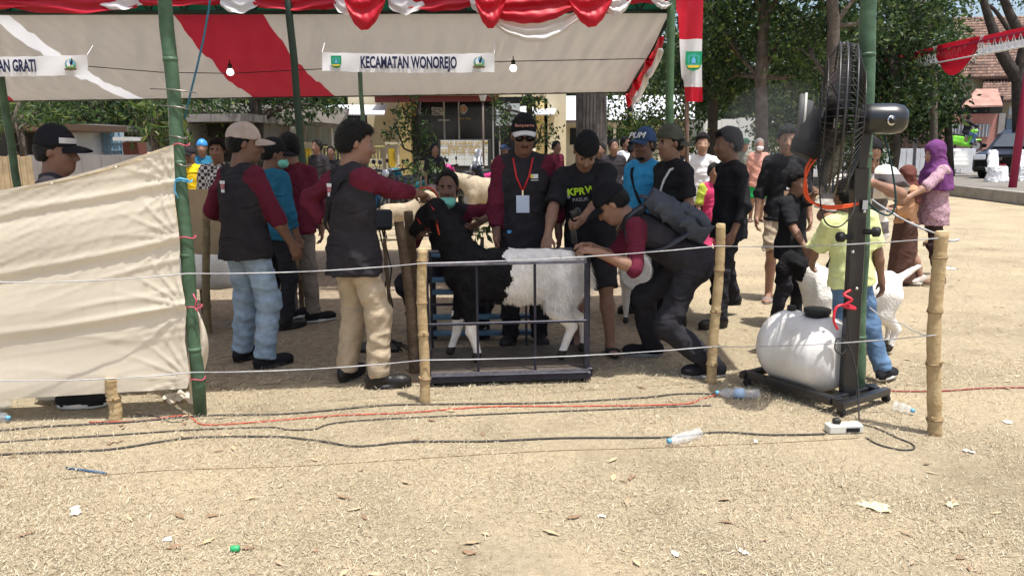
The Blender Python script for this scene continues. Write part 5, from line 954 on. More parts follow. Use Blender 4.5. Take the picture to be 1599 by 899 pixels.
# left background
gar = empty('dark_garage', (0, 0, 0), 'dark open garage behind the left green pole', 'building'); YG = 19
bx2(gar, 'wall', 290, 186, 296, 262, YG, 4, mat('pale_pillar', (0.42, 0.40, 0.36), 0.9), 0); bx2(gar, 'wall', 372, 186, 382, 262, YG, 4, GREYW, 0); bx2(gar, 'door', 296, 190, 372, 262, YG+1.2, 0.1, mat('brown_shutter', (0.06, 0.05, 0.045), 0.7, wave=(6, 0.6, 'Z')), 0); bx2(gar, 'roof_slab', 284, 178, 388, 190, YG-0.3, 5, GREYW)
pv = empty('pavilion', (0, 0, 0), 'open pavilion with dark sloping roof and pale columns', 'pavilion'); YP2 = 24
A, B = P(300, 172, YP2-2), P(530, 194, YP2-2); A2, B2 = P(300, 158, YP2+4), P(545, 170, YP2+4); k = MB(); t = Vector((0, 0, 0.12)); k.add([A, B, B2, A2, A-t, B-t, B2-t, A2-t], [(0, 1, 2, 3), (7, 6, 5, 4), (4, 5, 1, 0), (5, 6, 2, 1), (7, 4, 0, 3), (6, 7, 3, 2)]); k.build('roof', mat('brown_roof_sheet', (0.10, 0.085, 0.07), 0.9, noise=(3, 0.3)), pv)
for px, y0 in ((445, 178), (473, 184), (496, 188), (515, 190), (420, 178)): bx2(pv, 'column', px-3.2, y0, px+3.2, 262, YP2-1.2+0.02*(px % 7), 0.25, mat('pale_column', (0.42, 0.40, 0.36), 0.9), 0)
bx2(pv, 'back_wall', 390, 188, 545, 262, YP2+4.2, 0.2, GREYW, 0); bx2(pv, 'back_opening', 480, 195, 530, 225, YP2+4.05, 0.1, mat('pale_green_wall', (0.45, 0.48, 0.42), 0.9)); bx2(pv, 'floor_slab', 400, 254, 545, 266, YP2-1.5, 6, CONC, 0)
yg = empty('yellow_gate', (0, 0, 0), 'yellow metal gate with cream posts left of the office', 'gate'); YY = 21
for px in (481, 612): bx2(yg, 'gate_post', px-9, 226, px+9, 268, YY, 0.35, CRM, 0); bx2(yg, 'post_panel', px-5, 232, px+5, 262, YY-0.03, 0.03, mat('yellow_paint', (0.55, 0.36, 0.03), 0.6)); bx2(yg, 'post_cap', px-11, 222, px+11, 226, YY-0.05, 0.45, CRM)
for i in range(20): bx2(yg, 'bar', 493+i*5.2, 229, 494.6+i*5.2, 262, YY+0.1, 0.03, mat('pale_yellow_paint', (0.6, 0.52, 0.2), 0.6))
for y in (228, 258): bx2(yg, 'rail', 491, y, 600, y+2.2, YY+0.08, 0.05, MATS['pale_yellow_paint'])
wf = empty('wooden_fence', (0, 0, 0), 'tan wooden board fence at the left edge', 'fence')
for i in range(10): bx2(wf, 'board', -40+i*9.2, 243+1.5*math.sin(i*1.7), -40+i*9.2+8.2, 300, 14+0.01*(i % 2), 0.03, mat('tan_board', (0.40, 0.30, 0.18), 0.85, noise=(5, 0.25)), 0)
gw = empty('grey_yard_wall', (0, 0, 0), 'grey yard wall behind the capped man at left', 'wall')
for i in range(7): bx2(gw, 'panel', 40+i*30, 242, 40+(i+1)*30-0.6, 300, 18, 0.15, GREYW, 0)
wh = empty('white_hut', (0, 0, 0), 'white hut with blue framed shopfront at the left', 'hut'); YHH = 22
bx2(wh, 'wall', 92, 203, 146, 262, YHH, 3, WHT, 0); bx2(wh, 'roof', 80, 194, 150, 204, YHH-0.5, 4, GREYW); bx2(wh, 'shopfront', 146, 200, 192, 248, YHH+0.5, 0.1, mat('pale_glass', (0.45, 0.55, 0.62), 0.3), 0)
for x in (146, 155, 164, 174, 186): bx2(wh, 'frame', x-0.8, 200, x+0.8, 248, YHH+0.42, 0.06, mat('blue_frame', (0.25, 0.42, 0.55), 0.5), 0)
for y in (206, 214, 222, 234): bx2(wh, 'frame', 146, y, 190, y+1.2, YHH+0.40, 0.06, MATS['blue_frame'])
bx2(wh, 'side_wall', 192, 222, 204, 250, YHH, 1, mat('brick_red', (0.2, 0.08, 0.06), 0.9), 0); bx2(wh, 'awning', 176, 214, 197, 220, YHH-0.6, 1, WHT)
ds = empty('dark_shed', (0, 0, 0), 'dark open shed behind the wooden fence at left', 'shed'); bx2(ds, 'back_wall', -60, 205, 92, 262, 20, 0.2, DARKI, 0); bx2(ds, 'roof', -70, 194, 98, 204, 18, 3, mat('brown_shed_roof', (0.12, 0.075, 0.05), 0.9))
for x in (-20, 40, 90): bx2(ds, 'post', x-1.5, 202, x+1.5, 262, 18.2, 0.1, BARKD, 0)

# ------------------------------------------------------------ gate with swag at the right
gt = empty('festive_gate', (0, 0, 0), 'red-posted gate frame with red and white swags at the right', 'gate'); REDPT = mat('dark_red_paint', (0.30, 0.02, 0.06), 0.5)
zr = 0.264; p1 = G(1581, 293, zr); Ya = p1.y; tp = P(1596, 52, Ya); hgt = tp.z; Yl = (hgt-CAM_H)/((P(1383, 92, 1.0).z-CAM_H)); L0 = P(1383, 92, Yl); Rt = P(1640, 36, Ya-1.2); Rt.z = hgt
for (b_, t_) in ((p1, Vector((p1.x+0.12, Ya, hgt))), (Vector((L0.x-0.02, Yl, zr)), L0)): k = MB(); k.tube([b_, b_.lerp(t_, 0.5), t_], 0.10, 10); k.build('post', REDPT, gt, True)
e0, e1 = L0+Vector((0, 0, -0.1)), Rt
for dz in (0.0, -0.36): k = MB(); k.tube([e0+Vector((0, 0, dz)), e1+Vector((0, 0, dz))], 0.03, 6); k.build('beam_rail', REDPT if dz == 0 else WHT, gt, True)
for i in range(30): a = e0.lerp(e1, i/30); k = MB(); k.tube([a, e0.lerp(e1, (i+0.5)/30)+Vector((0, 0, -0.36))], 0.014, 4); k.tube([e0.lerp(e1, (i+0.5)/30)+Vector((0, 0, -0.36)), e0.lerp(e1, (i+1)/30)], 0.014, 4); k.build('beam_brace', WHT, gt)
def gsw(u0, u1, top_, sag, m_, off, name='swag'):
    k = MB()
    def fn(u, v): p = e0.lerp(e1, u0+(u1-u0)*u); return (p.x, p.y-0.07-off-0.03*math.sin(v*9+u*4), p.z+0.12-top_-(sag*(0.35+0.65*math.sin(math.pi*u))*v))
    k.grid(fn, 22, 8); k.build(name, m_, gt, True)
gsw(0.0, 0.40, 0.0, 0.26, RED_S, 0); gsw(0.58, 1.0, 0.0, 0.26, RED_S, 0); gsw(0.36, 0.62, -0.03, 0.95, RED_S, 0.10); gsw(0.03, 0.38, 0.34, 0.12, WHITE_S, 0.0); gsw(0.62, 0.92, 0.30, 0.22, WHITE_S, 0)
k = MB(); k.grid(lambda u, v: tuple(e0.lerp(e1, 0.34+0.06*u+0.055*v)+Vector((0, -0.10-0.03*math.sin(u*9), 0.14-0.62*v))), 8, 8); k.build('swag', WHITE_S, gt, True)
k = MB(); k.grid(lambda u, v: tuple(e0.lerp(e1, 0.66-0.07*u-0.08*v*(1-u*0.3)+0.05*u)+Vector((0, -0.11-0.03*math.sin(u*9), 0.16-0.7*v))), 8, 8); k.build('swag', WHITE_S, gt, True)
k = MB(); k.grid(lambda u, v: tuple(L0+Vector((-0.14+0.30*u*(1-0.2*v), -0.14-0.05*math.sin(u*8), 0.1-0.75*v))), 10, 8); k.build('swag', RED_S, gt, True)
# ------------------------------------------------------------ vehicles, chairs
PAINT = mat('dark_car_paint', (0.006, 0.006, 0.008), 0.3, coat=0.3, spec=0.4)
car = empty('parked_car', (0, 0, 0), 'dark people carrier parked at the right edge', 'car'); Yc_ = 25.5; cx0 = P(1516, 250, Yc_).x; car.location = (cx0+0.95, Yc_, 0.264); car.rotation_euler = (0, 0, R(-52))
def cb(name, pts_, w, m_, par, y0=0): k = MB(); k.prism(pts_, (0, 1, 0), (0, 0, 1), (1, 0, 0), (-w/2+y0, 0, 0), w); return k.build(name, m_, par)
body = Shape(); ax_, ay_, az_ = (1, 0, 0), (0, 0, 1), (0, 1, 0)
S_b = [(0.0, 0.74, 0.26, 0, 0.58), (0.10, 0.83, 0.33, 0, 0.62), (0.9, 0.86, 0.40, 0, 0.66), (1.4, 0.87, 0.42, 0, 0.68), (4.0, 0.87, 0.42, 0, 0.70), (4.35, 0.80, 0.36, 0, 0.70)]
k = MB(); prof = [(0.0, 0.28), (0.0, 0.62), (0.10, 0.82), (0.95, 0.98), (1.65, 1.52), (2.2, 1.66), (3.6, 1.64), (4.15, 1.30), (4.3, 0.95), (4.35, 0.35), (4.2, 0.26), (0.15, 0.22)]
low = [(0.0, 0.30), (0.0, 0.62), (0.09, 0.80), (0.95, 0.97), (4.28, 1.0), (4.35, 0.4), (4.2, 0.24), (0.12, 0.22)]; k = MB()
def carsec(pts_, wfun): 
    n = len(pts_); V = []
    for sx in (-1, -0.9, 0.9, 1): V += [(sx*wfun(y, z)*(1 if abs(sx) < 1 else 1.0), y if abs(sx) < 1 else y+0.06*(1 if y < 2 else -1)*(abs(sx) == 1), z) for y, z in pts_]
    F = []
    for j in range(3): F += [(j*n+i, j*n+(i+1) % n, (j+1)*n+(i+1) % n, (j+1)*n+i) for i in range(n)]
    return V, F+[tuple(range(n)), tuple(range(4*n-1, 3*n-1, -1))]
V, F = carsec(low, lambda y, z: 0.84); k.add(V, F); k.build('body', PAINT, car)
cab = [(1.0, 0.965), (1.72, 1.50), (2.2, 1.62), (3.6, 1.60), (4.12, 1.30), (4.22, 0.985)]; k = MB(); V, F = carsec(cab, lambda y, z: 0.82-0.17*max(0, z-0.97)); k.add(V, F); cabo = k.build('cabin', PAINT, car)
k = MB(); q = [(-0.66, 1.06, 1.03), (0.66, 1.06, 1.03), (0.56, 1.66, 1.47), (-0.56, 1.66, 1.47)]; k.add([(x, y-0.02, z+0.015) for x, y, z in q], [(0, 1, 2, 3)]); k.build('windscreen', mat('car_glass', (0.06, 0.07, 0.08), 0.08, spec=0.8), cabo)
for s_ in (-1, 1):
    for (a, b_) in ((1.35, 2.25), (2.35, 3.15), (3.25, 3.95)): k = MB(); k.add([(s_*0.828, a, 1.03), (s_*0.828, b_, 1.03), (s_*0.735, b_-0.02, 1.48), (s_*0.735, a+0.32 if a < 1.5 else a, 1.48)], [(0, 1, 2, 3)]); k.build('side_window', MATS['car_glass'], cabo)
    k = MB(); k.box((s_*0.62, -0.005, 0.70), (0.36, 0.08, 0.17), rotz(-0.25*s_)@rotx(-0.2), bev=0.02); k.build('headlight', mat('headlight_glass', (0.45, 0.47, 0.5), 0.1, spec=0.8), car); k = MB(); k.box((s_*0.95, 1.15, 1.08), (0.16, 0.08, 0.13), bev=0.02); k.build('mirror', PAINT, car)
    for y in (0.78, 3.45):
        k = MB(); k.lathe((s_*0.66, y, 0.31), (s_, 0, 0), [(0, 0.27), (0.02, 0.31), (0.17, 0.31), (0.19, 0.27)], 22); w_ = k.build('wheel', RUB, car, True); k = MB(); k.lathe((s_*0.66, y, 0.31), (s_, 0, 0), [(0.186, 0.20), (0.20, 0.18), (0.195, 0.03)], 10); k.build('rim', mat('alloy', (0.4, 0.4, 0.42), 0.3, metal=0.8), w_, True)
k = MB(); k.box((0, -0.035, 0.66), (0.78, 0.03, 0.16), bev=0.01); k.build('grille', mat('grille_black', (0.01, 0.01, 0.01), 0.4), car); k = MB(); k.box((0, -0.06, 0.66), (0.16, 0.02, 0.09), bev=0.008); k.build('badge', mat('badge_chrome', (0.6, 0.6, 0.6), 0.15, metal=1), car)
k = MB(); k.box((0, -0.055, 0.42), (0.46, 0.02, 0.15)); npz = k.build('number_plate', mat('red_plate', (0.55, 0.02, 0.03), 0.5), car); text('plate_lettering', 'N 1182 TP', (0, -0.068, 0.42), (1, 0, 0), (0, 0, 1), 0.11, WP, npz); k = MB(); k.box((0, -0.03, 0.34), (1.55, 0.06, 0.12), bev=0.02); k.build('bumper', mat('bumper_black', (0.02, 0.02, 0.02), 0.5), car)
def chair(label, px, py):
    p = G(px, py, 0.264); root = empty('covered_chair', p, label, 'chair', R(200), 'white covered chairs by the gate'); c = Shape()
    c.loft((0, 0, 0), (1, 0, 0), (0, 1, 0), (0, 0, 1), [(0, 0.34, 0.32), (0.25, 0.28, 0.28), (0.46, 0.24, 0.25)], 0.03); c.build('seat_cover', [WHITE], root, 0.022, folds(px, 0.02, 0.05, 32))
    c = Shape(); c.loft((0, -0.20, 0.30), (1, 0, 0), (0, 1, 0), (0, -0.1, 1), [(0, 0.24, 0.06), (0.35, 0.23, 0.05), (0.62, 0.19, 0.04), (0.66, 0.12, 0.03)], 0.03); c.build('back_cover', [WHITE], root, 0.022, folds(px+1, 0.012, 0.1, 26))
chair('white covered chair in front of the parked car', 1556, 284); chair('white covered chair cut by the right edge', 1600, 282)
def motorbike(label, px, Y, th, bodym, group=None, z=0.0, name='motorbike'):
    p = P(px, 240, Y); root = empty(name, (p.x, Y, z), label, 'motorbike', R(th), group)
    for y in (0.62, -0.60):
        k = MB(); k.tube([(0, y+0.25*math.cos(a), 0.28+0.25*math.sin(a)) for a in np.linspace(0, 6.283, 22, endpoint=False)], 0.045, 7, closed=True); w_ = k.build('wheel', RUB, root, True); k = MB(); k.lathe((-0.03, y, 0.28), (1, 0, 0), [(0, 0.16), (0.06, 0.16)], 12); k.build('rim', mat('alloy', (0.4, 0.4, 0.42), 0.3, metal=0.8), w_)
    b = Shape(); b.cone((0, -0.75, 0.72), (0, -0.1, 0.62), 0.12, 0.15, 0.05); b.cone((0, -0.1, 0.45), (0, -0.5, 0.5), 0.14, 0.16, 0.08); b.cone((0, -0.1, 0.38), (0, 0.28, 0.34), 0.12, 0.12, 0.06); b.cone((0, 0.28, 0.36), (0, 0.42, 0.90), 0.13, 0.12, 0.06); b.ell((0, 0.64, 0.54), (0.075, 0.22, 0.05), rotx(0.1)); b.ell((0, 0.50, 0.95), (0.14, 0.12, 0.10), None, 0.05); b.build('fairing', [bodym], root, 0.03)
    k = Shape(); k.cone((0, -0.72, 0.80), (0, -0.05, 0.74), 0.10, 0.12, 0.05); k.build('seat', [RUB], root, 0.03)
    k = MB(); k.tube([(-0.34, 0.34, 1.03), (-0.1, 0.42, 1.0), (0.1, 0.42, 1.0), (0.34, 0.34, 1.03)], 0.022, 6); k.build('handlebar', RUB, root, True); k = MB(); k.tube([(0.06, 0.62, 0.28), (0.05, 0.45, 0.85)], 0.03, 6); k.tube([(-0.06, 0.62, 0.28), (-0.05, 0.45, 0.85)], 0.03, 6); k.build('fork', mat('alloy', (0.4, 0.4, 0.42), 0.3, metal=0.8), root, True)
    k = MB(); k.lathe((0, 0.58, 0.96), (0, 1, 0.1), [(0, 0.09), (0.03, 0.08), (0.045, 0.03)], 12); k.build('headlight', mat('headlight_glass', (0.45, 0.47, 0.5), 0.1, spec=0.8), root, True)
    for q in (-1, 1): k = MB(); k.tube([(0.28*q, 0.36, 1.03), (0.34*q, 0.40, 1.18)], 0.008, 4); k.lathe((0.34*q, 0.40, 1.20), (0, -1, 0), [(0, 0.05), (0.015, 0.045)], 8); k.build('mirror', RUB, root, True)
    return root
BK = mat('black_bike_paint', (0.02, 0.022, 0.028), 0.25, coat=0.8); BB = mat('blue_bike_paint', (0.03, 0.10, 0.2), 0.25, coat=0.8); PK = mat('pink_bike_paint', (0.60, 0.03, 0.20), 0.3, coat=0.6); GN = mat('lime_bike_paint', (0.20, 0.60, 0.04), 0.3, coat=0.6)
motorbike('black motorbike leftmost in the far row behind the outstretched arm', 566, 17.2, 160, BK); motorbike('dark blue motorbike in the far row, second from left', 592, 16.4, 150, BB); motorbike('black motorbike in the far row by the potted shrub', 618, 16.8, 165, BK); motorbike('teal motorbike behind the potted shrub in the far row', 640, 18, 140, mat('teal_bike_paint', (0.03, 0.2, 0.24), 0.25, coat=0.6)); motorbike('black motorbike far behind the reaching man, left of the row', 540, 18.5, 150, BK); motorbike('black motorbike left of the pink one', 700, 18, 140, BK); motorbike('pink motorbike in front of the white sign wall', 724, 21, 120, PK); motorbike('black motorbike right of the girl in white hijab', 772, 19.5, 100, BK); motorbike('dark motorbike parked by the yellow gate', 445, 17, 90, BK)
gs = motorbike('lime green scooter on the road, ridden by a man in black', 1502, 36, 90, GN, z=1.003, name='scooter')
pr = Vector((P(1498, 230, 36).x+0.05, 36, 1.003))
# ------------------------------------------------------------ cloth screen at the left
CREAMC = mat('cream_cotton_sheet', (0.84, 0.76, 0.62), 0.75, noise=(2.5, 0.03), bump=(3.5, 0.05), trans=0.34, trc=(0.90, 0.76, 0.54), spec=0.2)
Yc = G(313, 647).y-0.05
scr = empty('cloth_screen', (0, 0, 0), 'cream cotton sheet stretched as a screen from the left green pole', 'cloth screen')
ties = [(271, 226), (273, 283), (281, 370), (291, 478), (296, 590)]
def edge_px(v):   # right edge in photo pixels
    ys = np.array([226, 283, 327, 370, 424, 478, 534, 590, 606]); xs = np.array([271, 273, 272, 281, 280, 291, 288, 297, 292]); y = 226+v*380; return float(np.interp(y, ys, xs)), y
def screen(u, v):
    xr, yr = edge_px(v); yl = 297+v*(624-297); x0 = -190; px = x0+(xr-x0)*u
    t = u; py = (yl+55*0+ (yl-0)*0) + (yr-yl)*(max(0, (px)/(xr)) if px > 0 else px/xr*0.8)
    if v < 0.02: py += 7*math.sin(math.pi*min(max(px/270, 0), 1))
    p = P(px, py, Yc-0.10*(1-u)); f = 0; du = (1-u)
    for k, tv in enumerate((0.15, 0.38, 0.66)):                         # taut pull lines running from each tie across the sheet
        c = tv+(-0.05, 0.045, 0.05)[k]*du+0.004*math.sin(u*9+k); dv = v-c; w = 0.010+0.020*du
        f += (0.011*math.exp(-(dv/w)**2)-0.006*math.exp(-((dv-0.035)/0.025)**2))*(0.5+0.5*u)
        f += 0.004*math.exp(-((dv-0.09-0.03*du)/0.008)**2)*math.exp(-du*2.5)+0.004*math.exp(-((dv+0.06+0.05*du)/0.008)**2)*math.exp(-du*3)
    f -= 0.020*math.sin(v*9.2+0.6*math.sin(u*3))**2*(0.4+0.6*du)       # slack between the lines
    for k, tv in enumerate((0.0, 0.15, 0.38, 0.66, 0.96)):               # creases raying out from each tie
        ang = math.atan2(v-tv, du*1.25+1e-3); rr = math.hypot(v-tv, du*1.25); q = math.sin(ang*9+k); f += 0.010*((1-abs(q))**3)*math.exp(-(rr/0.20)**2)*min(1, rr/0.03)
    for (a_, b_, ph, s_) in ((7, 34, 0.4, 0.0016), (19, 61, 2.0, 0.0011), (41, 17, 1.0, 0.0012)):   # fine sharp creases left by folding
        q = math.sin(u*a_+v*b_+2.5*math.sin(v*7+u*5+ph)+ph); f += s_*((1-abs(q))**4)*(0.5+math.sin(u*5+ph)*math.sin(v*6+ph*2))*2
    return (p.x, p.y-f, p.z)
g = MB(); g.grid(screen, 150, 110); g.build('sheet', CREAMC, scr, True)
g = MB(); g.grid(lambda u, v: tuple(P(292+(14+18*math.sin(math.pi*min(v*1.2, 1)))*u+4*v, 478+150*v, Yc+0.10+0.05*math.sin(u*5+v*3))), 12, 24); g.build('loose_flap', CREAMC, scr, True)
g = MB(); g.grid(lambda u, v: tuple(G(258+44*u+4*math.sin(v*9), 618+14*v+3*math.sin(u*8))+Vector((0, 0.0, 0.012+0.02*math.sin(u*9+v*5)**2))), 14, 8); g.build('trailing_hem', CREAMC, scr, True)
BT = mat('blue_ribbon', (0.12, 0.42, 0.62), 0.5); PT = mat('pink_ribbon', (0.62, 0.10, 0.16), 0.5)
for k, (x, y) in enumerate(ties):
    m_ = BT if k == 1 else PT; t = MB(); Yp = Yc+0.05; c = P(x+ (12 if k != 1 else 14), y, Yp)
    t.tube([P(x, y, Yc-0.01)]+[c+Vector((0.043*math.cos(a), 0.043*math.sin(a), 0.006*math.sin(a*3))) for a in np.linspace(math.pi, 3.05*math.pi, 18)], 0.0045 if k == 1 else 0.003, 5)
    if k == 1:
        t.tube([c+Vector((-0.04, -0.03, 0.005)), c+Vector((0, -0.045, 0.018)), c+Vector((0.04, -0.03, 0.006))], 0.006, 5); t.tube([c+Vector((-0.03, -0.04, 0)), c+Vector((-0.035, -0.045, -0.05)), c+Vector((-0.02, -0.04, -0.09))], 0.005, 5)
    if k == 3: t.tube([c+Vector((0.02, -0.04, 0.0)), c+Vector((0.035, -0.045, 0.04)), c+Vector((0.02, -0.045, 0.08))], 0.004, 5); t.tube([c+Vector((0.02, -0.04, 0.0)), c+Vector((0.04, -0.05, -0.02))], 0.004, 5)
    t.build('tie_ribbon', m_, scr, True)

# ------------------------------------------------------------ bamboo posts and strings
BAM = mat('dry_bamboo', (0.36, 0.25, 0.125), 0.6, noise=(11, 0.35), bump=(40, 0.3), c2=(0.50, 0.38, 0.21)); BAMD = mat('grey_brown_wood', (0.15, 0.105, 0.068), 0.85, noise=(14, 0.4), bump=(50, 0.6)); BNODE = mat('bamboo_node', (0.24, 0.16, 0.085), 0.8, noise=(30, 0.3)); BCUT = mat('bamboo_cut', (0.58, 0.45, 0.26), 0.8)
def bamboo(label, pb, pt, Y=None, r_=0.03, m_=BAM, nodes=(0.22, 0.48, 0.74, 0.93), seed=0, name='bamboo_post'):
    base = G(*pb) if Y is None else Vector((P(pb[0], pb[1], Y).x, Y, 0)); top = P(pt[0], pt[1], base.y); root = empty(name, (0, 0, 0), label, 'post')
    n = 40; pts_ = []; rs = []
    for i in range(n+1):
        t = i/n; pts_.append(base.lerp(top, t)+Vector((0.010*math.sin(t*5+seed), 0.006*math.sin(t*4), -0.03 if i == 0 else 0))); q = min(abs(t-k) for k in nodes); rs.append(r_*(1+0.20*math.exp(-(q/0.010)**2)-0.06*math.exp(-((q-0.03)/0.02)**2))*(1.05-0.12*t)*(1+0.02*math.sin(t*37+seed)))
    b = MB(); b.tube(pts_, rs, 14); b.build('culm', m_, root, True)
    e = (top-base).normalized(); c = MB(); c.tube([pts_[-1]+e*0.001, pts_[-1]+e*0.004], r_*0.80, 12); c.build('cut_end', BCUT, root)
    for k in nodes:
        q = base.lerp(top, k)+Vector((0.010*math.sin(k*5+seed), 0.006*math.sin(k*4), 0)); rk_ = r_*1.21*(1.05-0.12*k); s_ = MB(); s_.tube([q-e*0.006, q-e*0.002, q+e*0.004], [rk_*0.95, rk_, rk_*0.93], 14); s_.build('node_ring', BNODE, root, True)
    for k in nodes[:2]:
        if m_ is BAM: q = base.lerp(top, k+0.004)+Vector((0.010*math.sin(k*5+seed), 0, 0)); s_ = MB(); s_.tube([q+Vector((r_*0.8*math.cos(seed+k*9), -r_*0.8, 0)), q+Vector((r_*1.35*math.cos(seed+k*9), -r_*1.35, 0.022))], [0.008, 0.004], 6); s_.build('stub', m_, root, True)
    return root
b1 = bamboo('bamboo fence post in front of the goat cage', (661, 628), (661, 389), seed=1, nodes=(0.16, 0.45, 0.66, 0.93))
b2 = bamboo('bamboo fence post beside the bending man with the backpack', (1113, 598), (1124, 350), seed=4, r_=0.031, nodes=(0.12, 0.46, 0.72))
b3 = bamboo('thick bamboo corner post at the right beside the fan', (1457, 678), (1468, 362), seed=2, r_=0.034, nodes=(0.08, 0.36, 0.62, 0.88))
bamboo('weathered bamboo stake behind the left green pole', (325, 520), (320, 329), seed=3, r_=0.031, m_=mat('old_bamboo', (0.20, 0.155, 0.085), 0.7, noise=(12, 0.3), bump=(40, 0.3)))
bamboo('leaning grey timber stake nearest the front bamboo post', (650, 585), (624, 346), 5.0, r_=0.034, m_=BAMD, nodes=(0.4,), name='timber_stake', seed=5)
bamboo('upright rough timber stake behind the leaning one', (654, 560), (640, 330), 5.25, r_=0.034, m_=BAMD, nodes=(0.6,), name='timber_stake', seed=6)
bamboo('short cut stake under the cream cloth screen', (178, 655), (176, 590), seed=7, r_=0.034, m_=BAM, nodes=(0.5,), name='timber_stake')
bamboo('thin pale stake behind the weighing indicator', (607, 530), (603, 372), 5.4, r_=0.014, m_=BAMD, nodes=(0.3,), name='timber_stake', seed=6)
STRG = mat('white_plastic_string', (0.42, 0.42, 0.43), 0.5, noise=(30, 0.2))
def string(label, pts_, sag=0.018, r_=0.0031, name='fence_string', m_=None):
    q = MB(); out = []
    for a, b in zip(pts_[:-1], pts_[1:]):
        for i in range(12): t = i/12; p = a.lerp(b, t); out.append(p+Vector((0, 0.002*math.sin(i*3), -sag*4*t*(1-t))))
    out.append(pts_[-1]); q.tube(out, [r_*(1+0.25*math.sin(i*1.3)) for i in range(len(out))], 6); return tag(q.build(name, m_ or STRG, None, True), label, 'string')
Y1, Y2, Y3 = G(661, 628).y-0.04, G(1113, 598).y-0.04, G(1457, 678).y-0.04; YP_ = G(313, 647).y-0.10
string('upper white fence string running from post to post', [P(-30, 440, 3.95), P(292, 427, YP_), P(661, 411, Y1), P(1121, 384, Y2), P(1465, 372, Y3)])
string('lower white fence string running from post to post', [P(-30, 594, 3.95), P(303, 581, YP_), P(661, 562, Y1), P(1115, 541, Y2), P(1462, 523, Y3)])
string('grey string from the right corner post back to the fan', [P(1497, 374, 3.95), P(1466, 366, 3.93), P(1362, 312, 4.35)], r_=0.006)
string('thin string slanting from the fan down to the corner post', [P(1358, 480, 4.4), P(1410, 505, 4.2), P(1458, 524, 3.93)], r_=0.003)

# ------------------------------------------------------------ weighing cage
STEEL = mat('dark_blue_steel', (0.028, 0.028, 0.042), 0.42, noise=(12, 0.35), metal=0.3, bump=(40, 0.1)); STEELW = mat('worn_steel_edge', (0.16, 0.16, 0.20), 0.4, metal=0.4, noise=(20, 0.4)); BLUEB = mat('blue_slat_paint', (0.08, 0.16, 0.24), 0.6, noise=(8, 0.3))
cage = empty('weighing_cage', (0, 0, 0), 'low steel weighing cage with the black and white goat inside', 'weighing cage')
cA = G(672, 604); cB = G(921, 596); cA.z = cB.z = 0
ex = (cB-cA); cw = ex.length; ex.normalize(); ey = Vector((-ex.y, ex.x, 0)); cd = 0.62
hT = P(795, 412, cA.y).z; hM = P(795, 505, cA.y).z
def cpt(u, d, z): return cA+ex*(cw*u)+ey*d+Vector((0, 0, z))
pl = MB(); pl.box(cpt(0.5, cd/2, 0.085), (cw, cd, 0.012), rotz(math.atan2(ex.y, ex.x))); pl.build('platform', mat('checker_plate', (0.13, 0.108, 0.088), 0.55, metal=0.3, noise=(10, 0.3), bump=(45, 0.5)), cage)
for d, z in ((0.0, 0.045), (cd, 0.045)):
    k = MB(); k.box(cpt(0.5, d, z+0.005), (cw+0.01, 0.040, 0.045), rotz(math.atan2(ex.y, ex.x)), bev=0.005); k.build('base_rail', STEEL, cage)
k = MB(); k.box(cpt(0.5, -0.026, 0.088), (cw*0.98, 0.006, 0.02), rotz(math.atan2(ex.y, ex.x))); k.build('edge_strip', STEELW, cage)
for u in (0.0, 1.0): k = MB(); k.box(cpt(u, cd/2, 0.055), (0.045, cd-0.05, 0.06), rotz(math.atan2(ex.y, ex.x)), bev=0.004); k.build('base_rail', STEEL, cage)
for d in (0.0, cd):
    for u in (0.0, 0.30, 0.655, 0.975):
        r0 = 0.009 if u not in (0.975,) else 0.016; k = MB(); k.box(cpt(u, d, (hT+0.09)/2), (r0*1.8, r0*1.8, hT-0.09), rotz(math.atan2(ex.y, ex.x)), bev=0.002); k.build('upright', STEEL, cage)
    for z in (hT, hM): k = MB(); k.box(cpt(0.4875, d-0.012, z), (cw*0.975, 0.017, 0.017), rotz(math.atan2(ex.y, ex.x)), bev=0.003); k.build('rail', STEELW if z == hT else STEEL, cage)
# end gate standing half open at the right
gq = [cpt(0.985, 0, 0), cpt(1.07, 0.50, 0)]
for t in (0.06, 1.0): p = gq[0].lerp(gq[1], t); k = MB(); k.box(p+Vector((0, 0, (hT+0.12)/2)), (0.024, 0.024, hT-0.08), bev=0.002); k.build('gate_bar', STEEL, cage)
for z in (0.14, hM, hT-0.01): k = MB(); k.tube([gq[0]+Vector((0, 0, z)), gq[1]+Vector((0, 0, z))], 0.011, 8); k.build('gate_bar', STEEL, cage, True)
k = MB(); k.tube([gq[0]+Vector((0, 0, 0.16)), gq[1]+Vector((0, 0, hM-0.02))], 0.010, 6); k.build('gate_bar', STEEL, cage, True)
for u in (0.02, 0.97):
    for d in (0.03, cd-0.03): k = MB(); k.lathe(cpt(u, d, 0.0), (0, 0, 1), [(0, 0.02), (0.008, 0.02), (0.009, 0.009), (0.03, 0.009)], 10); k.build('foot', RUB, cage, True)
# blue slatted rack standing behind the cage
rk = empty('slatted_rack', (0, 0, 0), 'blue slatted metal rack standing behind the weighing cage', 'rack'); rY = cA.y+cd+0.55
for i, py in enumerate((399, 437, 456, 495, 520)):
    a, b = P(672, py, rY+0.05*i*0), P(845, py-2, rY); k = MB(); c = (a+b)/2; k.box(c, ((b-a).length, 0.09, 0.030 if i else 0.02), bev=0.004); k.build('slat', BLUEB, rk)
for px in (676, 760, 842): a = P(px, 399, rY+0.06); k = MB(); k.box((a.x, a.y, a.z/2), (0.03, 0.03, a.z), bev=0.003); k.build('leg', STEEL, rk)
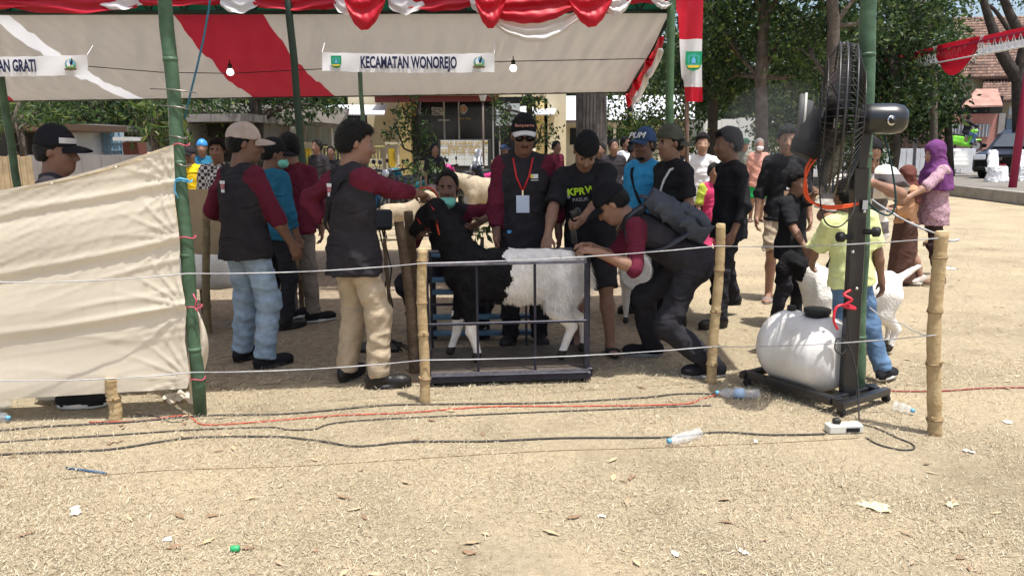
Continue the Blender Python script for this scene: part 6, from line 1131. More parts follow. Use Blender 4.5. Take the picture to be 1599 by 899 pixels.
# weighing indicator on its stand
ind = empty('indicator_stand', (0, 0, 0), 'black weighing indicator on a stand behind the man in khaki trousers', 'scale indicator'); ib = G(590, 545); 
k = MB(); k.box((ib.x, ib.y, 0.015), (0.34, 0.24, 0.03), bev=0.008); k.build('foot_plate', RUB, ind)
k = MB(); k.tube([(ib.x, ib.y, 0.03), (ib.x, ib.y, 0.92)], 0.03, 10); k.build('column', RUB, ind, True)
k = MB(); k.box((ib.x+0.02, ib.y-0.03, 0.98), (0.26, 0.06, 0.15), rotx(R(-20)), bev=0.015); k.build('display_box', mat('black_plastic', (0.02, 0.02, 0.022), 0.4), ind)
for j in range(3):
    k = MB(); k.tube([(ib.x+0.05+0.02*j, ib.y-0.02, 0.92), (ib.x+0.11+0.03*math.sin(j*2), ib.y-0.06, 0.62), (ib.x+0.05+0.04*j, ib.y-0.03, 0.34), (ib.x+0.10, ib.y-0.08, 0.10), (ib.x+0.2+0.06*j, ib.y-0.1, 0.012)], 0.006, 5); k.build('cable', WIREK, ind, True)
# low crate of cardboard at the left in the shade
bx = empty('cardboard_sheet', (0, 0, 0), 'tan cardboard partition behind the beige-capped man', 'cardboard'); k = MB(); A, B = P(290, 300, 6.9), P(470, 297, 6.9); k.box(((A.x+B.x)/2, 6.9, 0.5*(A.z+0.35)), (B.x-A.x, 0.02, A.z-0.30), bev=0.004); k.build('panel', mat('cardboard', (0.42, 0.31, 0.19), 0.9, noise=(4, 0.1)), bx)
for t in (0.06, 0.5, 0.94): k = MB(); k.box((A.x+(B.x-A.x)*t, 6.93, A.z/2), (0.04, 0.03, A.z-0.02)); k.build('batten', BAMD, bx)

# ------------------------------------------------------------ misting fan
fan = empty('misting_fan', (0, 0, 0), 'large black misting fan on a stand with a white water tank', 'fan')
FB = mat('fan_black', (0.016, 0.016, 0.018), 0.32, noise=(9, 0.3), spec=0.5, coat=0.3); FW = mat('fan_wire', (0.025, 0.025, 0.025), 0.4, spec=0.5); TANK = mat('white_tank_plastic', (0.60, 0.57, 0.52), 0.5, c2=(0.77, 0.76, 0.74), noise=(4.5, 0.05), bump=(5, 0.02)); CHR = mat('chrome', (0.6, 0.6, 0.6), 0.15, metal=1)
fg = G(1322, 634); fg.z = 0; fY = fg.y
# stand column (two nested square tubes) leaning as it does
top0 = P(1343, 262, fY); topv = P(1352, 215, fY)
def sq(a, b, w, name, m_=FB, par=fan, bev=0.004):
    a, b = np.array(a), np.array(b); d = b-a; L_ = np.linalg.norm(d); x, y, z = np.array([1.0, 0, 0]), None, d/L_; y = nrm(np.cross(z, x)); x = np.cross(y, z); k = MB(); k.box((a+b)/2, (w[0], w[1], L_), np.stack([x, y, z], 1), bev=bev); return k.build(name, m_, par)
sq(Vector((fg.x+0.0, fY, 0.06)), top0, (0.080, 0.060), 'column'); hub = P(1312, 186, fY); mot = P(1366, 183, fY)
sq(top0-Vector((0, 0, 0.05)), Vector((top0.x+0.02, fY, mot.z-0.05)), (0.052, 0.05), 'column')
# base frame with castors
fa = R(-57); e1_ = Vector((math.cos(fa), math.sin(fa), 0)); e2_ = Vector((-e1_.y, e1_.x, 0)); col0 = Vector((fg.x, fY, 0))
def bp(a, b_, z): return col0+e1_*a+e2_*b_+Vector((0, 0, z))
def rail(a, b_, name='base_rail', w=(0.05, 0.045)):
    d = b_-a; k = MB(); k.box((a+b_)/2, (d.length, w[0], w[1]), rotz(math.atan2(d.y, d.x)), bev=0.004); return k.build(name, FB, fan)
for b_ in (-0.16, 0.20): rail(bp(-0.62, b_, 0.072), bp(0.06, b_, 0.072))
for a in (-0.60, 0.0, 0.085): rail(bp(a, -0.20, 0.069), bp(a, 0.26, 0.069), w=(0.045, 0.040))
for (a, b_) in ((-0.58, -0.17), (-0.58, 0.22), (0.085, -0.18), (0.085, 0.25)):
    q = bp(a, b_, 0.025); k = MB(); k.lathe(q-e2_*0.012, e2_, [(0, 0.021), (0.003, 0.025), (0.022, 0.025), (0.025, 0.021)], 16); w_ = k.build('castor', RUB, fan, True); k = MB(); k.box(q+Vector((0, 0, 0.019)), (0.03, 0.034, 0.022), rotz(fa)); k.build('castor_fork', FB, w_)
tk = Shape(); rT = 0.222; hlT = 0.255; ctr = np.array(bp(-0.305, 0.02, 0.048+rT)); ta = np.array(e1_); tb = np.array(e2_)
tk.loft(ctr, tb, (0, 0, 1), ta, [(-hlT, 0.13, 0.14), (-hlT+0.015, 0.168, 0.172), (-hlT+0.05, 0.198, 0.198), (-hlT+0.10, rT, rT), (hlT-0.10, rT, rT), (hlT-0.05, 0.198, 0.198), (hlT-0.015, 0.168, 0.172), (hlT, 0.13, 0.14)], 0.01)
def tkd(X, Y, Z): t_ = (X-ctr[0])*ta[0]+(Y-ctr[1])*ta[1]; return 0.0024*(np.abs(t_ % 0.18-0.09) < 0.007)+0.0005*np.sin(t_*17+Z*9)+0.003*np.exp(-((Z-ctr[2])/0.012)**2)*0.4
tk.build('tank', [TANK], fan, 0.011, tkd, 2)
k = MB(); q = ctr+ta*0.06+np.array([0, 0, rT-0.004]); k.lathe(q, (0, 0, 1), [(0, 0.070), (0.02, 0.070), (0.021, 0.078), (0.042, 0.078), (0.046, 0.070)], 24); k.build('tank_lid', RUB, fan, True)
k = MB(); q = ctr-ta*0.12+np.array([0, 0, rT-0.006]); k.lathe(q, (0, 0, 1), [(0, 0.026), (0.034, 0.026), (0.037, 0.020)], 16); k.build('filler_cap', RUB, fan, True)
# fan head: axis points left, a little towards the camera
axv = np.array(nrm((-1, 0.36, 0.02))); fx, fy_, fz = frame(axv); Rf_ = 0.395; hubv = np.array(hub)
def ring(c, rad): return [c+rad*(fx*math.cos(a)+fy_*math.sin(a)) for a in np.linspace(0, 2*math.pi, 48, endpoint=False)]
for off, rad, w_ in ((0.0, Rf_, 0.007), (0.035, Rf_, 0.006), (-0.05, Rf_*0.97, 0.005), (0.085, Rf_*0.80, 0.0035), (0.105, Rf_*0.5, 0.0035), (0.112, 0.085, 0.005), (-0.10, Rf_*0.62, 0.004), (-0.11, 0.12, 0.005)):
    k = MB(); k.tube(ring(hubv+axv*off, rad), w_, 6, closed=True); k.build('cage_ring', FW, fan, True)
k = MB()
for i in range(64):
    a = 2*math.pi*i/64; d = fx*math.cos(a)+fy_*math.sin(a); d2 = fx*math.cos(a+0.35)+fy_*math.sin(a+0.35)
    k.tube([hubv+axv*0.112+d2*0.085, hubv+axv*0.105+d*Rf_*0.5, hubv+axv*0.085+d*Rf_*0.80, hubv+axv*0.035+d*Rf_, hubv+d*Rf_], 0.0021, 4)
    k.tube([hubv+d*Rf_, hubv-axv*0.05+d*Rf_*0.97, hubv-axv*0.10+d*Rf_*0.62, hubv-axv*0.11+d2*0.12], 0.0021, 4)
o = k.build('cage_wires', FW, fan, True); o['kind'] = 'stuff'
for i in range(3):
    a0_ = i*2*math.pi/3+0.4; k = MB()
    def bl(u, v, a0_=a0_):
        rr = 0.06+(Rf_-0.085)*u; a = a0_+(v-0.5)*(0.95-0.25*u)+0.25*u; h = (v-0.5)*0.12; d = fx*math.cos(a)+fy_*math.sin(a); return hubv+d*rr+axv*(0.02+h)
    k.grid(bl, 12, 8); k.grid(lambda u, v: np.array(bl(u, v))-axv*0.004, 12, 8); k.build('blade', mat('blade_black', (0.02, 0.02, 0.022), 0.3, spec=0.5), fan, True)
# motor
mx_ = -axv; k = MB(); k.lathe(hubv+mx_*0.09, mx_, [(0, 0.055), (0.02, 0.074), (0.06, 0.08), (0.17, 0.08), (0.215, 0.07), (0.238, 0.045), (0.244, 0.01)], 28); mo = k.build('motor', FB, fan, True)
kc = hubv+mx_*0.245+np.array([-0.03, -0.072, -0.01]); k = MB(); k.lathe(kc, (0.15, -1, 0), [(0, 0.026), (0.008, 0.026), (0.01, 0.02)], 18); kn = k.build('knob_ring', CHR, mo, True); k = MB(); k.lathe(kc+np.array([0, -0.008, 0]), (0.15, -1, 0), [(0, 0.019), (0.014, 0.017)], 16); k.box(kc+np.array([0, -0.026, 0]), (0.034, 0.010, 0.009), roty(R(40))); k.build('knob', FB, mo, True)
# mist head in front of the cage
k = MB(); k.lathe(hubv+axv*0.105+np.array([0, 0, 0.01]), axv, [(0, 0.05), (0.03, 0.055), (0.035, 0.085), (0.07, 0.095), (0.072, 0.120), (0.105, 0.128), (0.11, 0.11)], 28); mh = k.build('mist_head', mat('dusty_plastic', (0.08, 0.08, 0.08), 0.6), fan, True)
k = MB(); k.lathe(hubv+axv*0.175+np.array([0, 0, 0.01]), axv, [(0, 0.1305), (0.012, 0.1305)], 28); k.build('pale_ring', mat('pale_plastic', (0.5, 0.49, 0.45), 0.5), mh, True)
c0 = np.array(P(1276, 198, fY-0.05)); fu = Shape(); fu.loft(c0, (0, 1, 0), nrm((1, 0, -0.45)), nrm((-0.45, 0, -1)), [(-0.10, 0.06, 0.045), (-0.02, 0.095, 0.075), (0.10, 0.115, 0.085), (0.17, 0.10, 0.07)], 0.02); fu.build('mist_funnel', [mat('matt_black_plastic', (0.012, 0.012, 0.013), 0.6, spec=0.2)], fan, 0.012)
# clamp knobs, bolts
for (px, py, l) in ((1318, 370, 0.085), (1362, 362, 0.06)):
    q = P(px, py, fY-0.03); k = MB(); k.lathe(q, (-1 if px < 1340 else 1, -0.1, 0), [(-0.05, 0.014), (0.0, 0.016), (0.005, 0.028), (0.035, 0.028), (0.04, 0.022)], 14); k.build('clamp_knob', RUB, fan, True)
for (px, py) in ((1331, 393), (1337, 450), (1349, 330)): q = P(px, py, fY-0.048); k = MB(); k.lathe(q, (0, -1, 0), [(0, 0.010), (0.01, 0.009), (0.014, 0.004)], 10); k.build('bolt', CHR, fan, True)
k = MB(); q = P(1351, 320, fY-0.05); k.box(q, (0.028, 0.004, 0.05)); k.build('sticker', mat('pale_sticker', (0.55, 0.55, 0.55), 0.6), fan)
ORH = mat('orange_hose', (0.65, 0.08, 0.02), 0.4)
for j in range(2):
    k = MB(); k.tube(curve([P(1281-8*j, 240, fY-0.1), P(1264-5*j, 262, fY-0.12), P(1256+j*3, 290, fY-0.12), P(1262+3*j, 312, fY-0.12), P(1290, 322+3*j, fY-0.12), P(1325, 320+3*j, fY-0.08), P(1345, 316, fY)]), 0.0065, 8); k.build('mist_hose', ORH, fan, True)
k = MB(); k.tube(curve([P(1292, 235, fY-0.1), P(1286, 260, fY-0.14), P(1280, 300, fY-0.14), P(1288, 345, fY-0.14), P(1310, 354, fY-0.12), P(1330, 335, fY-0.1), P(1336, 312, fY-0.06)]), 0.0045, 6); k.build('power_cable', WIREK, fan, True)
k = MB(); k.tube(curve([P(1378, 203, fY), P(1388, 240, fY-0.02), P(1397, 290, fY-0.03), P(1398, 320, fY-0.04), P(1388, 336, fY-0.04), P(1368, 328, fY-0.03), P(1352, 312, fY-0.03)]), 0.0055, 6); k.build('power_cable', mat('dark_teal_cable', (0.015, 0.05, 0.05), 0.5), fan, True)
k = MB(); k.tube(curve([P(1322, 490, fY-0.06), P(1326, 530, fY-0.07), P(1316, 552, fY-0.08), P(1304, 545, fY-0.08), P(1308, 528, fY-0.07), P(1325, 540, fY-0.08), P(1338, 585, fY-0.12), P(1341, 640, fY-0.2), G(1340, 668)+Vector((0, 0, 0.05))]), 0.0045, 6); k.build('power_cable', WIREK, fan, True)
RT = mat('red_tie', (0.60, 0.02, 0.04), 0.35, spec=0.5)
k = MB(); k.tube(curve([P(1328, 453, fY-0.06), P(1318, 460, fY-0.07), P(1330, 468, fY-0.09), P(1318, 478, fY-0.08), P(1336, 482, fY-0.07), P(1322, 476, fY-0.07), P(1306, 480, fY-0.08), P(1302, 500, fY-0.09), P(1308, 514, fY-0.08)]), 0.008, 6); k.build('red_tie', RT, fan, True)

# ------------------------------------------------------------ cables and litter on the ground
def cable(label, pp, r_, m_, name='ground_cable'):
    k = MB(); k.tube(curve([G(*q)+Vector((0, 0, r_*0.9)) for q in pp]), r_, 6); return tag(k.build(name, m_, None, True), label, 'cable')
GC = mat('dusty_grey_cable', (0.055, 0.05, 0.045), 0.7, noise=(20, 0.3)); GC2 = mat('dusty_red_cable', (0.42, 0.075, 0.045), 0.7, noise=(20, 0.3))
cable('thick dusty black cable nearest the camera, crossing the ground to the socket', [(-20, 712), (60, 708), (170, 703), (250, 691), (310, 684), (430, 683), (500, 690), (560, 698), (640, 691), (760, 690), (880, 685), (1040, 684), (1120, 676), (1200, 680), (1280, 679), (1296, 676)], 0.0062, GC)
cable('black cable along the fence line from the left to the bottle', [(-20, 693), (60, 687), (180, 680), (300, 672), (420, 668), (450, 672), (490, 671), (520, 662), (600, 655), (800, 646), (950, 640), (1040, 636), (1110, 634)], 0.005, GC)
cable('upper black cable lying close behind the fence posts', [(-20, 676), (60, 668), (200, 660), (320, 650), (450, 647), (600, 634), (700, 632), (850, 630), (1000, 622), (1060, 616), (1120, 616)], 0.0058, GC)
cable('red cable on the ground between the left pole and the bottle', [(140, 660), (220, 658), (280, 650), (300, 654), (320, 664), (400, 660), (520, 650), (640, 645), (760, 636), (900, 635), (1060, 632), (1095, 624), (1125, 615)], 0.005, GC2)
cable('reddish cable on the ground at the right behind the fan', [(1345, 610), (1420, 612), (1480, 611), (1540, 607), (1620, 606)], 0.006, mat('dark_red_cable', (0.25, 0.06, 0.05), 0.7))
cable('loop of black cable in front of the fan', [(1340, 662), (1370, 670), (1400, 684), (1424, 694), (1426, 702), (1405, 703), (1372, 695), (1352, 684)], 0.005, GC)
cable('thin brown twine lying across the ground in front of the posts', [(100, 748), (250, 735), (480, 727), (700, 713), (860, 704), (1000, 700), (1200, 692), (1340, 684)], 0.0022, mat('brown_twine', (0.22, 0.15, 0.09), 0.9))
cable('short dark cord beside the left pole base', [(205, 652), (240, 650), (270, 660), (300, 652)], 0.004, WIREK)
ps = empty('power_strip', (0, 0, 0), 'white power strip on the ground in front of the fan base', 'power strip'); q = G(1317, 674); k = MB(); k.box((q.x, q.y, 0.024), (0.185, 0.065, 0.046), rotz(R(4)), bev=0.006); k.build('body', mat('dusty_white_plastic', (0.62, 0.61, 0.55), 0.5), ps)
for i in range(3): k = MB(); k.lathe((q.x-0.05+0.05*i, q.y, 0.047), (0, 0, 1), [(0, 0.019), (0.002, 0.018), (0.0022, 0.014)], 16); k.build('socket', mat('socket_grey', (0.42, 0.41, 0.38), 0.6), ps, True)
k = MB(); k.box((q.x-0.04, q.y, 0.062), (0.04, 0.035, 0.03), bev=0.008); k.build('plug', RUB, ps); k = MB(); k.box((q.x+0.035, q.y-0.033, 0.022), (0.07, 0.004, 0.022)); k.build('rating_label', KP, ps)
CLR = mat('clear_plastic', (0.85, 0.88, 0.92), 0.15, alpha=0.22, spec=0.6)
def bottle(label, a, b, r_, lab=None, crushed=0):
    A, B = G(*a), G(*b); root = empty('plastic_bottle', (0, 0, 0), label, 'bottle'); d = B-A; L_ = d.length; k = MB(); o = A+Vector((0, 0, r_))
    prof = [(0, r_*0.75), (0.006, r_)]+[(L_*t, r_*(1-0.07*(i % 2)-crushed*0.3*math.sin(t*7)**2)) for i, t in enumerate((0.1, 0.18, 0.26, 0.34, 0.42, 0.5, 0.58, 0.66, 0.74))]+[(L_*0.82, r_*0.85), (L_*0.92, r_*0.4), (L_*0.95, r_*0.36)]
    k.lathe(o, d, prof, 16); k.build('body', CLR, root, True)
    k = MB(); k.lathe(o+d.normalized()*L_*0.95, d, [(0, r_*0.42), (0.016, r_*0.42)], 12); k.build('cap', mat('blue_cap', (0.15, 0.4, 0.6), 0.5), root, True)
    if lab: k = MB(); k.lathe(o+d.normalized()*L_*0.36, d, [(0, r_*1.02), (L_*0.22, r_*1.02)], 16); k.build('paper_label', lab, root, True)
LBL = mat('pale_blue_label', (0.45, 0.60, 0.78), 0.5)
bottle('clear plastic bottle with blue label lying left of the water tank', (1186, 622), (1118, 620), 0.030, LBL); bottle('clear plastic bottle lying on the ground in front of the fence', (1092, 684), (1044, 697), 0.030, None, 0.6); bottle('crushed plastic cup lying behind the corner post', (1396, 640), (1424, 648), 0.028, None, 1); bottle('clear bottle at the left edge under the cloth screen', (-14, 655), (14, 660), 0.03, None, 0.5)
bagp = Shape(); c = np.array(G(2, 640)); bagp.ell(c+np.array([0, 0, 0.05]), (0.06, 0.05, 0.06)); tag(bagp.build('plastic_bag', [CLR], None, 0.012, folds(8, 0.014, 1, 60)), 'crumpled clear plastic bag at the left edge', 'bag')
def scrap(name, label, px, py, w, l, m_, seed, cat='litter'):
    c = G(px, py); rr = np.random.default_rng(seed); ph = rr.uniform(0, 6, 6); a = rr.uniform(0, 3.1); k = MB()
    def fn(u, v):
        x, y = (u-0.5)*l*(1+0.2*math.sin(v*5+ph[0])), (v-0.5)*w*(1+0.25*math.sin(u*6+ph[1])); z = 0.006+0.18*w*(math.sin(u*7+ph[2])*math.sin(v*6+ph[3]))**2; return (c.x+x*math.cos(a)-y*math.sin(a), c.y+x*math.sin(a)+y*math.cos(a), z)
    k.grid(fn, 8, 6); return tag(k.build(name, m_, None, False), label, cat)
PW = mat('white_paper', (0.75, 0.74, 0.70), 0.8); PY = mat('pale_yellow_paper', (0.68, 0.66, 0.36), 0.8)
scrap('paper_wrapper', 'crumpled pale yellow wrapper on the ground at lower right', 1366, 792, 0.07, 0.11, PY, 1); scrap('paper_scrap', 'small yellowish paper scrap right of the crumpled wrapper', 1484, 789, 0.035, 0.055, PY, 2)
for i, (x, y, w, l) in enumerate(((118, 799, 0.035, 0.085), (262, 843, 0.03, 0.03), (1160, 863, 0.02, 0.04), (1054, 866, 0.02, 0.04), (1513, 706, 0.025, 0.045), (1574, 660, 0.04, 0.04), (940, 807, 0.02, 0.03), (1180, 690, 0.015, 0.035), (1484, 420, 0.08, 0.16))):
    scrap('paper_scrap', ['white crumpled scrap on the lower left ground', 'tiny white scrap above the green cap', 'small white scrap at the bottom right of centre', 'narrow white scrap near the bottom edge', 'small white scrap right of the corner post base', 'pale leaf-shaped scrap at the right edge', 'tiny pale scrap in the middle foreground', 'pale sliver beside the long black cable', 'white scrap lying by the girl in brown, far right ground'][i], x, y, w, l, PW, 10+i)
for i, (x, y, l) in enumerate(((985, 747, 0.05), (332, 806, 0.05), (388, 857, 0.045), (493, 861, 0.04), (732, 864, 0.05), (186, 690, 0.05), (172, 693, 0.04), (1499, 872, 0.03), (650, 687, 0.03))):
    scrap('dead_leaf', ['dead brown leaf in the middle foreground', 'curled dead leaf in the left foreground', 'dead leaf right of the green cap', 'dead leaf near the bottom, left of centre', 'dead leaf near the bottom, under the bamboo post', 'brown leaf beside the cables at left', 'second brown leaf beside the cables at left', 'tiny leaf near the bottom right corner', 'brown leaf by the long cable below the front post'][i], x, y, 0.022, l, MATS['dead_leaf_brown'], 30+i, 'leaf')
k = MB(); q = G(367, 861); k.lathe(q+Vector((-0.016, 0, 0.012)), (1, 0.1, 0), [(0, 0.010), (0.004, 0.013), (0.03, 0.013), (0.034, 0.009)], 14); tag(k.build('bottle_cap', mat('green_plastic', (0.03, 0.33, 0.12), 0.35), None, True), 'small green plastic cap on the foreground grass', 'cap')
k = MB(); k.tube([G(104, 732)+Vector((0, 0, 0.006)), G(166, 740)+Vector((0, 0, 0.006))], 0.006, 8); tag(k.build('drinking_straw', mat('blue_straw', (0.05, 0.11, 0.2), 0.5), None, True), 'dark blue drinking straw on the ground at left', 'straw')
# ------------------------------------------------------------ animals
gc = cpt(0.56, 0.27, 0.092)
goat_th = math.degrees(math.atan2(ex.y, ex.x))+90           # faces left
g0 = goat('large goat with black front and long white hair standing in the cage', gc, goat_th, L=0.86, Hs=0.735, split=0.055, headpos=(0.06, 0.55, 0.97), headdir=(0.22, 0.75, -0.62), hairs=24000, res=0.010, step=0.085, seed=3)
k = MB(); hq = np.array([0.06, 0.55, 0.97]); dv = nrm((0.22, 0.75, -0.62)); sx_, uy_, uz_ = frame(dv)
for o_, r_ in ((-0.06, 0.074), (0.07, 0.056)): k.tube([hq+dv*o_+r_*(sx_*math.cos(a)+uy_*math.sin(a)) for a in np.linspace(0, 6.283, 24, endpoint=False)], 0.006, 6, closed=True)
k.build('halter', mat('red_rope', (0.40, 0.02, 0.025), 0.6), g0, True)
def to_world(o, p): return Matrix.Rotation(o.rotation_euler[2], 4, 'Z') @ Vector(p)+Vector(o.location)
headw = to_world(g0, hq)
g2p = G(1325, 552); g2 = goat('white goat with black head behind the boy in lime', g2p, 96, L=0.68, Hs=0.60, split=0.32, headpos=(0.0, 0.50, 0.66), headdir=(0, 0.50, -0.85), res=0.013, tailup=True, front=WHITEWOOL, headm=BLACKWOOL, seed=5, step=0.03)
goat('white goat seen from the front behind the bending man', G(992, 497), 170, L=0.7, Hs=0.64, split=0.5, front=WHITEWOOL, headpos=(0, 0.46, 0.74), headdir=(0.1, 0.7, -0.6), res=0.015, seed=6)
goat('cream goat far behind the masked man', P(770, 300, 13.5)*1.0 - Vector((0, 0, P(770, 300, 13.5).z)), 90, L=0.95, Hs=0.95, split=0.3, front=CREAMWOOL, rear=CREAMWOOL, legm=CREAMWOOL, res=0.025, seed=7, headpos=(0, 0.75, 0.95))
goat('cream goat far behind the orange rope at left of the masked man', Vector((P(625, 330, 12.5).x, 12.5, 0)), -90, L=0.6, Hs=0.6, split=0.3, front=CREAMWOOL, rear=CREAMWOOL, legm=CREAMWOOL, res=0.025, seed=8)
goat('white goat half hidden behind the green pole and jeans', G(345, 510), 95, L=0.75, Hs=0.62, split=0.5, front=WHITEWOOL, res=0.016, seed=9)

# ------------------------------------------------------------ people
SH = ('shoe', LEATHER, RUB); SNK = ('shoe', BLACK, SOLEW)
RAG = dict(m=CHAR, raglan=MAROON, sl=1.45, fold=0.007)
BLK = mat('black_print_base', (0.02, 0.02, 0.02), 0.6); NEON = mat('neon_green_print', (0.50, 0.75, 0.03), 0.6); GRYP = mat('grey_print', (0.33, 0.34, 0.34), 0.6)
def strap(root, pts_, w, m_, name='strap'):
    k = MB(); pts_ = [np.asarray(p, float) for p in pts_]; n = len(pts_)
    V = []; 
    for i, p in enumerate(pts_): V.append(p)
    k.tube(pts_, w, 6); return k.build(name, m_, root, True)
def dress_back_logo(root, d):
    o = d['hip']+d['uz']*0.375*d['s']-d['uy']*0.128*d['bw']; k = MB(); ex_, ez_, n_ = d['ux'], d['uz'], -d['uy']
    for (a, b, w, h, mi) in ((0, 0.025, 0.04, 0.02, 0), (0, 0, 0.028, 0.03, 1), (0, -0.03, 0.022, 0.022, 0)): k.box(o+ex_*a+ez_*b+n_*0.004, (w, 0.012, h), np.stack([ex_, d['uy'], ez_], 1), mi)
    k.build('back_print', [WP, mat('red_grey_print', (0.5, 0.18, 0.2), 0.6)], root)
def chest_logo(lat, up, sc=1.0):
    def f(root, d):
        o = d['hip']+d['uz']*up*d['s']+d['uy']*0.124*d['bw']+d['ux']*lat*d['s']; k = MB(); E = np.stack([d['ux'], d['uy'], d['uz']], 1)
        k.box(o+d['uz']*0.012*sc, (0.05*sc, 0.016, 0.03*sc), E, 0); k.box(o+d['uz']*0.012*sc+d['ux']*0.02*sc, (0.022*sc, 0.02, 0.022*sc), E, 1); k.box(o-d['uz']*0.016*sc, (0.055*sc, 0.018, 0.012*sc), E, 2); k.build('chest_logo', [WP, YP, GRYP], root)
    return f
# A: beige cap and jeans
def capA(root, d): dress_back_logo(root, d)
A_ = G(398, 572)
person('man in beige cap and pale jeans, seen from behind', A_, -38, 1.66, 1.10, head=(-34, 8, 0), feet={'L': G(385, 562), 'R': G(420, 573)}, hands={'R': P(458, 385, A_.y+0.05), 'L': A_+Vector((-0.2, 0.35, 0.95))}, elbow={'R': (0.6, -1, -0.1)}, top=dict(RAG, sl=1.30, hem=-0.12), bottom=dict(kind='trousers', m=JEANS, w=1.03, cuff=1.12), shoes=('shoe', BLACK, RUB), skin=SKIN2, cap=dict(m=cloth('beige_cap', (0.50, 0.40, 0.34)), tilt=4), seed=11, extra_cloth=capA)
# B: khaki trousers, arm reaching to the goat halter
B_ = G(562, 603); hb = P(657, 303, B_.y+0.32)
def bagB(root, d):
    dress_back_logo(root, d); s = d['s']; hp_, ux, uy, uz = d['hip'], d['ux'], d['uy'], d['uz']
    k = MB(); pts_ = [hp_+uz*0.47*s+ux*0.10*s-uy*0.02, hp_+uz*0.43*s+ux*0.085*s-uy*0.115*s, hp_+uz*0.3*s+ux*0.0*s-uy*0.150*s, hp_+uz*0.15*s-ux*0.11*s-uy*0.135*s, hp_+uz*0.05*s-ux*0.185*s-uy*0.05*s, hp_+uz*0.04*s-ux*0.20*s+uy*0.05]
    for a, b in zip(pts_[:-1], pts_[1:]):
        z = nrm(b-a); x = nrm(np.cross(z, uy)); y = np.cross(z, x); k.box((a+b)/2, (0.042, 0.010, np.linalg.norm(b-a)+0.012), np.stack([x, y, z], 1), bev=0.003)
    k.build('bag_strap', BLACK, root); q = Shape(); q.ell(hp_+uz*0.0-ux*0.19*s+uy*0.06, (0.05, 0.10, 0.08)); q.build('waist_bag', [BLACK], root, 0.012)
person('man in charcoal and maroon shirt and khaki trousers, reaching to the goat', B_, -52, 1.655, 1.08, head=(-22, 10, 0), feet={'L': G(548, 592), 'R': G(598, 604)}, footdir={'L': 30, 'R': -30}, hands={'R': hb, 'L': B_+Vector((-0.16, 0.16, 1.0))}, elbow={'R': (0.9, -0.6, -0.7), 'L': (-1, -0.5, -0.1)}, curl={'R': (70, 70)}, palm={'R': (0, 0.3, -1)}, top=dict(RAG, sl=1.68, hem=-0.16, fr=1.0), bottom=dict(kind='trousers', m=KHAKI, w=1.05, cuff=1.1), shoes=SH, hairlen=1.2, seed=12, extra_cloth=bagB)
k = MB(); k.tube(curve([hb+Vector((-0.03, 0.0, 0.02)), hb+Vector((0.01, -0.03, 0.04)), hb+Vector((0.07, -0.02, 0.035)), hb+Vector((0.11, 0.02, -0.03)), headw+Vector((0.04, -0.07, 0.04)), headw+Vector((0.05, -0.10, -0.06)), headw+Vector((0.07, -0.10, -0.14))]), 0.007, 6); tag(k.build('lead_rope', mat('orange_rope', (0.42, 0.05, 0.02), 0.6), None, True), 'orange lead rope from the hand to the goat halter', 'rope')
# C1, C2 behind A
person('man in teal shirt and dark cap behind the beige-capped man', G(437, 512), -30, 1.58, 1.0, head=(-35, 14, 0), top=dict(m=TEAL, sl=1.6), bottom=dict(kind='trousers', m=BLACKT), shoes=SH, cap=dict(m=BLACK), skin=SKIN2, mask=dict(m=MASKG, up=True), res=0.013, seed=13)
person('man in maroon shirt and grey-beige trousers between the two near men', G(470, 500), 25, 1.62, 1.0, head=(20, 5, 0), top=dict(m=MAROON, sl=1.7), bottom=dict(kind='trousers', m=cloth('taupe_cotton', (0.22, 0.18, 0.15))), shoes=SNK, hairlen=0.6, res=0.013, seed=14, feet={'L': G(455, 497), 'R': G(490, 503)}, footdir={'R': -80, 'L': -60})
# D: crouching, mint mask under the chin
D_ = Vector((P(700, 300, 6.15).x, 6.15, 0))
person('crouching man with mint mask under his chin behind the goat head', D_, 178, 1.66, 1.02, hipz=0.56, lean=14, hipxy=(0, -0.12), feet={'L': D_+Vector((0.22, -0.1, 0)), 'R': D_+Vector((-0.22, -0.1, 0))}, kneepole={'L': (-1, 1, 0.4), 'R': (1, 1, 0.4)}, head=(0, 4, 0), hands={'L': P(752, 345, 5.95), 'R': D_+Vector((-0.2, -0.3, 0.85))}, elbow={'L': (-1, -0.2, 0.25)}, top=dict(RAG, sl=1.75), bottom=dict(kind='trousers', m=BLACKT), shoes=SH, skin=SKIN2, mask=dict(m=MASKG, up=False), beard=1, mous=True, seed=15, extra_cloth=chest_logo(-0.075, 0.33))
# E: sunglasses, lanyard
def lany(root, d):
    chest_logo(-0.085, 0.35)(root, d); s = d['s']; hp_, ux, uy, uz = d['hip'], d['ux'], d['uy'], d['uz']; RL = mat('red_lanyard', (0.65, 0.03, 0.04), 0.6)
    for q in (-1, 1):
        k = MB(); k.tube([hp_+uz*0.50*s+ux*0.065*q*s-uy*0.03, hp_+uz*0.485*s+ux*0.07*q*s+uy*0.085*s, hp_+uz*0.36*s+ux*0.045*q*s+uy*0.145*s, hp_+uz*0.255*s+uy*0.150*s], 0.0065, 6); k.build('lanyard', RL, root, True)
    k = MB(); E = np.stack([ux, uy, uz], 1); o = hp_+uz*0.165*s+uy*0.155*s; k.box(o, (0.095, 0.005, 0.125), E, bev=0.002); k.build('name_card', mat('card_white', (0.62, 0.70, 0.82), 0.4), root); k = MB(); k.box(o+uz*0.08, (0.012, 0.008, 0.04), E); k.build('card_clip', CHR, root)
    k = MB(); o = hp_-uz*0.035*s+uy*0.145*s+ux*0.09; k.box(o, (0.05, 0.006, 0.022), E); k.build('hem_label', CYANP, root)
E_ = Vector((P(818, 300, 5.72).x, 5.72, 0))
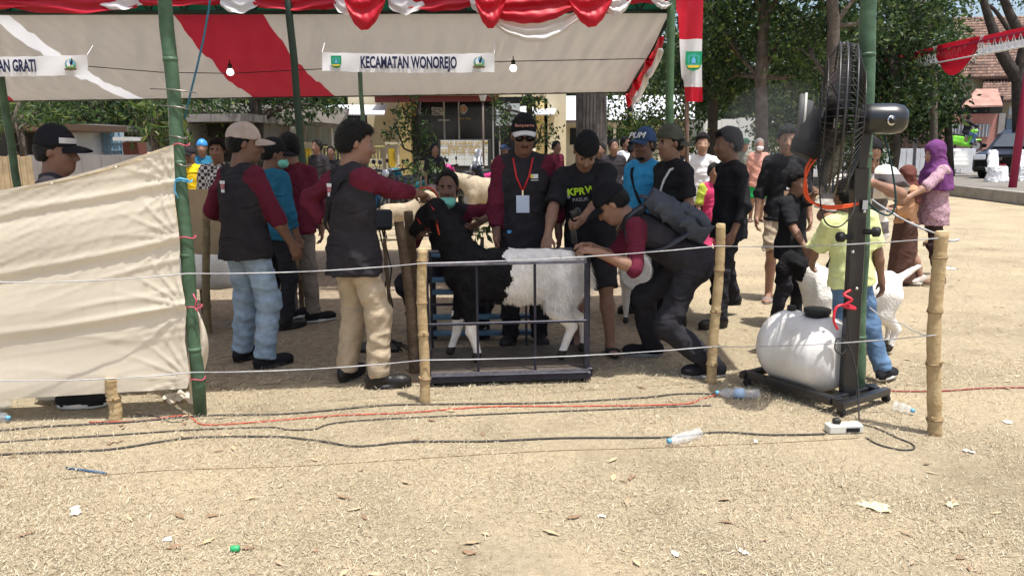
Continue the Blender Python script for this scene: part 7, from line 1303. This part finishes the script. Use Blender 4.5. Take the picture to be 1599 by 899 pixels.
person('man in sunglasses and white-brimmed black cap with red lanyard', E_, 176, 1.71, 1.12, head=(6, 14, 0), hands={'R': P(775, 383, 5.55), 'L': E_+Vector((0.26, 0.02, 0.85))}, elbow={'R': (1, -0.3, -0.4)}, top=dict(RAG, sl=1.7, hem=-0.17), bottom=dict(kind='trousers', m=BLACKT), shoes=('shoe', RUB, RUB), skin=SKIN2, mous=True, cap=dict(m=cloth('black_cap', (0.014, 0.014, 0.016)), bm=cloth('white_brim', (0.70, 0.67, 0.66), 0.05), tilt=10, tall=0.012, text=('Sampoerna', 0.030, mat('salmon_print', (0.55, 0.25, 0.2), 0.6)), blen=0.07), shades=True, seed=16, extra_cloth=lany)
# F: black tee with neon print, hand on the goat
def printF(root, d):
    print_patch(root, d, 'KPR', 0.345, 0.070, NEON, off=0.130, lat=0.070*d['s'], bold=0.002); print_patch(root, d, 'WIN', 0.352, 0.070, NEON, off=0.130, lat=-0.075*d['s'], bold=0.002); print_patch(root, d, 'PASURUAN', 0.285, 0.038, GRYP, off=0.133)
    k = MB(); E = np.stack([d['ux'], d['uy'], d['uz']], 1); o = d['hip']+d['uz']*0.33*d['s']+d['uy']*0.116*d['bw']
    for q in (-1, 1): k = MB(); k.box(o+d['ux']*0.122*q, (0.022, 0.02, 0.06), E, bev=0.003); k.build('print_block', GRYP, root)
    k = MB(); q = d['loc'](P(902, 338, 5.25)); k.box(q, (0.07, 0.03, 0.11), rotz(0.3)@roty(0.5), bev=0.006); k.box(q+np.array([0.03, 0.02, -0.11]), (0.045, 0.03, 0.15), rotz(0.3)@roty(0.12), bev=0.006); k.build('hand_clipper', FB, root)
F_ = Vector((P(915, 555, 5.62).x, 5.62, 0))
person('man in black shirt with neon green print, hand on the goat', F_, 172, 1.63, 1.02, lean=10, side=5, hipxy=(-0.02, -0.04), head=(8, 42, -4), feet={'L': G(953, 553), 'R': Vector((P(900, 550, 5.6).x, 5.6, 0))}, hands={'R': P(853, 377, 5.28), 'L': P(908, 343, 5.22)}, elbow={'R': (0.7, -0.6, -0.8), 'L': (-0.8, -0.3, -0.8)}, palm={'R': (0, 0, -1), 'L': (0.6, -0.3, 0.4)}, curl={'R': (10, 15), 'L': (55, 60)}, top=dict(m=BLACK, sl=0.85, hem=-0.16, fr=1.08, loose=1.1), bottom=dict(kind='shorts', m=BLACKT, len=1.0), shoes=('sandal', RUB), cap=dict(m=cloth('black_beanie', (0.014, 0.014, 0.016)), brim=False, tilt=2, tall=0.012), seed=17, extra_cloth=printF)
# G: bending man with backpack
def backpack(root, d):
    s = d['s']; hp_, ux, uy, uz = d['hip'], d['ux'], d['uy'], d['uz']; o = hp_+uz*0.25*s-uy*0.195*s; E = np.stack([ux, uy, uz], 1)
    b = Shape(); b.loft(o-uz*0.22, ux, uy, uz, [(0, 0.135, 0.075), (0.06, 0.150, 0.080), (0.22, 0.150, 0.082), (0.36, 0.135, 0.074), (0.44, 0.10, 0.06)], 0.02); b.build('backpack', [GREYC], root, 0.010, folds(44, 0.011, 1, 40)); b = Shape(); b.loft(o-uz*0.19-uy*0.060, ux, uy, uz, [(0, 0.105, 0.035), (0.04, 0.122, 0.055), (0.17, 0.118, 0.05), (0.21, 0.10, 0.03)], 0.02); b.build('backpack_pocket', [GREYC], root, 0.010, folds(45, 0.008, 1, 44)); o = o+uy*0.02
    for q in (-1, 1):
        k = MB(); pp = [o+uz*0.21+ux*0.07*q+uy*0.06, hp_+uz*0.50*s+ux*0.105*q*s, hp_+uz*0.42*s+ux*0.125*q*s+uy*0.115*s, hp_+uz*0.32*s+ux*0.140*q*s+uy*0.110*s, hp_+uz*0.22*s+ux*0.165*q*s+uy*0.02*s, o-uz*0.12+ux*0.13*q]
        pp = [np.array(v) for v in curve(pp)]
        for a, c_ in zip(pp[:-1], pp[1:]):
            z = nrm(c_-a); x = nrm(np.cross(z, uy)+ux*0.8); x = nrm(x-z*np.dot(x, z)); y = np.cross(z, x); k.box((a+c_)/2, (0.055, 0.016, np.linalg.norm(c_-a)+0.01), np.stack([x, y, z], 1))
        k.build('backpack_strap', GREYC, root)
    k = MB(); k.tube(curve([o+uz*0.20-ux*0.05-uy*0.02, o+uz*0.26-uy*0.0-ux*0.03, o+uz*0.26+ux*0.03, o+uz*0.20+ux*0.05-uy*0.02]), 0.012, 6); k.build('backpack_handle', GREYC, root, True)
    k = MB(); k.tube([o-uy*0.115-uz*0.02+ux*t for t in (-0.11, 0, 0.11)], 0.004, 5); k.build('zip', BLACK, root)
G_ = Vector((P(1062, 560, 5.0).x, 5.02, 0))
hipG = P(1058, 408, 5.02)
person('man bending forward with grey backpack and dark cap', G_, 82, 1.68, 1.0, lean=56, hipz=hipG.z, hipxy=(0, -0.05), head=(0, 40, 0), feet={'R': G(1018, 566)+Vector((0.0, 0.18, 0)), 'L': G(1106, 588)}, footdir={'L': 8, 'R': 2}, hands={'L': P(935, 395, 4.75), 'R': P(922, 385, 5.05)}, elbow={'L': (-0.5, -0.2, -1), 'R': (0.5, -0.2, -1)}, palm={'L': (0.3, 0, -1), 'R': (-0.3, 0, -1)}, curl={'L': (25, 30), 'R': (15, 25)}, top=dict(RAG, sl=1.12, hem=-0.10), bottom=dict(kind='trousers', m=BLACKT, w=1.06, cuff=1.1), shoes=('shoe', BLACK, cloth('grey_sole', (0.3, 0.3, 0.3))), cap=dict(m=cloth('dark_cap_cotton', (0.012, 0.012, 0.015)), tilt=2), seed=18, extra_cloth=backpack)
# H, I, J
H_ = Vector((P(1008, 300, 6.75).x, 6.75, 0))
person('man in lettered blue cap and bright blue shirt', H_, 128, 1.62, 1.05, head=(5, 4, 0), top=dict(m=BLUE, sl=0.8), bottom=dict(kind='trousers', m=BLACKT), shoes=SH, skin=SKIN2, beard=1, cap=dict(m=NAVY, tilt=8, tall=0.014, text=('PUM', 0.085, WP)), seed=19, extra_cloth=lambda root, d: strap(root, [d['hip']+d['uz']*0.465*d['s']+d['ux']*0.09, d['hip']+d['uz']*0.44*d['s']+d['uy']*0.085+d['ux']*0.085, d['hip']+d['uz']*0.38*d['s']+d['uy']*0.118+d['ux']*0.06, d['hip']+d['uz']*0.25*d['s']+d['uy']*0.132, d['hip']+d['uz']*0.1*d['s']+d['uy']*0.130-d['ux']*0.08, d['hip']+d['uy']*0.10-d['ux']*0.15], 0.013, BLACK, 'bag_strap'))
I_ = Vector((P(1050, 300, 6.3).x, 6.3, 0))
person('man in grey backward cap and black shirt with white strap', I_, 112, 1.63, 1.0, head=(-4, 2, 0), top=dict(m=BLACK, sl=0.8), bottom=dict(kind='trousers', m=BLACKT), shoes=SH, skin=SKIN, cap=dict(m=OLIVE, tilt=-12, yaw=165, tall=0.014), seed=20, extra_cloth=lambda root, d: strap(root, [d['hip']+d['uz']*0.475*d['s']-d['uy']*0.02-d['ux']*0.085, d['hip']+d['uz']*0.44*d['s']-d['ux']*0.085+d['uy']*0.085, d['hip']+d['uz']*0.36*d['s']-d['ux']*0.06+d['uy']*0.12, d['hip']+d['uz']*0.22*d['s']+d['uy']*0.13, d['hip']+d['uz']*0.04*d['s']+d['uy']*0.135+d['ux']*0.08], 0.010, WHITE, 'white_strap'))
J_ = G(1132, 508)
person('young man all in black standing right of the bending man', J_, 100, 1.62, 0.98, head=(-6, 6, 0), feet={'L': G(1118, 512), 'R': G(1140, 490)}, hands={'L': J_+Vector((-0.03, -0.22, 0.80)), 'R': J_+Vector((0.06, 0.22, 0.82))}, top=dict(m=BLACK, sl=1.65, hem=-0.14), bottom=dict(kind='trousers', m=BLACKT, w=1.1), shoes=SH, skin=SKIN2, hairlen=1.6, seed=21)
# K, L, M far right-centre
person('man in white shirt standing behind the youth in black', Vector((P(1093, 330, 9.6).x, 9.6, 0)), 150, 1.62, 0.95, head=(20, 0, 0), top=dict(m=WHITE, sl=0.85), bottom=dict(kind='trousers', m=BLACKT), shoes=SH, skin=SKIN3, hairlen=1.6, res=0.014, seed=22)
person('child in pink and yellow-green top behind the youth in black', Vector((P(1112, 330, 8.8).x, 8.8, 0)), 190, 1.28, 0.9, head=(10, 0, 0), top=dict(m=cloth('pink_cotton', (0.55, 0.05, 0.14)), raglan=cloth('yellow_green_cotton', (0.50, 0.60, 0.08)), sl=0.9), bottom=dict(kind='trousers', m=cloth('pink_trouser', (0.5, 0.06, 0.15))), shoes=SH, res=0.015, seed=23)
person('old man in salmon shirt, green shorts and white mask', G(1180, 346), 175, 1.58, 0.95, top=dict(m=PINK, sl=1.2, hem=-0.18, fr=1.06), bottom=dict(kind='shorts', m=GREENC), shoes=('sandal', RUB), hair=GREYHAIR, mask=dict(m=WHITE), res=0.016, seed=24)
M_ = Vector((P(1160, 330, 17).x, 17, 0)); person('man in green cap raising a hand to his head, far behind', M_, 150, 1.60, 1.0, top=dict(m=cloth('grey_green_cotton', (0.22, 0.22, 0.18)), sl=0.8), bottom=dict(kind='trousers', m=BLACKT), hands={'R': M_+Vector((-0.18, -0.25, 1.5))}, cap=dict(m=cloth('dark_green_cap', (0.03, 0.08, 0.05))), res=0.02, seed=25)
# N: youth with white print, khaki shorts
def printN(root, d):
    k = MB(); E = np.stack([d['ux'], d['uy'], d['uz']], 1); o = d['hip']+d['uz']*0.23*d['s']+d['uy']*0.128*d['bw']-d['ux']*0.06; k.box(o, (0.11, 0.012, 0.09), E, 0, 0.002); k.box(o-d['uz']*0.085, (0.15, 0.012, 0.05), E, 1, 0.002); k.build('chest_print', [WP, mat('tan_print', (0.4, 0.25, 0.15), 0.6)], root)
N_ = G(1215, 468); person('youth in black shirt with white print and beige shorts', N_, 168, 1.66, 0.95, head=(0, 8, 0), feet={'R': G(1200, 470), 'L': G(1236, 460)}, top=dict(m=BLACK, sl=1.3, hem=-0.12), bottom=dict(kind='shorts', m=cloth('beige_shorts', (0.42, 0.34, 0.25)), len=0.95), shoes=('sandal', mat('grey_sandal', (0.25, 0.22, 0.2), 0.7)), hairlen=1.6, seed=26, extra_cloth=printN)
# O: boy in black
O_ = G(1228, 508); person('boy in black shirt and trousers stretching one arm out', O_, 222, 1.29, 0.98, head=(-8, 8, 0), feet={'R': G(1212, 512), 'L': G(1244, 504)}, hands={'L': P(1282, 296, O_.y-0.45), 'R': P(1262, 398, O_.y-0.35)}, elbow={'L': (-0.5, 0, -0.8)}, top=dict(m=BLACK, sl=0.9, hem=-0.16, fr=1.1), bottom=dict(kind='trousers', m=BLACKT), shoes=SNK, hairlen=1.4, skin=SKIN, seed=27, res=0.010)
# P: boy in lime shirt
P_ = G(1318, 590); person('boy in lime shirt and blue jeans seen from behind', P_, 8, 1.275, 0.98, side=-7, head=(10, 6, 0), feet={'R': G(1376, 596), 'L': G(1322, 580)}, footdir={'R': -62, 'L': 10}, hands={'L': P(1268, 412, P_.y+0.22), 'R': P(1382, 462, P_.y-0.02)}, elbow={'L': (-0.8, -0.6, -0.2)}, top=dict(m=LIME, sl=0.85, hem=-0.10, fr=1.1, loose=1.12), bottom=dict(kind='trousers', m=DENIM, w=1.05, cuff=1.1), shoes=SNK, hairlen=0.8, skin=SKIN2, seed=28, res=0.010)
# Q: man in striped polo mostly hidden by the fan
Q_ = Vector((P(1340, 400, 5.9).x, 5.9, 0)); person('man in striped polo shirt hidden behind the fan stand', Q_, 172, 1.60, 1.1, lean=24, side=9, head=(10, 30, 0), feet={'L': Q_+Vector((0.02, 0.1, 0)), 'R': Q_+Vector((-0.26, 0.05, 0))}, hands={'L': P(1362, 285, 5.45), 'R': P(1318, 350, 5.55)}, elbow={'L': (-1, -0.1, -0.5), 'R': (0.5, -0.4, -0.7)}, top=dict(m=STRIPE, sl=0.85, fr=1.05, loose=1.15), bottom=dict(kind='trousers', m=BLACKT), shoes=SH, skin=SKIN, seed=29)
# R and S: woman and girl in hijab
R_ = G(1447, 441); S_ = G(1407, 443)
person('woman in purple hijab and pink floral blouse hugging a girl', R_, 88, 1.50, 1.02, female=True, head=(6, 8, 0), feet={'L': G(1462, 446), 'R': G(1478, 420)}, hands={'L': P(1405, 318, S_.y-0.20), 'R': P(1415, 330, S_.y+0.1)}, elbow={'L': (-0.7, -0.6, -0.6)}, top=dict(m=FLORAL, sl=1.15, hem=-0.20, fr=1.1, loose=1.15), bottom=dict(kind='trousers', m=cloth('brown_trouser', (0.05, 0.03, 0.03)), w=1.0), shoes=('shoe', cloth('tan_shoe', (0.22, 0.14, 0.09)), SOLEW), hijab=dict(m=PURPLE, len=0.36), hair=None, skin=SKIN3, seed=30)
person('girl in brown hijab and long brown dress held by the woman', S_, 84, 1.25, 1.0, female=True, head=(10, 8, 0), feet={'L': G(1436, 446), 'R': G(1430, 436)}, hands={'L': S_+Vector((-0.22, -0.05, 0.80)), 'R': S_+Vector((-0.22, 0.05, 0.82))}, top=dict(m=cloth('peach_cotton', (0.50, 0.28, 0.16)), sl=1.6, loose=1.25, hem=-0.02), bottom=dict(kind='skirt', m=cloth('dark_brown_skirt', (0.085, 0.045, 0.035)), r0=0.17, r1=0.235), shoes=('shoe', cloth('cream_shoe', (0.5, 0.45, 0.4)), SOLEW), hijab=dict(m=BROWNH, len=0.30), hair=None, skin=SKIN3, seed=31)
# W: man behind the cloth screen at the left
Wl = Vector((P(86, 300, 4.42).x, 4.42, 0)); person('man in black and white cap behind the cloth screen', Wl, -72, 1.62, 1.08, head=(-14, 6, 0), feet={'R': G(85, 628), 'L': G(120, 636)}, footdir={'R': -10, 'L': -12}, top=dict(m=CHAR, sl=1.3), bottom=dict(kind='trousers', m=BLACKT), shoes=('shoe', BLACK, SOLEW), skin=SKIN2, cap=dict(m=cloth('cap_black', (0.014, 0.013, 0.016)), tilt=2, tall=0.012, band=cloth('cap_white', (0.55, 0.53, 0.52), 0.05)), seed=32)
# farther figures
def far(label, px, pyfeet, Y, th, H, top, bot, **k):
    l = Vector((P(px, 300, Y).x, Y, 0)); k.setdefault('skin', SKIN2); return person(label, l, th, H, k.pop('build', 1.0), top=top, bottom=bot, shoes=SH, res=k.pop('res', 0.02), **k)  # tree shade on the far figures is put into a darker default skin colour
far('man in yellow shirt and dark cap behind the cardboard partition', 303, 0, 11.5, 170, 1.52, dict(m=YELLOW, sl=0.85), dict(kind='trousers', m=BLACKT), cap=dict(m=BLACK), seed=40)
far('curly-haired man in checked shirt left of the beige-capped man', 345, 0, 8.4, 185, 1.60, dict(m=CHECK, sl=0.9), dict(kind='trousers', m=BLACKT), hairlen=2.2, seed=41, res=0.014)
far('man in yellow shirt far off by the wooden fence', 33, 0, 17, 200, 1.30, dict(m=YELLOW, sl=0.9), dict(kind='trousers', m=BLACKT), seed=42)
far('man in black shirt holding a phone up by the motorbikes', 680, 0, 16, 210, 1.55, dict(m=BLACK, sl=0.9), dict(kind='trousers', m=cloth('mauve_cotton', (0.35, 0.24, 0.26))), seed=43)
far('girl in white hijab by the pink motorbike', 747, 0, 20, -90, 1.42, dict(m=WHITE, sl=1.6), dict(kind='skirt', m=WHITE), hijab=dict(m=WHITE, len=0.36), hair=None, seed=44)
cols = [(BLACK, 'black'), (WHITE, 'white'), (TEAL, 'teal'), (MAROON, 'maroon'), (CHAR, 'dark grey'), (BLUE, 'blue')]
crowd = [(938, 13.5, 0, 'sitting far behind beside the big tree trunk'), (957, 13.0, 4, 'standing far behind right of the big tree trunk'), (974, 16, 1, 'in the far crowd between trunk and blue cap'), (986, 14.5, 0, 'in the far crowd left of the blue cap'), (995, 17.5, 2, 'in the far crowd just left of the blue cap'), (500, 14.5, 4, 'sitting far behind by the yellow gate'), (520, 15.5, 0, 'far behind near the yellow fence'), (868, 16.5, 3, 'far behind, between the two capped men'), (820, 18, 1, 'in a pale headscarf far behind the sunglasses man'), (787, 19, 5, 'far behind left of the sunglasses man'), (1066, 12.5, 0, 'far behind between the grey cap and the white shirt'), (322, 13, 2, 'with a blue helmet far behind the checked shirt')]
for i, (px, Y, ci, txt) in enumerate(crowd):
    hj = i == 8
    far('person in %s %s' % (cols[ci][1], txt), px, 0, Y, 150+37*(i % 5), 1.52+0.06*(i % 3), dict(m=cols[ci][0], sl=0.9), dict(kind='trousers', m=BLACKT), seed=50+i, hijab=dict(m=WHITE, len=0.3) if hj else None, hair=None if hj else HAIR, cap=dict(m=mat('blue_helmet', (0.05, 0.25, 0.6), 0.3), brim=False, tall=0.01) if i == 11 else (dict(m=NAVY) if i == 9 else None), group=None, res=0.022)
person('rider in black on the lime green scooter', pr+Vector((0.18, 0, 0)), -90, 1.66, 1.05, hipz=0.90, lean=8, hands={'R': pr+Vector((0.72, -0.30, 1.02)), 'L': pr+Vector((0.72, 0.30, 1.02))}, feet={'R': pr+Vector((0.42, -0.16, 0.32)), 'L': pr+Vector((0.42, 0.16, 0.32))}, top=dict(m=BLACK, sl=1.6), bottom=dict(kind='trousers', m=DENIM), shoes=SH, res=0.028, seed=70)
gs.rotation_euler = (0, 0, R(-90))

# fine mist blown from the fan head
ms = Shape(); mc = np.array(P(1238, 190, fY-0.15)); ms.ell(mc, (0.17, 0.14, 0.22)); ms.ell(mc+np.array([-0.18, -0.02, -0.02]), (0.2, 0.17, 0.2), None, 0.1)
MV = bpy.data.materials.new('mist_air'); MV.use_nodes = True; t = MV.node_tree; t.nodes.remove(t.nodes['Principled BSDF']); pv_ = t.nodes.new('ShaderNodeVolumePrincipled'); pv_.inputs['Color'].default_value = (0.95, 0.96, 1, 1); pv_.inputs['Density'].default_value = 0.16; t.links.new(pv_.outputs[0], t.nodes['Material Output'].inputs['Volume'])
tag(ms.build('mist', [MV], None, 0.03), 'faint water mist blowing from the fan head', 'mist', kind='stuff')
